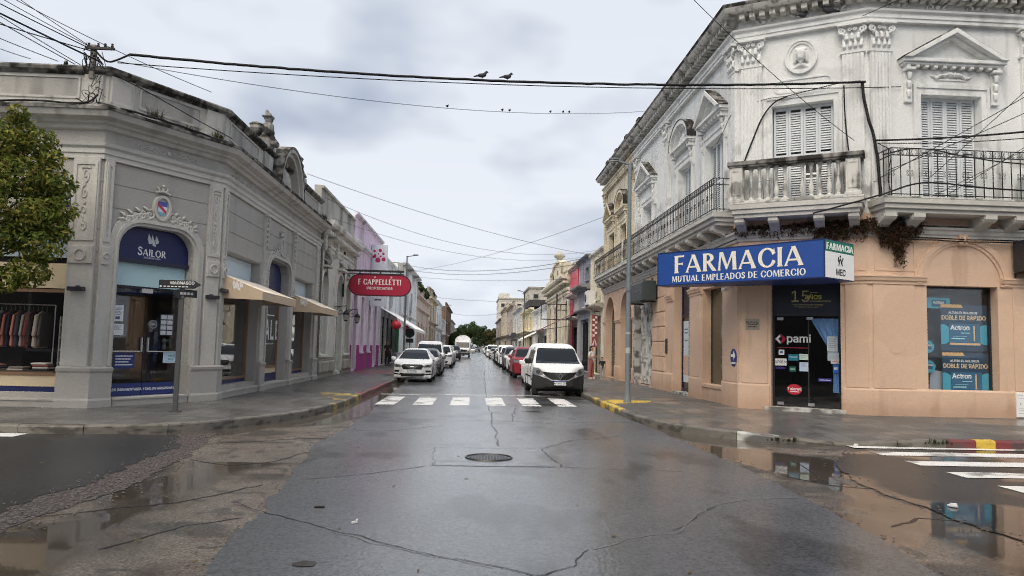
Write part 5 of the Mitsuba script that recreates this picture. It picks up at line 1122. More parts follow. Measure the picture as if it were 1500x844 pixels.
for lab, s, z, w, h, c_, ls, lc in (('small white card with a blue mark on the pharmacy door', 1.06, 1.68, .14, .14, WH, [(-.25, .25, -.2, .25)], (.08, .16, .4)), ('teal sticker on the pharmacy door', 1.36, 1.55, .26, .17, lin((40, 120, 145)), ln(1, -.4, .4, .0, .2, .14), (.4, .6, .65)),
        ('pale green card on the pharmacy door', 1.62, 1.57, .22, .16, lin((205, 222, 210)), ln(2, -.38, .3, .15, .3, .08), (.2, .3, .25)), ('pale blue paper on the pharmacy door', 1.62, 1.31, .22, .24, lin((190, 208, 230)), ln(4), (.3, .35, .5)), ('green card on the pharmacy door', 1.34, 1.24, .17, .14, lin((28, 90, 80)), ln(1, -.35, .35, -.1, .2, .2), (.35, .55, .5))):
    notice(G2, lab, s, z, w, h, op, c_, ls, lc, 'sticker')
notice(G2, 'white sign reading express on the pharmacy door', 1.03, 1.42, .32, .19, op, WH, [('EXPRESS', .34, 0, 0)], (.05, .05, .06), 'sticker')
notice(G2, 'dark blue sticker right of centre on the pharmacy door', 2.14, .98, .34, .10, op, lin((36, 34, 110)), ln(1, -.4, .4, -.15, .2, .25), (.4, .4, .6), 'sticker')
notice(G2, 'small violet lettering strip at the left of the pharmacy door', 1.03, 1.26, .24, .05, op, lin((50, 44, 120)), (), WH, 'sticker')
kk = thing('round_sticker', 'red oval sticker with white lettering low on the pharmacy door', 'sticker'); put(part(kk, 'disc'), G2.slab(sa.scale(circ((1.38, .70), 1, 32), .19, .14), op, op + .003), 'vc_satin', col=lin((178, 40, 56))); add(kk, 'word', G2([move(ftext('Telered', .07, .002), 1.38, op + .003, .68), box(1.27, 1.49, op + .003, op + .005, .63, .65)]), 'vc_matte', col=WH)
# drape and papers behind the glass
v, f = [], []
NX, NZ = 24, 14
for j in range(NZ):
    for i in range(NX):
        u, w = i / (NX - 1), j / (NZ - 1); z = 2.60 - 1.95 * w
        left = 1.78 + .56 * min(1, w / .52) - .04 * max(0, w - .6); s = left + (2.47 - left) * u
        v.append([s, -.42 - .03 * math.sin(u * 22 + w * 2), z]); 
for j in range(NZ - 1):
    for i in range(NX - 1): a = j * NX + i; f += [[a, a + 1, a + NX + 1], [a, a + NX + 1, a + NX]]
solo('drape', 'pale blue drape tied back inside the pharmacy door', 'drape', G2(trimesh.Trimesh(np.array(v), np.array(f), process=False)), 'fabric', True, lin((128, 172, 218)))
notice(G2, 'white box of papers behind the right of the pharmacy door', 2.32, 1.93, .26, .40, -.37, lin((205, 215, 222)), ln(5, -.3, .4, .3, .14, .05), (.4, .45, .5)); notice(G2, 'grey white ledge card behind the right of the pharmacy door', 2.34, 1.60, .28, .22, -.37, lin((190, 202, 212)))
notice(G2, 'blue card on the right edge of the pharmacy door', 2.40, 1.28, .14, .22, -.36, lin((40, 110, 200)), [(-.3, .3, -.1, .2)], WH); notice(G2, 'white card above the blue card on the right of the pharmacy door', 2.38, 1.47, .2, .12, -.36, lin((215, 205, 205)), ln(1, -.3, .3, 0, .2, .1), (.4, .1, .1))
# front shop window with posters
k = part(rb_, 'shop_window', 'large shop window with posters')
put(k, G1([box(1.48, 1.53, -.34, -.27, .65, 3.48), box(3.31, 3.36, -.34, -.27, .65, 3.48), box(1.53, 3.31, -.34, -.27, 3.43, 3.48), box(1.53, 3.31, -.34, -.27, .65, .70)]), 'vc_satin', col=(.02, .022, .03))
add(k, 'pane', quad(G1, 1.53, 3.31, .70, 3.43, -.30), 'pane')
PT, PT2, PLT = lin((24, 58, 82)), lin((60, 150, 175)), lin((120, 205, 220))
def med_poster(lab, s, z):
    kk = thing('poster', lab, 'poster'); w, h = 1.24, 1.20; o = -.36
    put(part(kk, 'sheet'), G1.box(s - w / 2, s + w / 2, o, o + .01, z - h / 2, z + h / 2), 'vc_satin', col=PT)
    for q in (-1, 1): add(kk, 'glow_shape', G1.slab(sa.scale(circ((s + q * w * .46, z - .18), 1, 24), .24, .26).intersection(sg.box(s - w / 2, z - h / 2, s + w / 2, z + h / 2)), o + .01, o + .012), 'vc_satin', col=PT2)
    add(kk, 'gold_tag', G1.slab(sg.Polygon([(s - w * .5, z + h * .43), (s - .02, z + h * .43), (s - .06, z + h * .5), (s - w * .5, z + h * .5)]), o + .01, o + .013), 'vc_satin', col=lin((196, 160, 100)))
    add(kk, 'small_line', G1(move(ftext('ALIVIO EL DOLOR DE', .055, .002), s - .02, o + .01, z + h * .30)), 'vc_matte', col=WH)
    add(kk, 'headline', G1(move(ftext('DOBLE DE RÁPIDO', .105, .003, True, True, .92), s, o + .01, z + h * .17)), 'vc_matte', col=lin((214, 190, 150)))
    bx = G1.box(s - .40, s + .42, o + .008, o + .03, z - .47, z + .10); add(kk, 'box_picture', bx, 'vc_satin', col=lin((36, 92, 124)))
    add(kk, 'box_name', G1(move(ftext('Actron', .12, .002), s - .12, o + .03, z - .06)), 'vc_matte', col=WH)
    add(kk, 'box_stripe', G1([box(s - .40, s + .42, o + .03, o + .032, z - .45, z - .40), box(s + .24, s + .28, o + .03, o + .032, z - .34, z + .05)]), 'vc_satin', col=lin((200, 165, 120)))
    add(kk, 'box_text', G1([box(s - .35, s + .0, o + .03, o + .032, z - .30, z - .27), box(s - .10, s + .16, o + .03, o + .032, z - .15, z - .13), box(s - .30, s + .05, o + .03, o + .032, z - .23, z - .22)]), 'vc_matte', col=lin((150, 200, 210)))
med_poster('teal medicine poster in the front pharmacy window, upper of two', 2.68, 2.43); med_poster('teal medicine poster in the front pharmacy window, lower of two', 2.70, 1.18)
for lab, s, z, rx in (('round teal display disc in the front pharmacy window, upper of two', 1.70, 1.93, .18), ('round teal display disc in the front pharmacy window, lower of two', 1.72, 1.42, .18)):
    kk = thing('display_disc', lab, 'display disc'); put(part(kk, 'disc'), G1.slab(circ((s, z), rx), -.37, -.355), 'vc_satin', col=PT2); add(kk, 'picture', G1.box(s - .12, s + .10, -.355, -.35, z - .08, z + .06), 'vc_satin', col=lin((30, 80, 110))); add(kk, 'word', G1(move(ftext('Actron', .05, .002), s, -.35, z)), 'vc_matte', col=WH); add(kk, 'rim', G1.slab(circ((s, z), rx).difference(circ((s, z), rx - .03)).intersection(sg.box(s - 1, z + .05, s + 1, z + 1)), -.355, -.351), 'vc_satin', col=(.03, .05, .07))
kk = thing('hanging_card', 'teal card hanging at the top left of the front pharmacy window', 'card'); put(part(kk, 'sheet'), G1.slab(rrect(1.50, 2.33, 2.92, 3.20, .05), -.38, -.365), 'vc_satin', col=PT2); add(kk, 'picture', G1.box(1.84, 2.22, -.365, -.36, 2.96, 3.14), 'vc_satin', col=lin((30, 80, 110))); add(kk, 'word', G1(move(ftext('Actron', .07, .002), 2.02, -.36, 3.04)), 'vc_matte', col=WH)
solo('display_card', 'pale grey card standing at the bottom of the front pharmacy window', 'card', G1.slab(sg.Polygon([(1.80, .71), (2.95, .71), (2.95, 1.20), (1.84, 1.32)]), -.50, -.48), 'vc_satin', col=lin((150, 166, 180)))
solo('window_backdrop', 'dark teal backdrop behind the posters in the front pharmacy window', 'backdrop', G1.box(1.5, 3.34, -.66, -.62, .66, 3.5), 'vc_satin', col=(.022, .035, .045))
# R3 side: narrow window, blue door, old door, arched doors
k = part(rb_, 'window', 'narrow frosted window'); put(k, G3([box(-3.25, -3.2, -.33, -.27, .65, 3.62), box(-1.43, -1.38, -.33, -.27, .65, 3.62), box(-3.2, -1.43, -.33, -.27, 3.57, 3.62)]), 'vc_satin', col=(.05, .05, .045)); add(k, 'pane', quad(G3, -3.2, -1.43, .65, 3.57, -.30), 'vc_gloss', col=(.085, .08, .05))
solo('window_sticker', 'small white mark on the narrow frosted pharmacy window', 'sticker', G3([tube([(-2.0 + .06 * math.sin(t * 3), -.293, 1.95 + .35 * t) for t in np.linspace(0, 1, 8)], .016, 4)]), 'vc_matte', col=WH)
k = part(rb_, 'door', 'dark blue framed door with a pale poster'); put(k, G3([box(-6.62, -6.52, -.36, -.28, .22, 4.35), box(-4.80, -4.70, -.36, -.28, .22, 4.35), box(-6.52, -4.80, -.36, -.28, 2.85, 2.95), box(-6.52, -4.80, -.36, -.28, .22, .34), box(-5.72, -5.60, -.36, -.28, .34, 2.85)]), 'vc_satin', col=DBL)
add(k, 'pane', quad(G3, -6.52, -4.80, .34, 2.85, -.32), 'vc_gloss', col=(.02, .025, .04)); add(k, 'transom', G3.box(-6.52, -4.80, -.36, -.31, 2.95, 4.35), 'vc_satin', col=DBL)
kk = thing('poster', 'pale tall poster on the dark blue side door', 'poster'); put(part(kk, 'sheet'), G3.box(-6.46, -5.78, -.315, -.31, .55, 2.72), 'vc_satin', col=lin((188, 200, 208))); add(kk, 'lines', G3([box(-6.35, -5.95, -.31, -.308, z, z + .05) for z in (2.4, 2.28, 2.0)]), 'vc_matte', col=lin((90, 110, 140))); add(kk, 'picture', G3.box(-6.4, -5.85, -.31, -.308, .8, 1.5), 'vc_matte', col=lin((190, 160, 140)))
add(rb_, 'doorstep', G3.box(-6.72, -4.6, -.3, .06, .12, .22), 'chipped_white')
k = part(rb_, 'door', 'tall worn white double door'); ms = []
for a, b in ((-12.98, -11.51), (-11.47, -10.0)):
    ms.append(box(a, b, -.30, -.24, .2, 3.5))
    for z0, z1 in ((.35, 1.2), (1.32, 2.2), (2.32, 3.36)): ms.append(slab(rc(a + .16, b - .16, z0, z1).difference(rc(a + .24, b - .24, z0 + .08, z1 - .08)), -.24, -.20)); ms.append(bbox2(a + .32, b - .32, -.24, -.21, z0 + .16, z1 - .16))
ms += [box(-12.98, -10.0, -.30, -.20, 3.5, 3.62), box(-12.98, -10, -.30, -.25, 3.62, 4.55)] + [box(-12.9 + .41 * i, -12.84 + .41 * i, -.25, -.22, 3.66, 4.5) for i in range(8)]
put(k, G3(ms), 'old_white'); add(k, 'door_frame', G3([box(-13.2, -12.98, -.3, .05, .16, 4.6), box(-10.0, -9.82, -.3, .05, .16, 4.6)] + [box(-13.22, -9.8, .0, .06, .15, .17)]), 'chipped_white')
for i in range(7):
    for s in (-13.09, -9.91): add(k, 'stud', G3(box(s - .06, s + .06, .05, .075, .5 + .58 * i, .62 + .58 * i)), 'vc_matte', col=(.25, .22, .2))
for a, b, lab in ((-16.35, -13.75, 'dark panelled door in the nearer arch'), (-20.5, -17.9, 'dark panelled door in the farther arch')):
    k = part(rb_, 'door', lab); ms = [slab(archway(a, b, .17, 3.15, 1.28), -.38, -.33)] + [bbox2(a + .2 + i * 1.2, a + 1.2 + i * 1.2, -.33, -.29, z0, z1) for i in range(2) for z0, z1 in ((.4, 1.4), (1.55, 2.9))]
    put(k, G3(ms), 'vc_satin', col=(.05, .035, .025))
# ---- fixtures on the building
GF = glyphs(.185, .095, .04)
kk = thing('pharmacy_sign', 'large blue box sign with white pharmacy lettering hung across the corner', 'sign')
SA, SB, SC_ = np.array([5.12, 20.5]), np.array([8.2, 16.9]), (9.30, 17.68)
sf_ = Fr(SA, SB - SA); LS = float(np.linalg.norm(SB - SA)); se = Fr(SB, np.array(SC_) - SB); LE = float(np.linalg.norm(np.array(SC_) - SB))
Z0, Z1 = 3.45, 4.38
bk = [tuple(SA), tuple(SB), SC_, (9.0, 18.5), (5.45, 20.85)]
pm = trimesh.creation.extrude_polygon(sg.Polygon(bk), Z1 - Z0, engine='earcut'); pm.apply_translation((0, 0, Z0))
put(part(kk, 'box'), pm, 'vc_satin', col=lin((22, 50, 110)))
BLU = lin((34, 72, 144))
add(kk, 'front_face', sf_.box(.02, LS - .02, 0, .014, Z0 + .02, Z1 - .02), 'vc_satin', col=BLU)
add(kk, 'front_edge', sf_(frame(rc(0, LS, Z0, Z1), rc(.025, LS - .025, Z0 + .03, Z1 - .03), -.005, .022)), 'vc_satin', col=lin((20, 40, 90)))
add(kk, 'large_lettering', sf_(move(roman('FARMACIA', .48, .012, LS * .775, GF), LS * .51, .014, Z0 + .33)), 'vc_satin', col=lin((226, 220, 205)))
add(kk, 'small_lettering', sf_(move(roman('MUTUAL EMPLEADOS DE COMERCIO', .165, .010, LS * .80, GF), LS * .505, .014, Z0 + .085)), 'vc_satin', col=lin((226, 224, 216)))
add(kk, 'end_face', se.box(.015, LE - .015, 0, .014, Z0 + .02, Z1 - .29), 'vc_satin', col=lin((232, 234, 234)))
add(kk, 'green_band', se.box(.015, LE - .015, 0, .014, Z1 - .285, Z1 - .02), 'vc_satin', col=lin((20, 110, 90)))
add(kk, 'band_lettering', se(move(roman('FARMACIA', .16, .008, LE - .09, GB), LE / 2, .014, Z1 - .24)), 'vc_satin', col=lin((235, 238, 235)))
add(kk, 'end_lettering', se(move(ftext('MEC', .15, .006), LE / 2 + .02, .014, Z0 + .10)), 'vc_satin', col=(.02, .02, .02))
add(kk, 'emblem', se([tube([(LE / 2 - .08 + .02 * math.sin(t * 6), .02, Z0 + .34 + .20 * t) for t in np.linspace(0, 1, 9)], .014, 5), tube([(LE / 2 + .09 - .03 * math.sin(t * 5), .02, Z0 + .34 + .20 * t) for t in np.linspace(0, 1, 9)], .014, 5), tube([(LE / 2 - .06 + .13 * t, .02, Z0 + .42 + .08 * math.sin(t * 4)) for t in np.linspace(0, 1, 8)], .014, 5), slab(circ((LE / 2 + .0, Z0 + .56), .03, 12), .014, .02)]), 'vc_satin', col=(.02, .02, .02))
add(kk, 'bracket', [tube([(x, y, Z1), (x2, y2, Z1 + .45)], .018, 6) for x, y, x2, y2 in ((6.3, 19.6, 7.3, 20.0), (8.3, 17.6, 9.2, 18.8))], 'vc_metal', col=(.12, .12, .12))
solo('wall_arrow_sign', 'round dark blue sign with a white arrow on the peach corner pilaster', 'sign', G3.slab(sa.scale(circ((-.33, 1.50), 1, 40), .235, .25), .03, .045), 'vc_satin', col=lin((34, 46, 110)))
solo('arrow', 'white arrow and wording on the round dark blue sign', 'arrow', G3([slab(sg.Polygon([(-.50, 1.52), (-.34, 1.52), (-.34, 1.43), (-.17, 1.56), (-.34, 1.69), (-.34, 1.60), (-.50, 1.60)]), .045, .05), move(ftext('FARMACIA', .05, .003), -.33, .045, 1.33)]), 'vc_satin', col=WH)
notice(G2, 'small grey plaque with lettering beside the pharmacy door', .36, 2.42, .36, .30, .03, lin((150, 140, 128)), [('MUTUAL', .2, 0, .18)] + ln(2, -.38, .38, -.05, .22, .09), (.06, .05, .05), 'plaque', th=.014)
solo('intercom', 'dark intercom panel on the peach wall beside the blue side door', 'intercom', G3(bbox2(-7.7, -7.5, 0, .05, 1.55, 2.1)), 'vc_satin', col=(.03, .03, .03))
kk = thing('security_camera', 'white security camera on the corner pilaster under the blue sign', 'camera'); put(part(kk, 'housing'), G3(rbox(-.75, -.40, .16, .26, 3.36, 3.46, .03)), 'vc_satin', 40, lin((210, 210, 205))); add(kk, 'arm', G3(tube([(-.5, .03, 3.52), (-.5, .12, 3.52), (-.55, .2, 3.46)], .02, 6)), 'vc_satin', 40, lin((200, 200, 195)))
kk = thing('meter_box', 'white meter box with notices at the foot of the front wall', 'meter box'); put(part(kk, 'box'), G1(bbox2(3.72, 4.10, .05, .09, .18, .80)), 'vc_satin', col=lin((222, 222, 220))); add(kk, 'print', G1([box(3.77, 4.05, .09, .092, z, z + .012) for z in (.72, .66, .40, .34, .28)] + [box(3.80, 3.83, .09, .092, .5, .55)]), 'vc_matte', col=(.3, .3, .3))
def ac_unit(lab, fr, s, o, z, w, h, d, c, grille='lines', c2=(.02, .02, .02)):
    kk = thing('air_conditioner', lab, 'air conditioner'); put(part(kk, 'case'), fr(rbox(s - w / 2, s + w / 2, o, o + d, z, z + h, .025)), 'vc_satin', 30, c)
    if grille == 'lines': add(kk, 'louvres', fr([box(s - w / 2 + .04, s + w / 2 - .04, o + d, o + d + .02, z + .06 + i * .075, z + .10 + i * .075) for i in range(int((h - .1) / .075))]), 'vc_satin', col=c2)
    else: add(kk, 'fan_guard', fr([tube([(s - w * .15 + r * math.cos(t), o + d + .012, z + h / 2 + r * math.sin(t)) for t in np.linspace(0, 2 * PI, 25)[:-1]], .008, 4, True) for r in (.08, .14, .20, .25)] + [slab(circ((s - w * .15, z + h / 2), .255), o + d, o + d + .005)]), 'vc_satin', col=c2)
    add(kk, 'bracket', fr([box(s + k * w * .35 - .02, s + k * w * .35 + .02, 0, o + d, z - .05, z - .003) for k in (-1, 1)] + [box(s + k * w * .35 - .02, s + k * w * .35 + .02, 0, .03, z - .35, z - .05) for k in (-1, 1)]), 'vc_metal', col=(.05, .05, .05))
ac_unit('big dark air conditioner on a bracket on the front wall at the right edge', G1, 4.12, .10, 3.86, .80, .80, .5, (.025, .027, .032))
ac_unit('dark grey louvred air conditioner box on the street side under the balcony', G3, -10.3, .12, 3.62, 3.0, .78, .55, lin((60, 68, 70)), 'lines', (.03, .035, .035))
ac_unit('white air conditioner on the floor of the front balcony', G1, 4.35, .12, 5.66, .95, .66, .36, lin((175, 178, 175)), 'fan')
# dry vines below the balcony
def vine(fr, spans, lab):
    vs, fs, cs = [], [], []; o = 0
    for (a, b, zt, drop, n) in spans:
        for _ in range(n):
            s = R.uniform(a, b); L = drop * R.uniform(.2, 1) ; z = zt + R.uniform(-.02, .08); out = R.uniform(.02, .26)
            for _ in range(int(5 + L * 26)):
                t = R.random(); p = fr.pt(s + R.gauss(0, .05), out + R.gauss(0, .03), z - L * t + R.gauss(0, .02)); d = np.array([R.gauss(0, 1), R.gauss(0, 1), R.gauss(-.8, .8)]); d /= np.linalg.norm(d); l = R.uniform(.05, .13); u = np.cross(d, [R.gauss(0, 1), R.gauss(0, 1), R.gauss(0, 1)]); u /= np.linalg.norm(u) + 1e-9
                vs += [p - u * .018, p + u * .018, p + d * l]; fs.append([o, o + 1, o + 2]); o += 3; k = R.uniform(.5, 1.5); cs += [np.array(R.choice([(.085, .048, .034), (.12, .066, .05), (.07, .045, .03), (.05, .05, .022)])) * k] * 3
            if R.random() < .6:
                pts = [fr.pt(s + .04 * math.sin(q * 5), out, z - L * q) for q in np.linspace(0, 1, 5)]; m = tube(pts, .006, 3); vs += list(m.vertices); fs += (np.asarray(m.faces) + o).tolist(); o += len(m.vertices); cs += [np.array((.05, .032, .022))] * len(m.vertices)
    solo('dry_vine', lab, 'vine', trimesh.Trimesh(np.array(vs), np.array(fs), process=False), 'leaf', col=np.array(cs))
vine(G1, [(-.05, 1.25, 5.08, .42, 230), (.30, .95, 5.0, .66, 130), (.62, .82, 4.9, 1.05, 46)], 'dead brown vine hanging from the ledge at the corner of the front')
vine(G2, [(-.1, 3.2, 5.06, .32, 260), (1.9, 3.25, 5.06, .48, 200)], 'dead brown vine along the ledge above the blue pharmacy sign')

# ================================================================== the row of houses along the street
def wcol(c): return lin(c)
def house(side, y0, y1, h, col, label, ops=(), cor=(), base=None, par=0., name='town_house', cat_='house', depth=9., trim=None, roofc=(.1, .09, .085), dent=False):
    """ops: (kind, s0, s1, z0, z1) measured from the end nearer the camera"""
    L = y1 - y0; fr = Fr((-6.5, y0), (0, 1)) if side == 'L' else Fr((7.25, y0), (0, -1))
    X = (lambda a, b: (a, b)) if side == 'L' else (lambda a, b: (-b, -a))
    k = thing(name, label, cat_); trim = trim or tuple(min(.75, x * 1.1 + .02) for x in col)
    holes = []
    for kind, a, b, z0, z1 in ops:
        s0, s1 = X(a, b)
        holes.append(archway(s0, s1, z0, z1 - (s1 - s0) * .5) if kind == 'arch' else rc(s0, s1, z0, z1))
    w = rc(*X(0, L), .05, h)
    put(part(k, 'wall'), fr.slab(w.difference(unary_union(holes)) if holes else w, -.35, 0), 'vc_wall', col=col)
    s0, s1 = X(0.003, L - .003)
    add(k, 'rear_block', fr(box(s0, s1, -depth, -.40, 0, h - .02)), 'vc_wall', col=col)
    for kind, a, b, z0, z1 in ops:
        s0, s1 = X(a, b)
        if kind in ('win', 'arch', 'door', 'shop', 'shut'):
            t = .07; g = archway(s0, s1, z0, z1 - (s1 - s0) * .5) if kind == 'arch' else rc(s0, s1, z0, z1)
            f = g.difference(g.buffer(-t)); m = (s0 + s1) / 2
            ms = [slab(f, -.26, -.18)] + ([box(m - .03, m + .03, -.26, -.18, z0 + t, z1 - t)] if kind != 'shop' else [])
            if kind == 'door': ms += [bbox2(s0 + t, m - .03, -.25, -.20, z0, z0 + (z1 - z0) * .42), bbox2(m + .03, s1 - t, -.25, -.20, z0, z0 + (z1 - z0) * .42)]
            if kind == 'shut': ms += [box(s0 + t, s1 - t, -.24, -.2 + .01 * (i % 2), z0 + t + i * .09, z0 + t + i * .09 + .07) for i in range(int((z1 - z0 - .2) / .09))]
            q = add(k, 'door' if kind == 'door' else 'window', fr(ms), 'vc_satin', col={'door': (.10, .065, .04), 'shop': (.05, .05, .05), 'shut': (.35, .34, .32)}.get(kind, trim))
            add(q, 'pane', polyquad(fr, g.buffer(-t * .6), -.23), 'vc_gloss', col=(.018, .02, .022))
            if kind in ('win', 'arch', 'shut') and z0 > .5: add(q, 'sill', fr(bbox2(s0 - .1, s1 + .1, -.02, .12, z0 - .12, z0 - .01)), 'vc_wall', col=trim)
            if kind in ('win', 'arch', 'shut', 'door') and trim is not None:
                g2 = g.buffer(.16, join_style=2).difference(g).intersection(sg.box(s0 - 1, max(z0, .16), s1 + 1, z1 + 1)); add(q, 'surround', fr.slab(g2, -.01, .05), 'vc_wall', col=trim)
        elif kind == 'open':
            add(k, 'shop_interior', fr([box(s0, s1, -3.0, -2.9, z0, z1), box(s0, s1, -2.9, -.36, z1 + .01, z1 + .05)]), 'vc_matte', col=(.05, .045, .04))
    e = [fr.pt(*X(0, 0)[:1], 0, 0)[:2], fr.pt(*X(L, L)[:1], 0, 0)[:2]]
    if side == 'R': e = e[::-1]
    for z, d, hh in cor:
        add(k, 'cornice', sweep([(-.02, z), (d * .3, z), (d * .4, z + hh * .3), (d * .9, z + hh * .4), (d, z + hh * .7), (d, z + hh), (-.02, z + hh + .03)], e), 'vc_wall', col=trim)
        if dent:
            n = int(L / .42); s0, s1 = X(0, L)
            add(k, 'dentils', fr([bbox2(s0 + (s1 - s0) * (i + .5) / n - .09, s0 + (s1 - s0) * (i + .5) / n + .09, 0, d * .75, z - .16, z - .002) for i in range(n)]), 'vc_wall', col=trim, stuff=True)
    if base: add(k, 'base', sweep([(-.02, .05), (.045, .05), (.045, base[0]), (-.02, base[0] + .01)], e) if not ops else fr.slab(unary_union([rc(*X(0, L), .05, base[0])]).difference(unary_union([x.buffer(.17, join_style=2) for x in holes])), .0, .045), 'vc_wall', col=base[1])
    if par: add(k, 'parapet', sweep([(-.3, h), (-.04, h), (-.04, h + par), (.06, h + par + .02), (.06, h + par + .12), (-.34, h + par + .14)], e), 'vc_wall', col=tuple(x * .8 for x in col))
    add(k, 'roof_edge', fr(box(*X(0, L), -depth, -.36, h - .015, h + .03)), 'vc_matte', col=roofc)
    return k, fr, X
C = lin
# left side
hk, hf, hx = house('L', 30.92, 39.35, 6.35, C((206, 204, 194)), 'old white house with a toothed cornice and tall narrow windows next to the grey shop', [('arch', .55, 2.0, 1.15, 4.7), ('arch', 4.0, 5.7, .3, 4.9), ('arch', 6.3, 7.8, 1.15, 4.7)],
    [(6.35, .55, .42), (5.75, .12, .16)], (1.0, C((150, 146, 136))), 1.75, dent=True, trim=C((222, 220, 212)))
for s in (1.28, 7.05):
    add(hk, 'hood', hf([leafblob((s + .0, 5.02), .5, .16, PI / 2, .2)] + [leafblob((s, 4.95), .45, .09, PI / 2 + a, .16) for a in (-.9, -.5, .5, .9)] + [bbox2(s - .5, s + .5, 0, .22, 4.88, 4.96)]), 'vc_wall', 40, C((215, 213, 204)))
add(hk, 'hood', hf([leafblob((4.85, 5.2), .5, .12, PI / 2 + a, .2) for a in (-.9, -.4, 0, .4, .9)] + [bbox2(4.1, 5.6, 0, .25, 5.06, 5.16)]), 'vc_wall', 40, C((215, 213, 204)))
for s0, s1 in ((.3, 2.3), (2.5, 3.8), (6.0, 8.2)): add(hk, 'base_panel', hf(rbox(s0, s1, -.02, .14, .35, .85, .07, 10)), 'vc_wall', 40, C((165, 161, 150)))
for s in (.2, 3.0, 8.2): add(hk, 'cornice_bracket', hf([leafblob((s, 6.2 - .2 * i), .35, .09, -PI / 2, .22) for i in range(3)]), 'vc_wall', 40, C((215, 213, 204)))
add(hk, 'downpipe', tube([(-6.42, 30.98, .2), (-6.42, 30.98, 6.2), (-6.2, 31.0, 6.6)], .05, 8), 'vc_matte', 40, C((120, 116, 108)))
hk, hf, hx = house('L', 39.38, 51.0, 8.45, C((226, 206, 222)), 'pink house with a magenta base and white window frames', [('door', .4, 1.6, .25, 4.3), ('win', 3.1, 4.2, 1.2, 4.3), ('win', 5.9, 7.0, 1.2, 4.3), ('door', 8.6, 9.8, .25, 4.2)], [(6.95, .22, .28), (8.45, .16, .2)], (1.55, C((158, 64, 126))), 0, trim=C((226, 220, 226)))
hk, hf, hx = house('L', 51.02, 66, 7.6, C((222, 224, 226)), 'white shop with a slanting white awning over its dark open front', [('open', .8, 11.5, .18, 3.6), ('win', 6.2, 7.6, 4.5, 6.0)], [(7.6, .2, .2)], trim=C((225, 225, 225)))
add(hk, 'shop_post', hf([box(s - .06, s + .06, -.2, -.1, .15, 3.6) for s in (3.4, 6.2, 9.0)]), 'vc_satin', col=(.03, .03, .03))
aw = thing('awning', 'white slanting awning over the open front of the white shop beyond the pink house', 'awning')
put(part(aw, 'canopy'), hf(trimesh.Trimesh(np.array([[.5, .02, 4.15], [11.8, .02, 4.15], [11.8, 2.4, 2.75], [.5, 2.4, 2.75], [.5, 2.4, 2.55], [11.8, 2.4, 2.55]]), np.array([[0, 1, 2], [0, 2, 3], [3, 2, 5], [3, 5, 4]]), process=False)), 'fabric', col=C((226, 226, 222)))
add(aw, 'stay', hf([tube([(s, .03, 3.0), (s, 2.35, 2.72)], .02, 5) for s in (.55, 11.7)]), 'vc_metal', col=(.3, .3, .3))
for i, (x, y, z, r, lab) in enumerate(((-5.3, 50.6, 2.95, .34, 'glossy red round lantern hanging at the near end of the white shop awning'), (-5.3, 58.5, 2.85, .26, 'small red round lantern farther along the white shop awning'))):
    solo('hanging_lantern', lab, 'lantern', [mf(m3.Manifold.sphere(r, 20).scale((1, 1, .9)).translate((x, y, z))), lathe([(.1, 0), (.1, .06), (.0, .06)], 12, (x, y, z + r * .86)), tube([(x, y, z + r * .9), (x, y, z + r * .9 + .3)], .01, 4)], 'vc_paint', 50, C((206, 36, 52)))
solo('flag', 'green and white banner hanging inside the open front of the white shop', 'banner', [box(-6.3, -6.26, 60, 62.2, 1.0, 3.0)], 'vc_matte', col=C((30, 120, 80)))
solo('rack', 'dark metal rack with goods outside the white shop', 'rack', [box(-5.6, -4.8, 52.0, 52.06, 1.0, 1.06), box(-5.6, -5.54, 52, 52.06, .15, 1.06), box(-4.86, -4.8, 52, 52.06, .15, 1.06), box(-5.2, -5.15, 52, 52.06, .15, 1.06)], 'vc_metal', col=(.35, .35, .36))
house('L', 66.02, 83, 8.9, C((226, 227, 226)), 'white two-storey house with a dark roof edge behind the red oval sign', [('door', 2, 3.3, .2, 3.2), ('win', 5.5, 7, 1.1, 3.2), ('win', 10, 11.5, 1.1, 3.2), ('win', 3.5, 5, 5.0, 6.8), ('win', 9, 10.5, 5.0, 6.8)], [(4.2, .15, .2), (8.7, .5, .22)], roofc=(.05, .04, .04))
house('L', 83.02, 105, 7.0, C((202, 182, 170)), 'pinkish beige house with dark doorways and plants on its roof', [('door', 2, 3.8, .2, 4.2), ('arch', 6.5, 8.3, .9, 4.2), ('door', 11.5, 13.2, .2, 4.0), ('win', 16.5, 18.2, .9, 4.0)], [(5.6, .3, .3), (7.0, .4, .3)], None, 1.2)
house('L', 105.02, 126, 8.2, C((186, 172, 152)), 'beige house with tall dark windows and a stepped parapet', [('door', 2, 3.6, .2, 4.4), ('win', 6, 7.5, 1, 4.2), ('win', 10, 11.5, 1, 4.2), ('win', 4, 5.5, 5.2, 7.4), ('win', 11, 12.5, 5.2, 7.4), ('door', 15, 17, .2, 4)], [(4.8, .5, .25), (8.2, .4, .35)], None, 1.6)
house('L', 126.02, 146, 9.0, C((225, 226, 224)), 'narrow bright white house halfway down the left row', [('win', 3, 5, 1, 3.6), ('door', 8, 9.6, .2, 3.6), ('win', 4, 6, 5, 7.2), ('win', 10, 12, 5, 7.2)], [(4.3, .6, .3), (9, .3, .3)])
house('L', 146.02, 170, 6.5, C((216, 214, 210)), 'low pale house with a projecting white balcony box far down the left row', [('shop', 3, 9, .3, 3.2), ('win', 13, 15, 1, 3.2), ('win', 6, 9, 4.4, 6)], [(3.6, 1.0, .3), (6.5, .3, .3)])
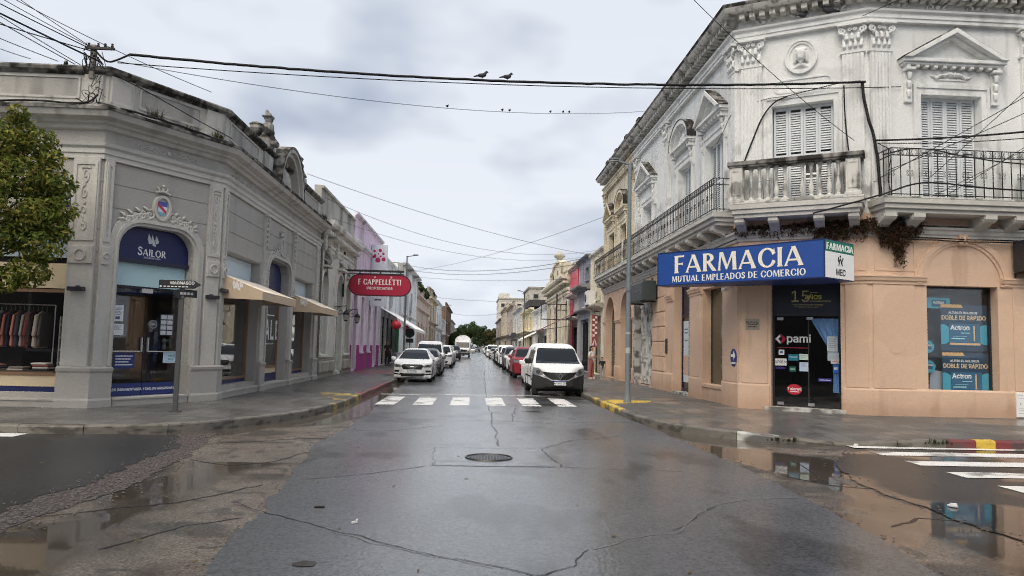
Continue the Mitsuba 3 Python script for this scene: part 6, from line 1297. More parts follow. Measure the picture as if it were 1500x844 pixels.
house('L', 170.02, 205, 10.6, C((118, 98, 84)), 'tall brown house in the far part of the left row', [('win', 5, 7, 1, 3.4), ('door', 12, 14, .2, 3.4), ('win', 5, 7.5, 5, 7.4), ('win', 14, 16.5, 5, 7.4), ('win', 23, 25.5, 5, 7.4), ('shop', 20, 28, .3, 3.2)], [(4.2, .5, .3), (10.4, .5, .35)], None, .8)
house('L', 205.02, 245, 8.4, C((176, 170, 162)), 'grey house next to last in the left row', [('win', 6, 9, 1, 3.4), ('win', 16, 19, 1, 3.4), ('win', 8, 11, 5, 7.4), ('win', 22, 25, 5, 7.4)], [(4.2, .4, .3), (8.4, .4, .35)])
house('L', 245.02, 290, 7.0, C((200, 194, 180)), 'pale house at the far end of the left row beside the trees', [('win', 6, 9, 1, 3.4), ('win', 20, 23, 1, 3.4)], [(7, .4, .35)])
# right side
hk, hf, hx = house('R', 41.42, 46.2, 7.3, C((214, 206, 180)), 'narrow cream house front beside the pharmacy building', [('shop', .8, 3.6, .2, 3.6), ('win', 1.0, 2.2, 4.6, 6.6)], [(4.0, .5, .25), (7.3, .15, .2)], trim=C((200, 196, 184)))
ac_unit('white air conditioner on the cream house front beside the pharmacy building', hf, -2.6, .1, 4.25, 1.1, .85, .5, C((214, 214, 208)), 'fan', (.1, .1, .1))
sgk = thing('hanging_sign', 'tall narrow red and white sign on the cream house front', 'sign'); put(part(sgk, 'board'), box(6.76, 7.10, 42.3, 42.38, 1.75, 3.6), 'vc_satin', col=C((140, 70, 74)))
for i in range(8): add(sgk, 'pattern', [box(6.79 + .14 * (i % 2), 6.92 + .14 * (i % 2), 42.285, 42.298, 2.36 + .15 * i, 2.48 + .15 * i)], 'vc_satin', col=C((225, 215, 205)))
add(sgk, 'symbol', tube([(6.82, 42.29, 1.85), (6.92, 42.29, 2.2), (7.02, 42.29, 1.85)], .04, 5), 'vc_satin', col=(.75, .75, .75)); add(sgk, 'arm', tube([(6.9, 42.34, 3.7), (6.9, 42.34, 3.8), (7.25, 42.34, 3.8)], .025, 6), 'iron')
hk, hf, hx = house('R', 46.22, 51.2, 7.5, C((150, 152, 160)), 'modern grey house front with a flat canopy', [('open', .6, 4.2, .18, 3.6), ('win', .5, 1.8, 6.1, 6.9)], [(5.45, .65, .3), (4.0, .4, .2), (7.5, .3, .16)], trim=C((130, 132, 136)))
add(hk, 'shop_door', hf([box(-2.4, -2.3, -.3, -.1, .2, 3.4), box(-3.6, -3.5, -.3, -.1, .2, 3.4), box(-1.2, -1.1, -.3, -.1, .2, 3.4)]), 'vc_satin', col=(.02, .02, .02))
hk, hf, hx = house('R', 51.22, 55.7, 7.4, C((186, 180, 176)), 'small house front with bright red panels beside the grey one', [('shop', .8, 3.6, .2, 3.2)], [(5.3, .5, .25), (3.7, .4, .2), (7.4, .3, .16)])
add(hk, 'red_panel', hf(bbox2(-4.4, -.3, .0, .06, 5.6, 7.3)), 'vc_satin', col=C((196, 40, 70)), label='bright red upper panel'); add(hk, 'red_panel', hf(bbox2(-4.45, -2.9, .0, .06, .2, 5.25)), 'vc_satin', col=C((186, 38, 66)), label='bright red lower panel')
awk = thing('awning', 'small dark red awning sloping over the pavement below the red panels', 'awning'); put(part(awk, 'canopy'), hf(trimesh.Trimesh(np.array([[-4.2, .02, 4.2], [-.4, .02, 4.2], [-.4, 2.6, 2.9], [-4.2, 2.6, 2.9], [-4.2, 2.6, 2.75], [-.4, 2.6, 2.75]]), np.array([[0, 1, 2], [0, 2, 3], [3, 2, 5], [3, 5, 4]]), process=False)), 'fabric', col=C((90, 62, 58))); add(awk, 'stay', hf(tube([(-.5, .03, 3.3), (-.5, 2.5, 2.9)], .02, 5)), 'iron')
hk, hf, hx = house('R', 55.72, 72.7, 6.8, C((200, 193, 178)), 'ornate cream building crowned by a curved gable with an urn', [('arch', 1.5, 3.0, .3, 5.4), ('arch', 5.2, 6.8, .3, 5.4), ('arch', 9.6, 11.2, .3, 5.4), ('arch', 13.4, 14.9, .3, 5.4)], [(6.0, .3, .3), (6.8, .8, .45)], None, 0, 'ornate_building', 'building', dent=True, trim=C((216, 208, 190)))
gp = unary_union([rc(-17, 0, 7.2, 7.9), rc(-13.4, -3.4, 7.2, 8.6), sa.scale(circ((-8.4, 8.6), 1, 40), 3.2, .6).intersection(rc(-20, 3, 8.5, 12))]); gh = unary_union([archway(-12.4, -10.9, 7.4, 7.9, .4), archway(-9.1, -7.6, 7.4, 7.9, .5), archway(-5.8, -4.3, 7.4, 7.9, .4)])
add(hk, 'gable', hf([slab(gp.difference(gh), -.4, .12), slab(gh, -.3, -.1), slab(gp.difference(gp.buffer(-.22)), .12, .28)]), 'vc_wall', 30, C((205, 196, 174)))
add(hk, 'gable_side', hf([box(-17, -.3, -7, -.41, 6.8, 8.4)]), 'vc_wall', col=C((200, 190, 168)))
add(hk, 'urn', hf(move(lathe([(.25, 0), (.28, .08), (.16, .2), (.46, .45), (.52, .56), (.3, .7), (.24, .8), (.1, .95), (0, 1.0)], 18), -8.4, -.05, 9.15)), 'vc_wall', 40, C((186, 180, 166)))
for s in (-16.4, -12.4, -8.4, -4.4, -.6): add(hk, 'pilaster', hf(bbox2(s - .35, s + .35, -.01, .14, .2, 5.98)), 'vc_wall', col=C((214, 205, 184)))
house('R', 72.72, 90.5, 5.7, C((224, 224, 218)), 'low white house with an open awning in the right row', [('shop', 1, 5, .25, 2.9), ('win', 9, 10.3, 1, 2.8), ('win', 13, 14.3, 1, 2.8)], [(3.4, .5, .2), (5.7, .4, .22)])
awk = thing('awning', 'pale grey awning sloping from the low white house on the right', 'awning'); put(part(awk, 'canopy'), trimesh.Trimesh(np.array([[7.2, 76, 3.6], [7.2, 84, 3.6], [5.0, 84, 2.5], [5.0, 76, 2.5], [5, 84, 2.3], [5, 76, 2.3]], float), np.array([[0, 1, 2], [0, 2, 3], [3, 2, 4], [3, 4, 5]]), process=False), 'fabric', col=C((196, 196, 190)))
house('R', 90.52, 112, 6.3, C((218, 206, 178)), 'cream house with a balcony slab and a dark water tank on its roof', [('shop', 2, 8, .25, 3), ('win', 12, 14, 1, 3), ('win', 4, 6, 4.1, 5.6), ('door', 12, 13.5, 3.9, 5.9)], [(3.5, .9, .22), (6.3, .5, .25)])
solo('water_tank', 'dark flat tank on the roof of the cream house on the right', 'tank', [box(7.4, 11, 96, 102, 6.35, 6.9), box(7.0, 11.4, 95, 103, 6.95, 7.8)], 'vc_matte', col=(.06, .06, .065))
house('R', 112.02, 138, 7.6, C((196, 196, 192)), 'light grey house with blue shop awnings in the right row', [('shop', 2, 9, .25, 3), ('shop', 13, 19, .25, 3), ('win', 4, 6, 4.4, 6.4), ('win', 11, 13, 4.4, 6.4), ('win', 18, 20, 4.4, 6.4)], [(3.6, .8, .25), (7.6, .4, .3)])
house('R', 138.02, 165, 9.4, C((170, 158, 148)), 'taller brownish house in the right row', [('shop', 2, 9, .25, 3), ('win', 4, 6, 4.6, 6.8), ('win', 11, 13, 4.6, 6.8), ('win', 19, 21, 4.6, 6.8)], [(3.8, .8, .25), (9.4, .5, .35)], None, .8)
house('R', 165.02, 200, 10.4, C((190, 180, 160)), 'stepped cream building far down the right row', [('shop', 2, 12, .25, 3), ('win', 4, 7, 5, 7.4), ('win', 14, 17, 5, 7.4), ('win', 24, 27, 5, 7.4)], [(4, .8, .3), (10.4, .5, .4)], None, 1.0)
house('R', 200.02, 245, 9.0, C((150, 142, 134)), 'dull grey brown house near the far end of the right row', [('shop', 4, 14, .25, 3), ('win', 6, 9, 5, 7), ('win', 20, 23, 5, 7), ('win', 33, 36, 5, 7)], [(4, .8, .3), (9, .5, .4)])
def block(lab, x0, x1, y0, y1, h, col, nx, nz, top=None):
    k = thing('apartment_block', lab, 'apartment block'); put(part(k, 'wall'), box(x0, x1, y0, y1, 0, h), 'vc_wall', col=col); w = (x1 - x0) / nx
    for i in range(nx):
        for j in range(nz):
            x, z = x0 + w * (i + .5), h - 2.2 - j * 3.0
            if z < 4: continue
            q = add(k, 'window', box(x - .8, x + .8, y0 - .12, y0 + .02, z - .7, z + .8), 'vc_satin', col=tuple(c * .8 for c in col)); add(q, 'pane', box(x - .65, x + .65, y0 - .14, y0 - .115, z - .55, z + .65), 'vc_gloss', col=(.03, .032, .035))
    d = (y1 - y0) / 4
    for i in range(4):
        for j in range(nz):
            y, z = y0 + d * (i + .5), h - 2.2 - j * 3.0
            if z > 5: q = add(k, 'window', box(x0 - .12, x0 + .02, y - 1, y + 1, z - .7, z + .8), 'vc_satin', col=tuple(c * .8 for c in col)); add(q, 'pane', box(x0 - .14, x0 - .115, y - .8, y + .8, z - .55, z + .65), 'vc_gloss', col=(.03, .032, .035))
    add(k, 'roof_slab', box(x0 - .3, x1 + .3, y0 - .3, y1 + .3, h, h + .5), 'vc_wall', col=tuple(c * .7 for c in col))
    if top: add(k, 'stair_tower', box(x0 + top[0], x0 + top[1], y0 + 2, y1 - 2, h + .5, h + top[2]), 'vc_wall', col=col)
block('pale apartment block above the far roofs of the right row, nearest the trees', 8.5, 20, 262, 286, 18.5, C((206, 202, 190)), 4, 5, (.2, 4, 2.2))
block('grey stepped apartment block behind the far houses on the right', 15, 34, 205, 228, 18.0, C((186, 182, 170)), 5, 5, (8, 14, 3.5))
block('cream apartment block with a flat top behind the right row', 18, 30, 150, 165, 16.5, C((205, 198, 178)), 4, 4)
block('small pale tower behind the low white house on the right', 12, 18, 84, 92, 10.5, C((186, 188, 176)), 2, 2)
# buildings behind the camera, on the two near corners (they show in the glass and the water)
for side, x0, x1, col, lab in (('l', -20, -6.5, C((96, 92, 86)), 'plain beige corner house on the near left corner behind the viewer'), ('r', 7.25, 22, C((92, 86, 82)), 'plain brownish corner house on the near right corner behind the viewer')):
    k = thing('near_corner_house', lab, 'house'); put(part(k, 'wall'), box(x0, x1, -22, 1.2, 0, 6.2), 'vc_wall', col=col)
    for i in range(3):
        x = x0 + 2.2 + i * 4.2; q = add(k, 'window', box(x - .75, x + .75, 1.1, 1.26, 1.0, 3.6), 'vc_satin', col=(.4, .38, .35)); add(q, 'pane', box(x - .62, x + .62, 1.2, 1.275, 1.12, 3.48), 'vc_gloss', col=(.02, .02, .02))
    add(k, 'cornice', box(x0 - .3 if side == 'r' else x0, x1 + (.3 if side == 'l' else 0), -22, 1.5, 5.4, 5.7), 'vc_wall', col=tuple(c * 1.1 for c in col))
put(struct('pavement'), [box(-40, -5.0, -22, 3.2, -.05, .145), box(5.6, 40, -22, 3.2, -.05, .145)], 'wet_paving')

# ================================================================== vehicles
def ext_x(poly, x0, x1):
    """a (y, z) outline extruded along x"""
    m = trimesh.creation.extrude_polygon(poly, x1 - x0, engine='earcut'); v = np.asarray(m.vertices)
    return tomf(trimesh.Trimesh(np.column_stack([v[:, 2] + x0, v[:, 0], v[:, 1]]), m.faces, process=False))
def ext_y(poly, y0, y1):
    """an (x, z) outline extruded along y"""
    m = trimesh.creation.extrude_polygon(poly, y1 - y0, engine='earcut'); v = np.asarray(m.vertices)
    return tomf(trimesh.Trimesh(np.column_stack([v[:, 0], v[:, 2] + y0, v[:, 1]]), np.asarray(m.faces)[:, ::-1], process=False))
def ext_z(poly, z0, z1):
    m = trimesh.creation.extrude_polygon(poly, z1 - z0, engine='earcut'); m.apply_translation((0, 0, z0)); return tomf(m)
def smoothline(p, k=2): return chaikin(p, k)
def vehicle_meshes(spec):
    """front towards -y. spec: side outline (y, z), half width, roof half width, belt height, wheel positions and radius, patches"""
    hw, rw, zb, H = spec['hw'], spec['rw'], spec['belt'], spec['H']
    side = sg.Polygon(spec['side']).buffer(.05).buffer(-.10).buffer(.05)
    y0, _, y1, _ = side.bounds
    body = ext_x(side, -hw, hw)
    f = spec.get('nose', .22)
    plan = sg.Polygon([(-hw + .02, y1 - .14), (-hw + .22, y1), (hw - .22, y1), (hw - .02, y1 - .14), (hw, y1 - .7), (hw, y0 + .85), (hw - .04, y0 + .42), (hw - .20, y0 + f * .62), (hw - .46, y0 + f * .18), (0, y0), (-hw + .46, y0 + f * .18), (-hw + .20, y0 + f * .62), (-hw + .04, y0 + .42), (-hw, y0 + .85), (-hw, y1 - .7)])
    front = sg.Polygon([(-hw + .07, .16), (-hw + .0, .36), (-hw, zb - .14), (-hw + .05, zb), (-rw - .01, H - .16), (-rw + .07, H - .05), (-rw + .22, H), (rw - .22, H), (rw - .07, H - .05), (rw + .01, H - .16), (hw - .05, zb), (hw, zb - .14), (hw, .36), (hw - .07, .16)])
    body = body ^ ext_z(plan, 0, H + .2) ^ ext_y(front, y0 - .1, y1 + .1)
    r = spec['wr']
    for y in spec['wy']:
        for s in (-1, 1): body -= m3.Manifold.cylinder(.30, r + .055, r + .055, 40).rotate((0, 90, 0)).translate((s * (hw - .11) - .15, y, r))
    body = body.refine_to_length(.075)
    t = mf(body); t = trimesh.Trimesh(t.vertices, t.faces, process=True)
    t = trimesh.smoothing.filter_taubin(t, lamb=.5, nu=.52, iterations=spec.get('it', 9))
    out = {'body': t}
    bm = tomf(t)
    def shell(prism, off):
        n = np.asarray(t.vertex_normals); return (tomf(trimesh.Trimesh(np.asarray(t.vertices) + n * off, t.faces, process=False)) ^ prism) - bm
    for name, kind, poly, lim, off in spec['patches']:
        P = sg.Polygon(poly).buffer(0) if not hasattr(poly, 'geoms') and not hasattr(poly, 'exterior') else poly
        if kind == 'front': pr = ext_y(P, lim[0], lim[1])
        elif kind == 'side': pr = ext_x(P, .35, hw + .1) + ext_x(P, -hw - .1, -.35)
        else: pr = ext_z(P, lim[0], lim[1])
        m = shell(pr, off)
        if m.num_tri() > 4:
            q = mf(m); q = trimesh.Trimesh(q.vertices, q.faces, process=True); out.setdefault(name, []).append(q)
    return out
def mir(p): return [(-x, z) for x, z in p][::-1]
TYRE = [(.20, -.10), (.255, -.105), (.29, -.095), (.312, -.07), (.318, 0), (.312, .07), (.29, .095), (.255, .105), (.20, .10)]
def wheel(r, s):
    k = r / .318; a = np.array(TYRE) * [k, 1.0]
    tyre = lathe([(q[0], q[1]) for q in a], 28)
    rim = [lathe([(.19 * k, -.07), (.212 * k, .06), (.212 * k, .098), (.195 * k, .10), (.19 * k, .03), (.0, .03)], 28), lathe([(.05 * k, .03), (.05 * k, .085), (0, .09)], 12)]
    for i in range(10):
        an = i * PI / 5 + (.12 if i % 2 else -.12) * 1; c_, s_ = math.cos(an), math.sin(an)
        rim.append(tube([(.04 * k * c_, .04 * k * s_, .075), (.20 * k * c_, .20 * k * s_, .085)], .016, 5))
    def orient(m):
        v = np.asarray(m.vertices); return trimesh.Trimesh(np.column_stack([s * v[:, 2], v[:, 0], v[:, 1] * s]) if s > 0 else np.column_stack([-v[:, 2], v[:, 0], v[:, 1]]), m.faces, process=False)
    return orient(tyre), orient(cat(rim))
def place3(m, x, y, yaw=0., z=0.): return spin(m, yaw, (x, y, z))
DARKG = (.014, .017, .020); BLK = (.016, .016, .017); CHR = (.62, .62, .64); LENS = (.19, .20, .215)
MESHES = {}
def build_vehicle(kind, key, x, y, yaw, paint, plate=None, detail=2, trimcol=None):
    if kind not in MESHES: MESHES[kind] = (SPECS[kind], vehicle_meshes(SPECS[kind]))
    sp, ms = MESHES[kind]; P = lambda m: place3(cat(m) if isinstance(m, list) else m, x, y, yaw)
    put(part(key, 'body'), P(ms['body']), 'vc_paint', True, paint)
    M = {'windscreen': ('vc_gloss', DARKG), 'side_window': ('vc_gloss', DARKG), 'grille': ('vc_satin', BLK), 'lower_grille': ('vc_satin', BLK), 'bumper': ('vc_matte', (.028, .029, .031)), 'headlight': ('vc_gloss', LENS), 'lamp_inner': ('vc_gloss', (.06, .065, .07)), 'fog_lamp_recess': ('vc_satin', BLK), 'chrome_strip': ('vc_metal', CHR), 'sill_trim': ('vc_matte', (.028, .029, .031)), 'door_line': ('vc_matte', (.03, .03, .03)), 'door_line2': ('vc_matte', (.03, .03, .03))}
    for n, l in ms.items():
        if n == 'body': continue
        if n in ('headlight', 'lamp_inner', 'fog_lamp_recess', 'side_window', 'door_line', 'sill_trim'):          # left and right lamps apart
            for q in l:
                for s in (-1, 1):
                    f = q.faces[(q.triangles_center[:, 0] * s) > 0]
                    if not len(f): continue
                    h = trimesh.Trimesh(q.vertices, f, process=False)
                    hs = [h] if n != 'door_line' else h.split(only_watertight=False)
                    for g in hs:
                        if n != 'door_line' or g.area > .3 * max(x.area for x in hs): add(key, n, P(g), M[n][0], False, M[n][1])
        else:
            b, c = M[n]
            if n == 'bumper' and sp.get('painted_bumper'): c = paint
            add(key, n.rstrip('2'), P(l), b, False, c)
    r = sp['wr']
    for wy in sp['wy']:
        for s in (-1, 1):
            ty, rim = wheel(r, s); w = part(key, 'wheel'); mv = lambda m: P(move(m, s * (sp['hw'] - .13), wy, r))
            put(w, mv(ty), 'black_rubber', 40); add(w, 'rim', mv(rim), 'vc_metal', 40, (.40, .40, .42))
    for s in (-1, 1):
        mx, my, mz = sp['mirror']; k = add(key, 'mirror', P(mf(hull([ball((s * (mx + a), my + b, mz + c), q, 8) for a, b, c, q in ((.04, -.02, .05, .045), (.17, .0, .06, .05), (.16, 0, -.04, .04), (.05, -.02, -.04, .04))]))), 'vc_paint' if sp.get('mirror_paint', True) else 'vc_matte', True, paint if sp.get('mirror_paint', True) else BLK)
        if detail > 1: add(k, 'arm', P(tube([(s * (mx - .06), my, mz - .04), (s * (mx + .06), my, mz - .04)], .022, 6)), 'vc_matte', 40, BLK)
    fy, fz = sp['plate']
    k = add(key, 'number_plate', P(bbox2(-.20, .20, 0, .012, fz - .065, fz + .065) if False else box(-.20, .20, fy - .014, fy, fz - .065, fz + .065)), 'vc_satin', col=(.70, .71, .72))
    if plate:
        t = ftext(plate, .062, .003); v = np.asarray(t.vertices)
        add(k, 'characters', P(trimesh.Trimesh(np.column_stack([v[:, 0], fy - .014 - v[:, 1], fz - .04 + v[:, 2]]), t.faces, process=False)), 'vc_matte', col=(.02, .02, .03)); add(k, 'top_band', P(box(-.2, .2, fy - .0165, fy - .014, fz + .04, fz + .064)), 'vc_matte', col=(.05, .12, .4))
    if detail > 1:
        for (a, b) in sp.get('wipers', ()): add(key, 'wiper', P(tube([a, b], .010, 5)), 'vc_matte', 40, BLK)
        if 'aerial' in sp: add(key, 'aerial', P(tube([sp['aerial'], tuple(np.array(sp['aerial']) + [0, .12, .16])], .006, 4)), 'vc_matte', 40, BLK)
    add(key, 'underside', P(box(-sp['hw'] + .14, sp['hw'] - .14, sp['wy'][0] - .3, sp['wy'][-1] + .3, .17, .30)), 'vc_matte', col=(.01, .01, .01))
    return key
SPECS = {}
# compact saloon
SPECS['saloon'] = dict(hw=.865, rw=.56, belt=.96, H=1.48, wr=.305, wy=(-1.26, 1.26), mirror=(.86, -.62, .99), plate=(-2.185, .47), nose=.55, painted_bumper=True,
    side=[(-2.16, .26), (-2.19, .40), (-2.18, .56), (-2.12, .72), (-1.95, .83), (-1.4, .95), (-1.02, 1.02), (-.55, 1.28), (-.15, 1.43), (.25, 1.48), (.8, 1.46), (1.2, 1.37), (1.7, 1.15), (2.1, 1.10), (2.18, .95), (2.2, .55), (2.12, .28), (1.6, .17), (-1.9, .17)],
    patches=[('windscreen', 'front', [(-.71, .99), (.71, .99), (.50, 1.39), (.3, 1.425), (-.3, 1.425), (-.50, 1.39)], (-1.1, .12), .006),
             ('side_window', 'side', [(-.62, 1.0), (-.20, 1.32), (.2, 1.40), (.66, 1.38), (1.05, 1.26), (1.38, 1.04)], None, .005),
             ('grille', 'front', [(-.48, .73), (-.40, .57), (.40, .57), (.48, .73), (.40, .79), (-.40, .79)], (-2.4, -1.6), .012),
             ('lower_grille', 'front', [(-.56, .40), (.56, .40), (.48, .27), (-.48, .27)], (-2.4, -1.7), .010), ('lower_grille', 'front', [(-.83, .40), (-.52, .36), (-.52, .32), (-.83, .34)], (-2.4, -1.5), .006), ('lower_grille', 'front', mir([(-.83, .40), (-.52, .36), (-.52, .32), (-.83, .34)]), (-2.4, -1.5), .006),
             ('chrome_strip', 'front', [(-.72, .235), (.72, .235), (.72, .215), (-.72, .215)], (-2.4, -1.7), .012),
             ('headlight', 'front', [(-.84, .80), (-.80, .66), (-.52, .66), (-.46, .70), (-.56, .76)], (-2.4, -1.45), .010), ('headlight', 'front', mir([(-.84, .80), (-.80, .66), (-.52, .66), (-.46, .70), (-.56, .76)]), (-2.4, -1.45), .010),
             ('lamp_inner', 'front', sa.scale(circ((-.67, .715), 1, 16), .075, .05), (-2.4, -1.45), .014), ('lamp_inner', 'front', sa.scale(circ((.67, .715), 1, 16), .075, .05), (-2.4, -1.45), .014),
             ('fog_lamp_recess', 'front', [(-.80, .53), (-.80, .44), (-.60, .44), (-.56, .53)], (-2.4, -1.6), .007), ('fog_lamp_recess', 'front', mir([(-.80, .53), (-.80, .44), (-.60, .44), (-.56, .53)]), (-2.4, -1.6), .007),
             ('door_line', 'side', [(.30, .32), (.315, .32), (.36, 1.02), (.345, 1.02)], None, .013), ('door_line', 'side', [(-.80, .32), (-.785, .32), (-.76, 1.0), (-.775, 1.0)], None, .013)],
    wipers=(((-.62, -1.02, 1.015), (.02, -.93, 1.04)), ((.05, -1.02, 1.02), (.62, -.86, 1.05))), aerial=(0, .55, 1.47))
# small delivery van
SPECS['van'] = dict(hw=.90, rw=.66, belt=1.12, H=1.82, wr=.315, wy=(-1.36, 1.36), mirror=(.90, -1.02, 1.16), plate=(-2.15, .47), nose=.50, mirror_paint=False,
    side=[(-2.10, .36), (-2.13, .46), (-2.12, .66), (-2.06, .86), (-1.9, 1.0), (-1.45, 1.13), (-1.25, 1.20), (-.86, 1.54), (-.58, 1.72), (-.2, 1.80), (.5, 1.82), (1.9, 1.80), (2.1, 1.70), (2.17, 1.0), (2.14, .4), (2.05, .26), (-1.85, .27)],
    patches=[('windscreen', 'front', [(-.77, 1.12), (.77, 1.12), (.66, 1.60), (.60, 1.64), (-.60, 1.64), (-.66, 1.60)], (-1.5, -.45), .006),
             ('side_window', 'side', [(-1.10, 1.13), (-.72, 1.54), (-.06, 1.56), (-.06, 1.13)], None, .005), ('side_window', 'side', [(.04, 1.17), (.04, 1.58), (1.0, 1.57), (1.0, 1.17)], None, .005),
             ('bumper', 'front', unary_union([sg.Polygon([(-.95, .80), (-.80, .72), (-.62, .68), (-.44, .62), (-.28, .56), (.28, .56), (.44, .62), (.62, .68), (.80, .72), (.95, .80), (.95, .16), (-.95, .16)])]), (-2.4, -1.60), .012),
             ('grille', 'front', [(-.60, .85), (-.30, .82), (.30, .82), (.60, .85), (.48, .70), (.28, .585), (-.28, .585), (-.48, .70)], (-2.4, -1.6), .018),
             ('chrome_strip', 'front', [(-.56, .74), (-.44, .665), (-.28, .575), (.28, .575), (.44, .665), (.56, .74), (.52, .68), (.44, .63), (.29, .545), (-.29, .545), (-.44, .63), (-.52, .68)], (-2.4, -1.7), .022),
             ('headlight', 'front', [(-.87, .98), (-.89, .76), (-.70, .70), (-.56, .75), (-.56, .84), (-.70, .96)], (-2.4, -1.30), .02), ('headlight', 'front', mir([(-.87, .98), (-.89, .76), (-.70, .70), (-.56, .75), (-.56, .84), (-.70, .96)]), (-2.4, -1.30), .02),
             ('lamp_inner', 'front', circ((-.72, .83), .07, 16), (-2.4, -1.3), .025), ('lamp_inner', 'front', circ((.72, .83), .07, 16), (-2.4, -1.3), .025),
             ('sill_trim', 'side', [(-1.0, .20), (1.0, .20), (1.0, .34), (-1.0, .34)], None, .01), ('sill_trim', 'side', [(-1.0, .62), (1.0, .62), (1.0, .67), (-1.0, .67)], None, .008),
             ('door_line', 'side', [(0.0, .34), (.015, .34), (.015, 1.68), (0.0, 1.68)], None, .013), ('door_line', 'side', [(-1.06, .34), (-1.045, .34), (-1.09, 1.15), (-1.105, 1.15)], None, .013)],
    wipers=(((-.6, -1.36, 1.19), (.1, -1.28, 1.22)), ((.1, -1.36, 1.19), (.68, -1.24, 1.23))), aerial=(0, -.45, 1.78))
# tall passenger van
SPECS['minibus'] = dict(hw=.92, rw=.72, belt=1.15, H=1.90, wr=.32, wy=(-1.45, 1.45), mirror=(.92, -1.1, 1.2), plate=(-2.26, .5), nose=.45, mirror_paint=False, painted_bumper=True,
    side=[(-2.22, .28), (-2.25, .6), (-2.18, .86), (-2.0, 1.0), (-1.5, 1.18), (-1.0, 1.6), (-.6, 1.83), (0, 1.9), (2.0, 1.88), (2.2, 1.7), (2.27, 1.0), (2.2, .3), (-2, .2)],
    patches=[('windscreen', 'front', [(-.78, 1.20), (.78, 1.20), (.68, 1.70), (-.68, 1.70)], (-1.7, -.5), .006), ('side_window', 'side', [(-1.2, 1.2), (-.8, 1.62), (1.9, 1.62), (1.95, 1.2)], None, .005),
             ('grille', 'front', [(-.5, .78), (.5, .78), (.42, .62), (-.42, .62)], (-2.5, -1.8), .01), ('lower_grille', 'front', [(-.7, .42), (.7, .42), (.6, .28), (-.6, .28)], (-2.5, -1.8), .01),
             ('headlight', 'front', [(-.90, .95), (-.88, .74), (-.58, .72), (-.58, .82)], (-2.5, -1.5), .012), ('headlight', 'front', mir([(-.90, .95), (-.88, .74), (-.58, .72), (-.58, .82)]), (-2.5, -1.5), .012)])
# hatchback
SPECS['hatch'] = dict(hw=.85, rw=.57, belt=.95, H=1.47, wr=.30, wy=(-1.22, 1.22), mirror=(.85, -.62, .98), plate=(-1.955, .5), nose=.5, painted_bumper=True,
    side=[(-1.93, .26), (-1.96, .45), (-1.92, .66), (-1.76, .82), (-1.3, .94), (-1.0, 1.0), (-.5, 1.32), (-.1, 1.45), (.3, 1.47), (1.0, 1.44), (1.5, 1.32), (1.8, 1.05), (1.92, .85), (1.93, .4), (1.85, .24), (-1.7, .17)],
    patches=[('windscreen', 'front', [(-.70, .98), (.70, .98), (.52, 1.38), (-.52, 1.38)], (-1.1, .1), .006), ('side_window', 'side', [(-.6, .99), (-.2, 1.32), (.3, 1.38), (1.0, 1.34), (1.35, 1.02)], None, .005),
             ('grille', 'front', [(-.40, .70), (-.32, .60), (.32, .60), (.40, .70)], (-2.3, -1.5), .008), ('lower_grille', 'front', [(-.6, .38), (.6, .38), (.5, .26), (-.5, .26)], (-2.3, -1.5), .008),
             ('headlight', 'front', [(-.82, .83), (-.80, .66), (-.46, .66), (-.50, .74)], (-2.3, -1.3), .012), ('headlight', 'front', mir([(-.82, .83), (-.80, .66), (-.46, .66), (-.50, .74)]), (-2.3, -1.3), .012),
             ('fog_lamp_recess', 'front', [(-.78, .5), (-.78, .40), (-.62, .40), (-.6, .5)], (-2.3, -1.4), .007), ('fog_lamp_recess', 'front', mir([(-.78, .5), (-.78, .40), (-.62, .40), (-.6, .5)]), (-2.3, -1.4), .007)],
    wipers=(((-.6, -.98, 1.0), (.05, -.88, 1.03)),))
# tall off-roader
SPECS['suv'] = dict(hw=.90, rw=.66, belt=1.10, H=1.68, wr=.345, wy=(-1.32, 1.32), mirror=(.90, -.75, 1.14), plate=(-2.115, .62), nose=.42, painted_bumper=True,
    side=[(-2.08, .34), (-2.11, .6), (-2.08, .88), (-1.95, 1.0), (-1.3, 1.10), (-1.05, 1.15), (-.6, 1.5), (-.25, 1.64), (.2, 1.68), (1.4, 1.65), (1.85, 1.5), (2.05, 1.1), (2.1, .6), (2.02, .32), (-1.9, .26)],
    patches=[('windscreen', 'front', [(-.75, 1.13), (.75, 1.13), (.60, 1.56), (-.60, 1.56)], (-1.3, 0), .006), ('side_window', 'side', [(-.75, 1.14), (-.35, 1.5), (.2, 1.56), (1.4, 1.53), (1.7, 1.16)], None, .005),
             ('grille', 'front', [(-.5, .95), (.5, .95), (.42, .76), (-.42, .76)], (-2.4, -1.7), .01), ('bumper', 'front', [(-.92, .5), (.92, .5), (.92, .2), (-.92, .2)], (-2.4, -1.5), .012), ('lower_grille', 'front', [(-.6, .5), (.6, .5), (.5, .36), (-.5, .36)], (-2.4, -1.7), .016),
             ('headlight', 'front', [(-.88, .98), (-.86, .82), (-.52, .82), (-.54, .93)], (-2.4, -1.5), .012), ('headlight', 'front', mir([(-.88, .98), (-.86, .82), (-.52, .82), (-.54, .93)]), (-2.4, -1.5), .012)])
W, SILV, DGREY, BLACKC, REDC, LGREY = (.74, .75, .76), (.38, .39, .40), (.10, .105, .11), (.018, .018, .02), (.24, .02, .034), (.52, .53, .54)
GL_, GR_ = 'vehicles parked along the left kerb', 'vehicles parked along the right kerb'
def car(kind, x, y, yaw, paint, label, cate='car', group=None, plate=None, detail=1):
    k = thing('parked_van' if cate == 'van' else 'parked_car', label, cate, group); return build_vehicle(kind, k, x, y, yaw, paint, plate, detail)
k = car('van', 2.90, 27.05, .015, W, 'white delivery van with a dark bumper parked first on the right, by the crosswalk', 'van', GR_, 'AF 597 UH', 2)
lo = []
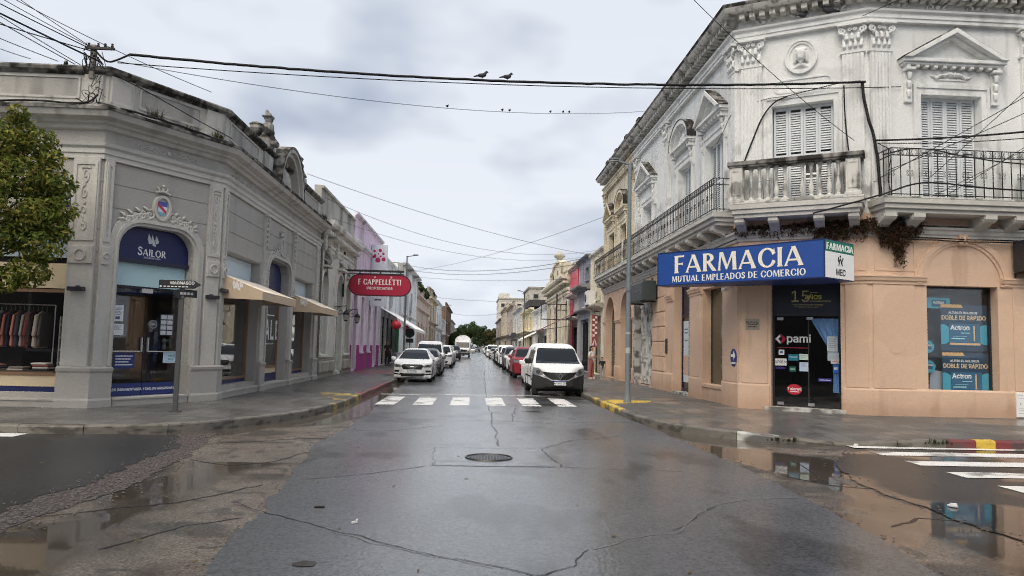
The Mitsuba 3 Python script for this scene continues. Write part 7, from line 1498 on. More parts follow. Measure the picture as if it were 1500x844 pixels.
for r0, r1 in ((.105, .085),):
    dia = sg.Polygon([(0, .125), (.085, 0), (0, -.125), (-.085, 0)]); din = sg.Polygon([(0, .075), (.040, 0), (0, -.075), (-.040, 0)])
    m = slab(dia.difference(din), 0, .03); v = np.asarray(m.vertices); lo.append(trimesh.Trimesh(np.column_stack([v[:, 0], -2.165 - v[:, 1], .70 + v[:, 2]]), m.faces, process=False))
add(k, 'emblem', place3(cat(lo), 2.90, 27.05, .015), 'chrome', label='chrome diamond emblem on the grille')
k = car('saloon', -2.66, 34.75, 0., W, 'white saloon car parked first on the left, facing the viewer', 'car', GL_, 'AE 318 KC', 2)
add(k, 'emblem', place3(rbox(-.09, .09, -2.215, -2.19, .655, .685, .008, 6), -2.66, 34.75), 'chrome')
rowL = [('hatch', -2.55, 41.0, DGREY, 'dark grey hatchback half hidden behind the first white saloon on the left', 'car'), ('minibus', -2.75, 47.5, W, 'tall white van standing third in the left row', 'van'), ('suv', -2.45, 56.8, W, 'white off-road car behind the tall white van on the left', 'car'),
        ('suv', -2.50, 64.5, SILV, 'silver grey off-road car fifth in the left row', 'car'), ('hatch', -2.55, 72.0, LGREY, 'pale grey hatchback sixth in the left row', 'car'), ('suv', -2.40, 88.5, BLACKC, 'black car with a pale bonnet glint far down the left row', 'car')]
for kd, x, y, c, lab, ct in rowL: car(kd, x, y, R.uniform(-.015, .015), c, lab, ct, GL_)
rowR = [('hatch', 3.08, 33.2, W, 'white hatchback tucked right behind the white delivery van', 'car'), ('suv', 3.0, 41.2, REDC, 'bright red car in the right row', 'car'), ('hatch', 3.05, 48.5, W, 'white car just behind the red car on the right', 'car'), ('suv', 3.02, 54.6, DGREY, 'dark grey off-road car between white cars in the right row', 'car'),
        ('suv', 2.98, 61.5, W, 'white off-road car in the middle of the right row', 'car'), ('van', 3.0, 69.0, W, 'white small van in the middle of the right row', 'van'), ('saloon', 3.0, 77.0, BLACKC, 'black saloon in the right row', 'car'), ('hatch', 3.05, 84, W, 'white hatchback after the black saloon in the right row', 'car'),
        ('hatch', 2.95, 101, SILV, 'silver hatchback far down the right row', 'car'), ('minibus', 2.85, 113, W, 'white van far down the right row', 'van'), ('saloon', 3.0, 124, SILV, 'silver saloon behind the far white van on the right', 'car'), ('hatch', 3.0, 138, DGREY, 'grey hatchback far down the right row', 'car'), ('suv', 3.0, 155, W, 'white car near the far end of the right row', 'car'), ('hatch', 3.0, 176, W, 'white hatchback at the far end of the right row', 'car')]
for kd, x, y, c, lab, ct in rowR: car(kd, x, y, R.uniform(-.015, .015), c, lab, ct, GR_)
for kd, x, y, c, lab in (('hatch', -2.4, 128, W, 'white car parked beyond the truck on the left'), ('saloon', -2.45, 146, DGREY, 'dark saloon parked far beyond the truck on the left'), ('hatch', -.4, 175, W, 'white car driving far down the middle of the street'), ('saloon', .9, 205, DGREY, 'dark car far away in the middle of the street')): car(kd, x, y, 0, c, lab)
# white lorry with a domed box
tk = thing('lorry', 'white lorry with a rounded box driving up the street in the distance', 'lorry'); tx, ty = -1.55, 105.
PT_ = lambda m: place3(m, tx, ty)
domep = unary_union([sg.box(-1.15, 1.0, 1.15, 2.4), sa.scale(circ((0, 2.3), 1, 40), 1.15, .85).intersection(sg.box(-2, 2.2, 2, 4))])
put(part(tk, 'box'), PT_(mf(ext_y(domep, 1.0, 6.5))), 'vc_paint', 30, W)
cab = ext_x(sg.Polygon([(-1.25, .45), (-1.3, 1.2), (-1.15, 1.35), (-.75, 2.25), (-.4, 2.4), (.9, 2.4), (.9, .45)]), -1.0, 1.0).refine_to_length(.2)
ct_ = mf(cab); ct_ = trimesh.Trimesh(ct_.vertices, ct_.faces, process=True); ct_ = trimesh.smoothing.filter_taubin(ct_, iterations=5)
add(tk, 'cab', PT_(ct_), 'vc_paint', True, W); sc_ = (tomf(trimesh.Trimesh(np.asarray(ct_.vertices) + np.asarray(ct_.vertex_normals) * .012, ct_.faces, process=False)) ^ ext_y(sg.box(-.88, 1.38, .88, 2.15), -1.6, -.2)) - tomf(ct_)
add(tk, 'windscreen', PT_(mf(sc_)), 'vc_gloss', col=DARKG); add(tk, 'bumper', PT_(rbox(-1.02, 1.02, -1.42, -1.2, .40, .72, .05)), 'vc_matte', True, (.03, .03, .03)); add(tk, 'grille', PT_(rbox(-.6, .6, -1.345, -1.25, .82, 1.10, .03)), 'vc_satin', True, BLK)
for s in (-1, 1):
    add(tk, 'headlight', PT_(rbox(s * .8 - .16, s * .8 + .16, -1.36, -1.25, .80, 1.02, .04)), 'vc_gloss', True, LENS); add(tk, 'mirror', PT_(rbox(s * 1.18 - .09, s * 1.18 + .09, -.8, -.72, 1.4, 1.85, .03)), 'vc_matte', True, BLK)
    for y in (-.5, 4.6): ty_, rm_ = wheel(.45, s); w = part(tk, 'wheel'); put(w, PT_(move(ty_, s * .9, y, .45)), 'black_rubber', 40); add(w, 'rim', PT_(move(rm_, s * .9, y, .45)), 'vc_metal', 40, (.4, .4, .4))
add(tk, 'chassis', PT_(box(-.8, .8, -1.1, 6.3, .5, 1.0)), 'vc_matte', col=(.02, .02, .02))

# ================================================================== poles, signs, lamps
def street_lamp(lab, x, y, h, arm, col, r=.065, z0=.15):
    k = thing('street_lamp', lab, 'street lamp'); put(part(k, 'pole'), tube([(x, y, z0), (x, y, 2.5), (x, y, h)], [r, r * .92, r * .72], 14), 'vc_satin', 40, col)
    add(k, 'base_collar', lathe([(r * 1.5, 0), (r * 1.5, .10), (r * 1.05, .16), (r * 1.05, .3)], 16, (x, y, z0)), 'vc_satin', 40, col)
    add(k, 'arm', tube([(x, y, h - .05), (x + arm * .5, y, h + .03), (x + arm, y, h + .07)], .028, 8), 'vc_satin', 40, col)
    s = 1 if arm > 0 else -1
    add(k, 'lamp_head', rbox(min(x + arm * .55, x + arm), max(x + arm * .55, x + arm) + .0, y - .11, y + .11, h + .05, h + .12, .03), 'vc_satin', 40, tuple(c * .8 for c in col))
    add(k, 'lens', box(min(x + arm * .6, x + arm * .97), max(x + arm * .6, x + arm * .97), y - .09, y + .09, h + .035, h + .049), 'vc_gloss', col=(.5, .5, .48))
    return k
LP = lin((112, 120, 124))
k = street_lamp('tall grey street lamp on the right pavement in front of the peach building', 4.40, 21.01, 7.08, -.62, LP, .075)
for z in (1.55, 2.1, 3.3): add(k, 'sticker', lathe([(.0745, 0), (.0745, .16 if z < 2 else .05)], 14, (4.40, 21.01, z)), 'vc_satin', 40, lin((170, 174, 172)) if z < 3 else (.1, .1, .1))
street_lamp('grey street lamp on the left pavement beyond the red oval sign', -4.62, 49.5, 7.55, .75, lin((96, 100, 104)))
street_lamp('dark street lamp on the right pavement in the middle distance', 5.02, 75.0, 7.30, -.72, lin((70, 70, 72)))
street_lamp('far dark street lamp on the left pavement', -4.6, 122, 8.2, .8, lin((70, 70, 72)))
k = thing('street_sign', 'dark street name post with two arrow plates on the left corner pavement', 'street sign'); sx, sy = -6.12, 15.75
SG = (.022, .024, .027)
put(part(k, 'post'), box(sx - .045, sx + .045, sy - .03, sy + .03, .15, 2.72), 'vc_satin', col=(.07, .072, .075)); add(k, 'foot', box(sx - .10, sx + .10, sy - .1, sy + .1, .15, .165), 'vc_satin', col=(.06, .06, .062))
sfr = Fr((sx, sy - .035), (1, 0))
add(k, 'arrow_plate', sfr.slab(sg.Polygon([(-.46, 2.70), (.26, 2.70), (.40, 2.785), (.26, 2.87), (-.46, 2.87)]), -.01, .02), 'vc_satin', col=SG, label='arrow plate with a street name pointing right')
add(k, 'lettering', sfr([move(ftext('MAGNASCO', .062, .003), .02, .02, 2.785), box(-.44, -.40, .02, .023, 2.725, 2.755)] + [box(-.36 + .075 * i, -.31 + .075 * i, .02, .023, 2.727, 2.747) for i in range(7)]), 'vc_satin', col=(.7, .7, .7))
s2 = Fr((sx - .12, sy - .12), (.80, .60)); add(k, 'side_plate', s2.slab(sg.Polygon([(-.02, 2.60), (.06, 2.52), (.46, 2.52), (.46, 2.68), (.06, 2.68)]), -.01, .02), 'vc_satin', col=SG, label='second arrow plate turned along the other street')
add(k, 'side_lettering', s2([box(.12 + .07 * i, .17 + .07 * i, .02, .023, 2.575, 2.625) for i in range(4)]), 'vc_satin', col=(.45, .45, .45)); add(k, 'clamp', box(sx - .06, sx + .06, sy - .045, sy + .045, 2.50, 2.54), 'vc_metal', col=(.2, .2, .2))
def roundsign(lab, x, y, z, r, extra=True):
    k = thing('traffic_sign', lab, 'traffic sign'); put(part(k, 'post'), tube([(x, y, .15), (x, y, z + r)], .03, 8), 'vc_satin', 40, (.12, .12, .12))
    f = Fr((x, y - .04), (1, 0)); add(k, 'disc', f.slab(circ((0, z), r), -.01, .01), 'vc_satin', col=(.05, .05, .052))
    if extra: add(k, 'lower_plate', f.slab(rc(-r * .8, r * .8, z - r * 2.0, z - r * 1.15), -.01, .01), 'vc_satin', col=(.05, .05, .052))
roundsign('dark round traffic sign seen from behind on the left pavement', -4.74, 55.0, 2.5, .36)
roundsign('small dark round traffic sign far along the right pavement', 4.9, 92, 3.1, .36, True)
k = thing('utility_pole', 'thin dark pole with two crossbars over the right pavement by the ornate building', 'pole'); put(part(k, 'pole'), tube([(6.45, 58, .15), (6.45, 58, 5.9)], .06, 8), 'vc_satin', 40, (.03, .025, .025))
for z, a, b in ((5.05, 5.2, 8.0), (3.85, 5.2, 7.25), (4.6, 6.4, 8.2)): add(k, 'crossbar', box(a, b, 57.96, 58.04, z, z + .07), 'vc_satin', col=(.03, .025, .025))
add(k, 'frame_bar', box(5.2, 5.26, 57.97, 58.03, 3.85, 5.05), 'vc_satin', col=(.03, .025, .025))
# oval sign over the left pavement
CRIM = lin((160, 28, 58))
k = thing('hanging_sign', 'red oval sign with white lettering hanging from an iron bracket over the left pavement', 'sign'); cy = 36.5
f = Fr((-4.68, cy), (1, 0)); ov = rrect(-1.53, 1.53, 3.98, 5.04, .52)
put(part(k, 'panel'), f.slab(ov, -.10, .10), 'vc_satin', 30, CRIM); add(k, 'rim', f.slab(ov.difference(ov.buffer(-.045)), -.11, .115), 'vc_satin', 30, lin((70, 14, 26)))
add(k, 'large_lettering', f(move(roman('F CAPPELLETTI', .27, .012, 2.1, GB), .0, .10, 4.53)), 'vc_satin', col=(.72, .70, .68)); add(k, 'small_lettering', f(move(ftext('PROPIEDADES', .13, .01), 0, .10, 4.29)), 'vc_satin', col=(.62, .58, .58))
add(k, 'small_emblem', f([slab(circ((-.25, 4.9), .05, 8), .1, .11), slab(circ((.55, 4.9), .05, 8), .1, .11)]), 'vc_satin', col=(.55, .5, .5))
add(k, 'bracket_bar', f([box(-1.82, 1.15, -.04, .04, 5.16, 5.26), box(-1.82, 1.15, -.03, .03, 5.05, 5.09)]), 'iron'); add(k, 'wall_bar', box(-6.5, -6.42, cy - .05, cy + .05, 3.9, 6.1), 'iron')
for s in (-1.0, .0, 1.0): add(k, 'hanger', f(box(s - .03, s + .03, -.03, .03, 4.99, 5.16)), 'iron')
# cluster-of-dots sign on the pink house
k = thing('projecting_sign', 'tall white box sign with magenta dots projecting from the pink house', 'sign'); f = Fr((-5.98, 45.9), (1, 0))
put(part(k, 'box'), f.slab(rc(-.48, .48, 3.95, 7.75), -.16, .16), 'vc_satin', col=lin((206, 212, 220)))
MG = lin((176, 40, 100))
for x, z, r in ((-.30, 7.35, .085), (.05, 7.40, .105), (.25, 7.20, .08), (-.05, 7.18, .05), (-.30, 7.05, .13), (.08, 7.03, .06), (-.08, 6.80, .16), (.27, 6.85, .125)): add(k, 'dot', f.slab(circ((x, z), r, 20), .16, .17), 'vc_satin', col=MG)
add(k, 'lettering', f([move(ftext('I', .5, .01), 0, .16, 4.6), box(-.2, .2, .16, .17, 6.05, 6.12), box(-.2, .2, .16, .17, 4.3, 4.38)]), 'vc_satin', col=(.05, .05, .06)); add(k, 'arm', [tube([(-6.5, 45.9, z), (-6.4, 45.9, z)], .03, 6) for z in (7.3, 4.3)], 'iron')
# wall lanterns
def lantern(lab, x, y, z):
    k = thing('wall_lantern', lab, 'lantern'); put(part(k, 'bracket'), [tube([(-6.5, y, z + .55), (x, y, z + .62), (x, y, z + .42)], .022, 6), tube([(q[0] + (x - 6.5) / 2 + .0, y, q[2]) for q in spiral((0, z + .35), .20, 1.2, PI / 2, 1, 14)], .016, 5)], 'iron', 40)
    put(part(k, 'cage'), [lathe([(.05, 0), (.09, .03), (.15, .34), (.17, .36), (.08, .46), (.03, .50), (.0, .54)], 8, (x, y, z - .1))], 'iron'); add(k, 'glass', lathe([(.10, .06), (.152, .30)], 8, (x, y, z - .1)), 'vc_gloss', col=(.3, .3, .28))
lantern('black wrought iron lantern on the old white house, the nearer of two', -5.95, 34.6, 2.75); lantern('black wrought iron lantern on the old white house, the farther of two', -5.95, 37.9, 2.75)

# ================================================================== cables and birds
def cable(lab, a, b, sag, r, n=30, wob=0., bs='cable_black'):
    p = catenary(a, b, sag, n)
    if wob: p[:, 2] += wob * (meshkit.noise(np.column_stack([np.arange(n) * 1.7, np.zeros(n), np.full(n, a[0])])) - .5)
    solo('cable', lab, 'cable', tube(p, r, 6), bs, True); return p
mainp = cable('thick black bundled cable crossing the whole street between the two corner buildings', (-7.72, 16.2, 7.85), (9.95, 18.2, 8.72), .31, .030, 90, .022)
cable('thin black cable just below the thick bundled cable across the street', (-8.02, 16.3, 7.69), (10.93, 18.25, 8.65), .25, .011, 60)
birdp = cable('thin wire with a row of small birds above the street', (-8.05, 16.35, 7.74), (6.75, 29.3, 11.4), .50, .008, 60, 0., 'cable_grey')
for i, (a, b, s, r) in enumerate((((-6.45, 27.8, 7.97), (7.2, 40.0, 6.64), .34, .014), ((7.2, 40.8, 9.1), (-6.45, 76.1, 9.2), .46, .018), ((-6.45, 31.2, 7.74), (7.2, 44.2, 7.6), 1.06, .013), ((-6.45, 33.2, 7.21), (7.2, 45.2, 7.4), .92, .012), ((-6.45, 69.9, 9.1), (7.2, 46.9, 7.5), .7, .03), ((-6.45, 70.1, 8.7), (7.2, 48, 7.3), .62, .028), ((-6.45, 74.9, 8.5), (7.2, 52.1, 6.6), .26, .02), ((-6.45, 86.9, 7.4), (7.2, 74.6, 6.4), .3, .024), ((-6.45, 125.4, 7.8), (7.2, 104.7, 7.5), 1.3, .032))):
    cable(['upper wire slanting down across the street to the right', 'upper wire slanting down across the street to the left', 'sagging wire across the street under the crossing wires', 'second sagging wire just under the first across the street', 'thick far wire bundle across the street, upper strand', 'thick far wire bundle across the street, lower strand', 'far wire below the thick far wire bundle', 'distant wire across the street, nearer of two', 'distant wire across the street, farther of two'][i], a, b, s, r * .62, bs='cable_grey')
LB_ = [((-8.54, 16.28, 7.94), (-11.65, 13.08, 9.12)), ((-8.34, 16.28, 7.67), (-11.92, 13.08, 9.03)), ((-8.54, 16.28, 7.91), (-11.57, 13.08, 8.1)), ((-8.8, 16.28, 7.6), (-11.21, 13.08, 8.99)), ((-8.92, 16.28, 7.61), (-11.01, 13.08, 8.65)), ((-9.28, 16.28, 7.66), (-10.4, 13.08, 7.73)), ((-9.87, 16.28, 7.69), (-9.48, 13.08, 7.15)), ((-8.53, 16.28, 7.97), (-10.39, 13.08, 9.14)), ((-8.53, 16.28, 7.97), (-11.13, 13.08, 9.1)), ((-6.45, 17.67, 7.57), (-10.29, 13.4, 8.99))]
nm = ['first', 'second', 'third', 'fourth', 'fifth', 'sixth', 'seventh', 'eighth', 'ninth', 'tenth']
for i, (a, b) in enumerate(LB_):
    b = np.array(a) + (np.array(b) - np.array(a)) * 1.6
    solo('cable', 'thin wire running from the grey shop roof out of the picture at upper left', 'cable', tube(catenary(a, b, .10 if i != 9 else .35, 24), [.012, .020, .012, .009, .010, .009, .008, .008, .008, .008][i], 5), 'cable_black', True, group='wires fanning out from the grey shop roof')
RB_ = [((10.13, 18.1, 7.15), (17.93, 15.35, 7.78), .24, .026), ((10.26, 18.1, 6.19), (17.8, 15.35, 11.05), .1, .010), ((11.52, 18.1, 6.2), (15.92, 15.35, 11.25), .05, .009), ((11.14, 18.1, 5.52), (16.36, 15.35, 8.74), .1, .008), ((10.44, 18.1, 6.38), (17.5, 15.35, 10.0), .2, .010), ((10.14, 18.1, 4.69), (17.87, 15.35, 10.4), .2, .008), ((10.15, 18.1, 7.08), (17.9, 15.35, 7.63), .3, .012)]
for i, (a, b, s, r) in enumerate(RB_): solo('cable', 'thin wire rising from the corner of the pharmacy building out at the right edge' if i else 'thick black cable leading from the pharmacy building corner out at the right edge', 'cable', tube(catenary(a, b, s, 20), r, 5), 'cable_black', True, group='wires rising from the pharmacy building corner' if i else None)
cable('thin wire slanting up over the round medallion of the pharmacy building', (9.55, 18.05, 7.11), (2.47, 14.2, 10.5), .25, .008); cable('short thin wire rising from the capital at the pharmacy building corner', (9.76, 17.95, 10.36), (11.26, 14.0, 10.33), .02, .008)
def wallcable(lab, pts, r=.012, wig=.03, n=40):
    p = np.array(pts, float); q = chaikin(p, 3); q = q + (meshkit.noise(np.column_stack([q * 3])) - .5)[:, None] * wig
    solo('cable', lab, 'cable', tube(q, r, 5), 'cable_black', True)
P2 = lambda s, o, z: tuple(G2.pt(s, o, z)); P1 = lambda s, o, z: tuple(G1.pt(s, o, z)); P3 = lambda s, o, z: tuple(G3.pt(s, o, z))
wallcable('thick black cable bundle running down the corner of the pharmacy building', [P2(3.13, .16, 8.72), P2(3.2, .16, 8.0), P1(.12, .16, 7.1), P1(.16, .2, 6.2), P1(.20, .22, 5.7), P1(.12, .3, 5.0)], .040, .05)
wallcable('second black cable beside the bundle on the pharmacy building corner', [P2(2.70, .14, 8.70), P2(2.72, .13, 7.7), P2(2.80, .14, 6.95)], .018, .02)
wallcable('loose looping cable on the pharmacy building corner above the dead vine', [P1(.18, .16, 7.1), P1(.5, .3, 6.9), P1(.3, .3, 6.2), P1(.45, .3, 5.7), P1(.3, .25, 5.1)], .012, .08)
wallcable('loose cable hanging across the corner of the iron railed balcony', [P1(-.1, .85, 6.6), P1(.8, .85, 6.85), P1(2.4, .85, 6.55), P1(4.5, .85, 6.45)], .018, .03)
wallcable('sagging cable along the foot of the iron railing on the front', [P2(2.0, 1.0, 5.2), P1(-.1, .9, 5.6), P1(.9, .85, 6.0), P1(2.4, .85, 5.85), P1(4.6, .85, 5.80)], .022, .03)
wallcable('black cable curving down beside the shuttered corner window', [P2(1.30, .1, 8.62), P2(.95, .14, 8.50), P2(.62, .12, 8.1), P2(.35, .12, 7.4), P2(.12, .14, 6.8), P2(-.05, .2, 6.3)], .022, .03)
wallcable('thin cable running on from the curving black cable to the thick street cable', [P2(1.30, .1, 8.62), P2(2.0, .14, 8.70), P2(2.6, .16, 8.78), P2(3.1, .2, 8.74)], .013, .02)
wallcable('thin cable along the side wall towards the corner window', [P3(-1.6, .1, 7.9), P3(-.9, .12, 8.1), P3(-.2, .12, 8.5), P2(.7, .12, 8.62), P2(1.3, .1, 8.62)], .009, .02)
for i, (z, o) in enumerate(((4.66, .16), (4.60, .19))): wallcable(['upper', 'lower'][i] + ' black cable along the ledge of the pharmacy building front', [P1(.2, o, z + .05), P1(1.8, o, z), P1(3.4, o, z + .02), P1(6, o, z)], .016, .03)
wallcable('black cable lying along the cornice of the grey shop front', [tuple(F1.pt(-5, .35, 6.64)), tuple(F1.pt(-2.5, .38, 6.60)), tuple(F1.pt(-1.2, .36, 6.66)), tuple(F1.pt(-.3, .3, 6.62)), tuple(F1.pt(-.1, .2, 6.9))], .022, .05)
wallcable('black cables bunched along the cornice of the grey shop corner', [tuple(F1.pt(-.1, .2, 6.7)), tuple(F2.pt(.6, .42, 6.64)), tuple(F2.pt(1.6, .44, 6.60)), tuple(F2.pt(2.6, .44, 6.58)), tuple(F3.pt(.5, .44, 6.56)), tuple(F3.pt(3.5, .44, 6.56))], .026, .05)
wallcable('thin cable slanting across the parapet of the cut corner', [tuple(F1.pt(-.2, .12, 7.55)), tuple(F2.pt(.8, .3, 7.2)), tuple(F2.pt(2.0, .4, 6.9)), tuple(F2.pt(3.0, .45, 6.7))], .012, .02)
k = thing('roof_pole', 'short pole with insulators and tangled cables on the corner of the grey shop roof', 'pole'); put(part(k, 'post'), box(-8.58, -8.48, 16.22, 16.32, 7.3, 8.05), 'vc_matte', col=(.28, .26, .23))
add(k, 'crossarm', box(-8.66, -8.05, 16.16, 16.22, 7.93, 7.98), 'iron')
for x in (-8.6, -8.4, -8.25, -8.1): add(k, 'insulator', lathe([(.025, 0), (.035, .03), (.02, .05), (.03, .08), (.0, .1)], 8, (x, 16.19, 7.98)), 'vc_satin', 40, (.05, .03, .025))
tg = []
for i in range(16):
    a = np.array([-8.4 + R.uniform(-.15, .25), 16.15 + R.uniform(-.12, .05), R.uniform(6.7, 7.9)]); q = [a + np.array([R.uniform(-.22, .22), R.uniform(-.1, .05), R.uniform(-.3, .3)]) * (j > 0) for j in range(5)]; tg.append(tube(chaikin(q, 2), R.uniform(.006, .013), 4))
add(k, 'tangled_cables', tg, 'cable_black', True, stuff=True)
wallcable('cable loop from the roof pole to the thick street cable', [(-8.5, 16.2, 7.95), (-8.2, 16.18, 7.62), (-7.95, 16.16, 7.70), (-7.72, 16.2, 7.85)], .022, .01)
def bird(lab, p, az, s, col=(.05, .052, .058)):
    B = lambda x, z, r, n=8: ball((x * s, 0, z * s), r * s, n)
    m = m3.Manifold.batch_boolean([hull([B(-.08, .09, .055), B(.06, .115, .062), B(.0, .08, .06)]), hull([B(.06, .13, .05), B(.12, .20, .034)]), B(.125, .205, .042), hull([B(.15, .20, .014), B(.195, .19, .004)]), hull([B(-.08, .09, .04), ball((-.25 * s, .03 * s, .045 * s), .008 * s, 6), ball((-.25 * s, -.03 * s, .045 * s), .008 * s, 6)]), hull([ball((0, .015 * s, .05 * s), .01 * s, 6), ball((.0, .02 * s, .0), .006 * s, 6)]), hull([ball((0, -.015 * s, .05 * s), .01 * s, 6), ball((.0, -.02 * s, .0), .006 * s, 6)])], m3.OpType.Add)
    solo('pigeon' if s > .8 else 'small_bird', lab, 'bird', spin(mf(m), az, tuple(p)), 'vc_matte', True, col)
def on(p, x): i = int(np.argmin(np.abs(p[:, 0] - x))); return p[i] + [0, 0, .02]
bird('dark pigeon on the thick street cable, left of the pair', on(mainp, -.05) + [0, 0, .02], .1, .8); bird('dark pigeon on the thick street cable, right of the pair', on(mainp, .56) + [0, 0, .02], .25, .78)
for x, t in ((-1.05, 'first from the left, alone'), (.62, 'second from the left'), (.92, 'third from the left, tiny'), (2.55, 'fourth from the left'), (3.1, 'fifth from the left, beside the last'), (3.28, 'last on the right')): bird('small dark bird on the thin wire, ' + t, on(birdp, x), 1.2, .5, (.02, .02, .022))
bird('grey pigeon on the pharmacy building ledge, left of two', G2.pt(1.72, .20, 10.68), .3, .95, (.06, .062, .07)); bird('grey pigeon on the pharmacy building ledge, right of two', G2.pt(2.34, .20, 10.68), 2.9, 1.15, (.05, .052, .06))

# ================================================================== trees
def crown(clumps, n, size, cols, seed, droop=.3):
    r = np.random.default_rng(seed); V, F, C_ = [], [], []
    w = np.array([c[3] ** 2 for c in clumps]); idx = r.choice(len(clumps), n, p=w / w.sum()); C0 = np.array([c[:3] for c in clumps]); RR = np.array([c[3] for c in clumps])
    d = r.normal(size=(n, 3)); d /= np.linalg.norm(d, axis=1, keepdims=True); rad = RR[idx] * r.uniform(.25, 1, n) ** .45 * (1 + .25 * (meshkit.noise(d * 3 + idx[:, None] * 7.1) - .5))
    p = C0[idx] + d * rad[:, None] * np.array([1, 1, .8])
    nrm = d + r.normal(size=(n, 3)) * .7 + [0, 0, .5]; nrm /= np.linalg.norm(nrm, axis=1, keepdims=True)
    u = np.cross(nrm, r.normal(size=(n, 3))); u /= np.linalg.norm(u, axis=1, keepdims=True); v = np.cross(nrm, u); s = size * r.uniform(.6, 1.35, n)[:, None]
    q = np.stack([p - u * s, p + v * s * .42 + nrm * s * .1, p + u * s - nrm * s * droop, p - v * s * .42 + nrm * s * .1], 1).reshape(-1, 3)
    f = np.arange(n)[:, None] * 4; F = np.vstack([f + [0, 1, 2], f + [0, 2, 3]])
    ci = r.integers(0, len(cols), n); tint = .7 + .6 * meshkit.noise(p * (1.1 / max(RR.mean(), .3)) + seed)
    c = np.array(cols)[ci] * (tint * r.uniform(.75, 1.25, n))[:, None]
    return trimesh.Trimesh(q, F, process=False), np.repeat(c, 4, 0)
GRN = [(.11, .155, .036), (.14, .18, .042), (.19, .215, .05), (.25, .25, .062), (.33, .29, .08), (.08, .115, .03)]
k = thing('street_tree', 'leafy green street tree with yellowish tips at the left edge of the picture', 'tree'); tx, ty = -9.95, 14.4
put(part(k, 'trunk'), tube([(tx, ty, .1), (tx + .04, ty, 1.0), (tx - .02, ty + .03, 2.0), (tx + .05, ty, 3.0)], [.17, .13, .115, .10], 10), 'vc_matte', 40, (.07, .055, .042))
cl = []
rt = np.random.default_rng(5)
for i in range(54):
    a = rt.uniform(0, 2 * PI); e = rt.uniform(-.55, 1.0); rr = rt.uniform(.55, 1.0); x = tx + .25 + math.cos(a) * 1.75 * rr * math.cos(e * .9); y = ty + math.sin(a) * 1.15 * rr * math.cos(e * .9); z = 4.05 + 1.65 * math.sin(e * 1.35) * rr
    cl.append((x, y, z, rt.uniform(.17, .36)))
for q in ((-8.05, 14.35, 4.55, .38), (-7.95, 14.3, 4.05, .36), (-8.15, 14.2, 3.35, .42), (-8.35, 14.2, 2.85, .40), (-8.7, 14.1, 2.68, .36), (-8.45, 14.4, 5.35, .36), (-8.9, 14.5, 5.65, .34), (-8.25, 14.2, 3.9, .5), (-8.6, 14.1, 4.6, .55), (-8.8, 14.1, 3.6, .55), (-7.85, 14.3, 3.6, .22), (-8.1, 14.3, 5.0, .22), (-9.2, 14.1, 2.75, .35), (-9.1, 14.1, 5.2, .5), (-8.75, 14.2, 5.85, .2)): cl.append(q)
m, c = crown(cl, 17000, .060, GRN, 4); put(part(k, 'crown'), m, 'leaf', False, c)
br = []
for q in cl[::2]: br.append(tube(chaikin([(tx + .05, ty, 2.6), (tx + (q[0] - tx) * .4, ty + (q[1] - ty) * .3, 2.8 + (q[2] - 2.8) * .5), q[:3]], 2), [.05, .045, .04, .03, .028, .025, .02, .015, .012, .01][:len(chaikin([(0, 0), (1, 0), (2, 0)], 2))] if False else .018, 5))
add(k, 'branches', br, 'vc_matte', 40, (.06, .048, .036), stuff=True)
DG = [(.05, .08, .035), (.065, .10, .042), (.085, .12, .048), (.11, .145, .06), (.045, .07, .034)]
for i, (x, y, h, w, lab) in enumerate(((-11, 318, 8.6, 5.0, 'dark green tree closing the end of the street, leftmost of the row'), (-5.5, 312, 10.8, 5.4, 'dark green tree closing the end of the street, second from the left'), (-.5, 316, 12.6, 5.6, 'tallest dark green tree in the middle of the row closing the street'), (4.2, 305, 10.6, 5.0, 'dark green tree closing the end of the street, second from the right'), (8.2, 300, 9.4, 4.4, 'brownish green tree at the right end of the row closing the street'), (-5.0, 192, 5.2, 2.6, 'small green tree on the left pavement far down the street'), (-4.8, 238, 7.4, 3.4, 'green tree on the left pavement near the end of the street'))):
    k = thing('tree', lab, 'tree', 'trees closing the end of the street'); put(part(k, 'trunk'), tube([(x, y, 0), (x + .2, y, h * .35), (x, y, h * .7)], [.32, .25, .12], 8), 'vc_matte', 40, (.06, .05, .04))
    r = np.random.default_rng(40 + i); u = w / 5.2; cl = [(x + r.normal() * w * .38, y + r.normal() * w * .3, h * r.uniform(.28, .82), r.uniform(1.0, 1.9) * u) for _ in range(26)] + [(x, y, h - 1.3 * u, 1.3 * u), (x - 2 * u, y - 1, h * .25, 1.8 * u), (x + 2 * u, y - 1, h * .25, 1.8 * u)]
    m, c = crown(cl, 7000, .30, DG if i != 4 else [(.13, .115, .05), (.11, .105, .05), (.09, .095, .045)], 60 + i); put(part(k, 'crown'), m, 'leaf', False, c)
for i, (x, y, z, s, lab) in enumerate(((-7.2, 87, 8.6, 1.0, 'bushy plant growing on the roof of the pinkish beige house, nearer one'), (-7.0, 97, 8.4, .9, 'bushy plant growing on the roof of the pinkish beige house, farther one'), (-7.3, 116, 9.9, .9, 'bushy plant on the roof of the beige house with the stepped parapet'))):
    m, c = crown([(x, y, z, s), (x + .3, y + 1.5, z - .2, s * .8), (x + .2, y - 1.3, z - .3, s * .7)], 2600, .14, DG + [(.07, .07, .03)], 80 + i); solo('roof_plant', lab, 'plant', m, 'leaf', False, c)

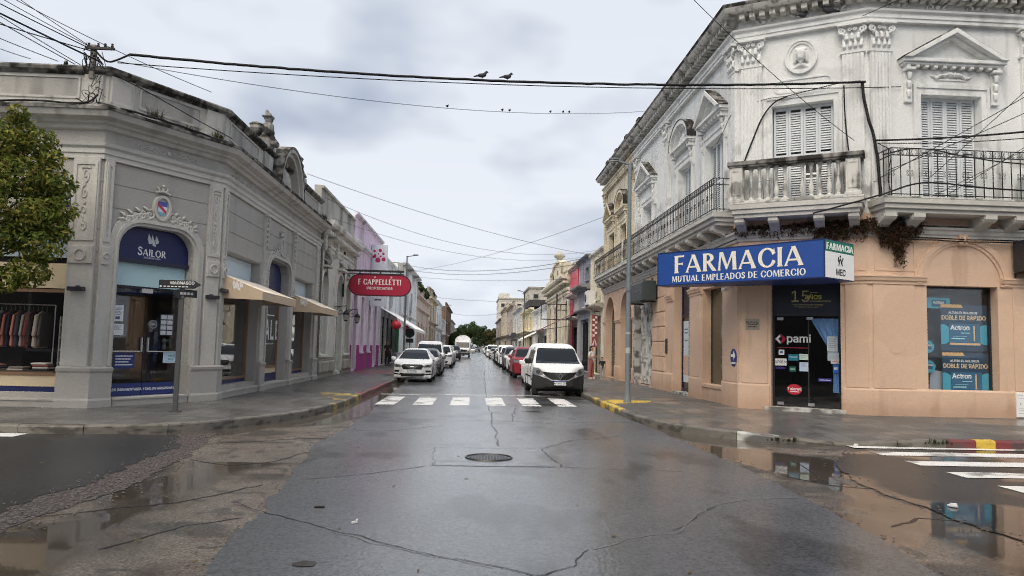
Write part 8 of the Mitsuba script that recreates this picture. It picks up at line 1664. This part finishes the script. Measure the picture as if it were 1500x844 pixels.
# ================================================================== people
def person(lab, x, y, z, az, h, skin, top, legs, hair, shoes, pose='hold', long_hair=True, skirt=False):
    s = h / 1.7; B = lambda p, r: ball(p, r, 12)
    def fig(bones): return m3.Manifold.batch_boolean([hull([B(a, r), B(b, q)]) for a, r, b, q in bones], m3.OpType.Add)
    def fin(m, it=5): t = mf(m.refine_to_length(.035)); t = trimesh.Trimesh(t.vertices, t.faces, process=True); t = trimesh.smoothing.filter_taubin(t, iterations=it); t.vertices = np.asarray(t.vertices) * s; return spin(t, az, (x, y, z))
    el = {1: ((.20, 0, 1.36), (.25, .03, 1.10), (.14, -.20, 1.14)), -1: ((-.20, 0, 1.36), (-.25, .03, 1.10), (-.12, -.22, 1.18))} if pose == 'hold' else {1: ((.20, 0, 1.36), (.26, .02, 1.09), (.27, -.05, .84)), -1: ((-.20, 0, 1.36), (-.26, .02, 1.09), (-.27, -.05, .84))}
    ft = {1: ((.09, 0, .90), (.10, -.02, .49), (.10, .01, .08)), -1: ((-.09, 0, .90), (-.10, .03, .49), (-.10, .05, .08))}
    bones = [((0, 0, 1.40), .052, (0, -.01, 1.52), .05), ((0, .015, 1.63), .088, (0, -.02, 1.57), .070), ((0, -.045, 1.53), .045, (0, -.03, 1.60), .06), ((0, -.102, 1.585), .012, (0, -.085, 1.62), .010),
             ((-.082, .0, 1.575), .016, (-.085, .0, 1.605), .018), ((.082, .0, 1.575), .016, (.085, .0, 1.605), .018), ((-.13, 0, 1.37), .065, (.13, 0, 1.37), .065), ((0, 0, 1.30), .125, (0, 0, 1.05), .115), ((-.06, 0, .95), .11, (.06, 0, .95), .11), ((0, 0, 1.05), .115, (0, 0, .95), .125)]
    for q in (1, -1):
        a, b, c = el[q]; bones += [(a, .052, b, .042), (b, .042, c, .030)]; d = np.array(c) - np.array(b); d /= np.linalg.norm(d); sd = np.array([q, 0, 0.]); 
        pa = np.array(c) + d * .05; bones.append((tuple(c), .028, tuple(pa), .034))
        for j in range(4): f0 = pa + sd * (.024 - .016 * j) + d * .02; bones.append((tuple(f0), .009, tuple(f0 + d * (.05 + .008 * (j in (1, 2)))), .008))
        bones.append((tuple(np.array(c) + d * .03 - sd * .02), .011, tuple(np.array(c) + d * .07 - sd * .045), .009))
        a, b, c = ft[q]; bones += [(a, .085, b, .056), (b, .056, c, .038), (c, .036, (c[0], c[1] - .13, .035), .032)]
    k = thing('person', lab, 'person'); put(part(k, 'body'), fin(fig(bones), 3), 'vc_matte', True, skin)
    tp = [((-.14, 0, 1.37), .075, (.14, 0, 1.37), .075), ((0, 0, 1.30), .142, (0, 0, 1.05), .135), ((0, 0, 1.05), .135, (0, 0, .94), .15)] + [(el[q][0], .066, tuple(np.array(el[q][0]) * .45 + np.array(el[q][1]) * .55), .058) for q in (1, -1)]
    add(k, 'top', fin(fig(tp)), 'fabric', True, top)
    lg = [((-.07, 0, .95), .135, (.07, 0, .95), .135)] + sum(([(ft[q][0], .11, ft[q][1], .085), (ft[q][1], .085, (ft[q][2][0], ft[q][2][1], .14), .075)] for q in (1, -1)), [])
    add(k, 'skirt' if skirt else 'trousers', fin(fig(lg)), 'fabric', True, legs)
    add(k, 'shoe', fin(fig([((.10, .02, .04), .045, (.10, -.13, .035), .04)]), 2), 'vc_satin', True, shoes); add(k, 'shoe', fin(fig([((-.10, .06, .04), .045, (-.10, -.09, .035), .04)]), 2), 'vc_satin', True, shoes)
    hr = [((0, .03, 1.645), .095, (0, .045, 1.60), .088)] + ([((0, .06, 1.62), .08, (0, .075, 1.38), .06)] if long_hair else [])
    add(k, 'hair', fin(fig(hr), 3), 'vc_matte', True, hair)
    for q in (-1, 1): add(k, 'eye', spin(trimesh.Trimesh(np.asarray(mf(ball((q * .032, -.083, 1.605), .009, 8)).vertices) * s, mf(ball((q * .032, -.083, 1.605), .009, 8)).faces, process=False), az, (x, y, z)), 'vc_satin', True, (.02, .015, .012))
    add(k, 'mouth', spin(trimesh.Trimesh(np.asarray(box(-.022, .022, -.094, -.088, 1.538, 1.546).vertices) * s, BF, process=False), az, (x, y, z)), 'vc_matte', col=(.25, .08, .07))
SK = lin((176, 128, 104))
person('long-haired woman in a white top and dusty red trousers on the right pavement', 5.92, 37.0, .15, .9, 1.62, SK, (.66, .65, .64), lin((150, 92, 88)), (.015, .012, .01), (.5, .48, .45))
person('small child in a dark shirt and pale trousers beside the woman on the right pavement', 6.48, 37.1, .15, .2, 1.08, SK, (.03, .032, .035), lin((150, 148, 145)), (.015, .012, .01), (.3, .3, .3), 'stand', False)
person('person in dark clothes standing at the entrance of the white shop on the left', -6.05, 52.6, .15, .5, 1.70, SK, (.035, .035, .04), (.03, .03, .036), (.02, .015, .012), (.02, .02, .02), 'stand', False)
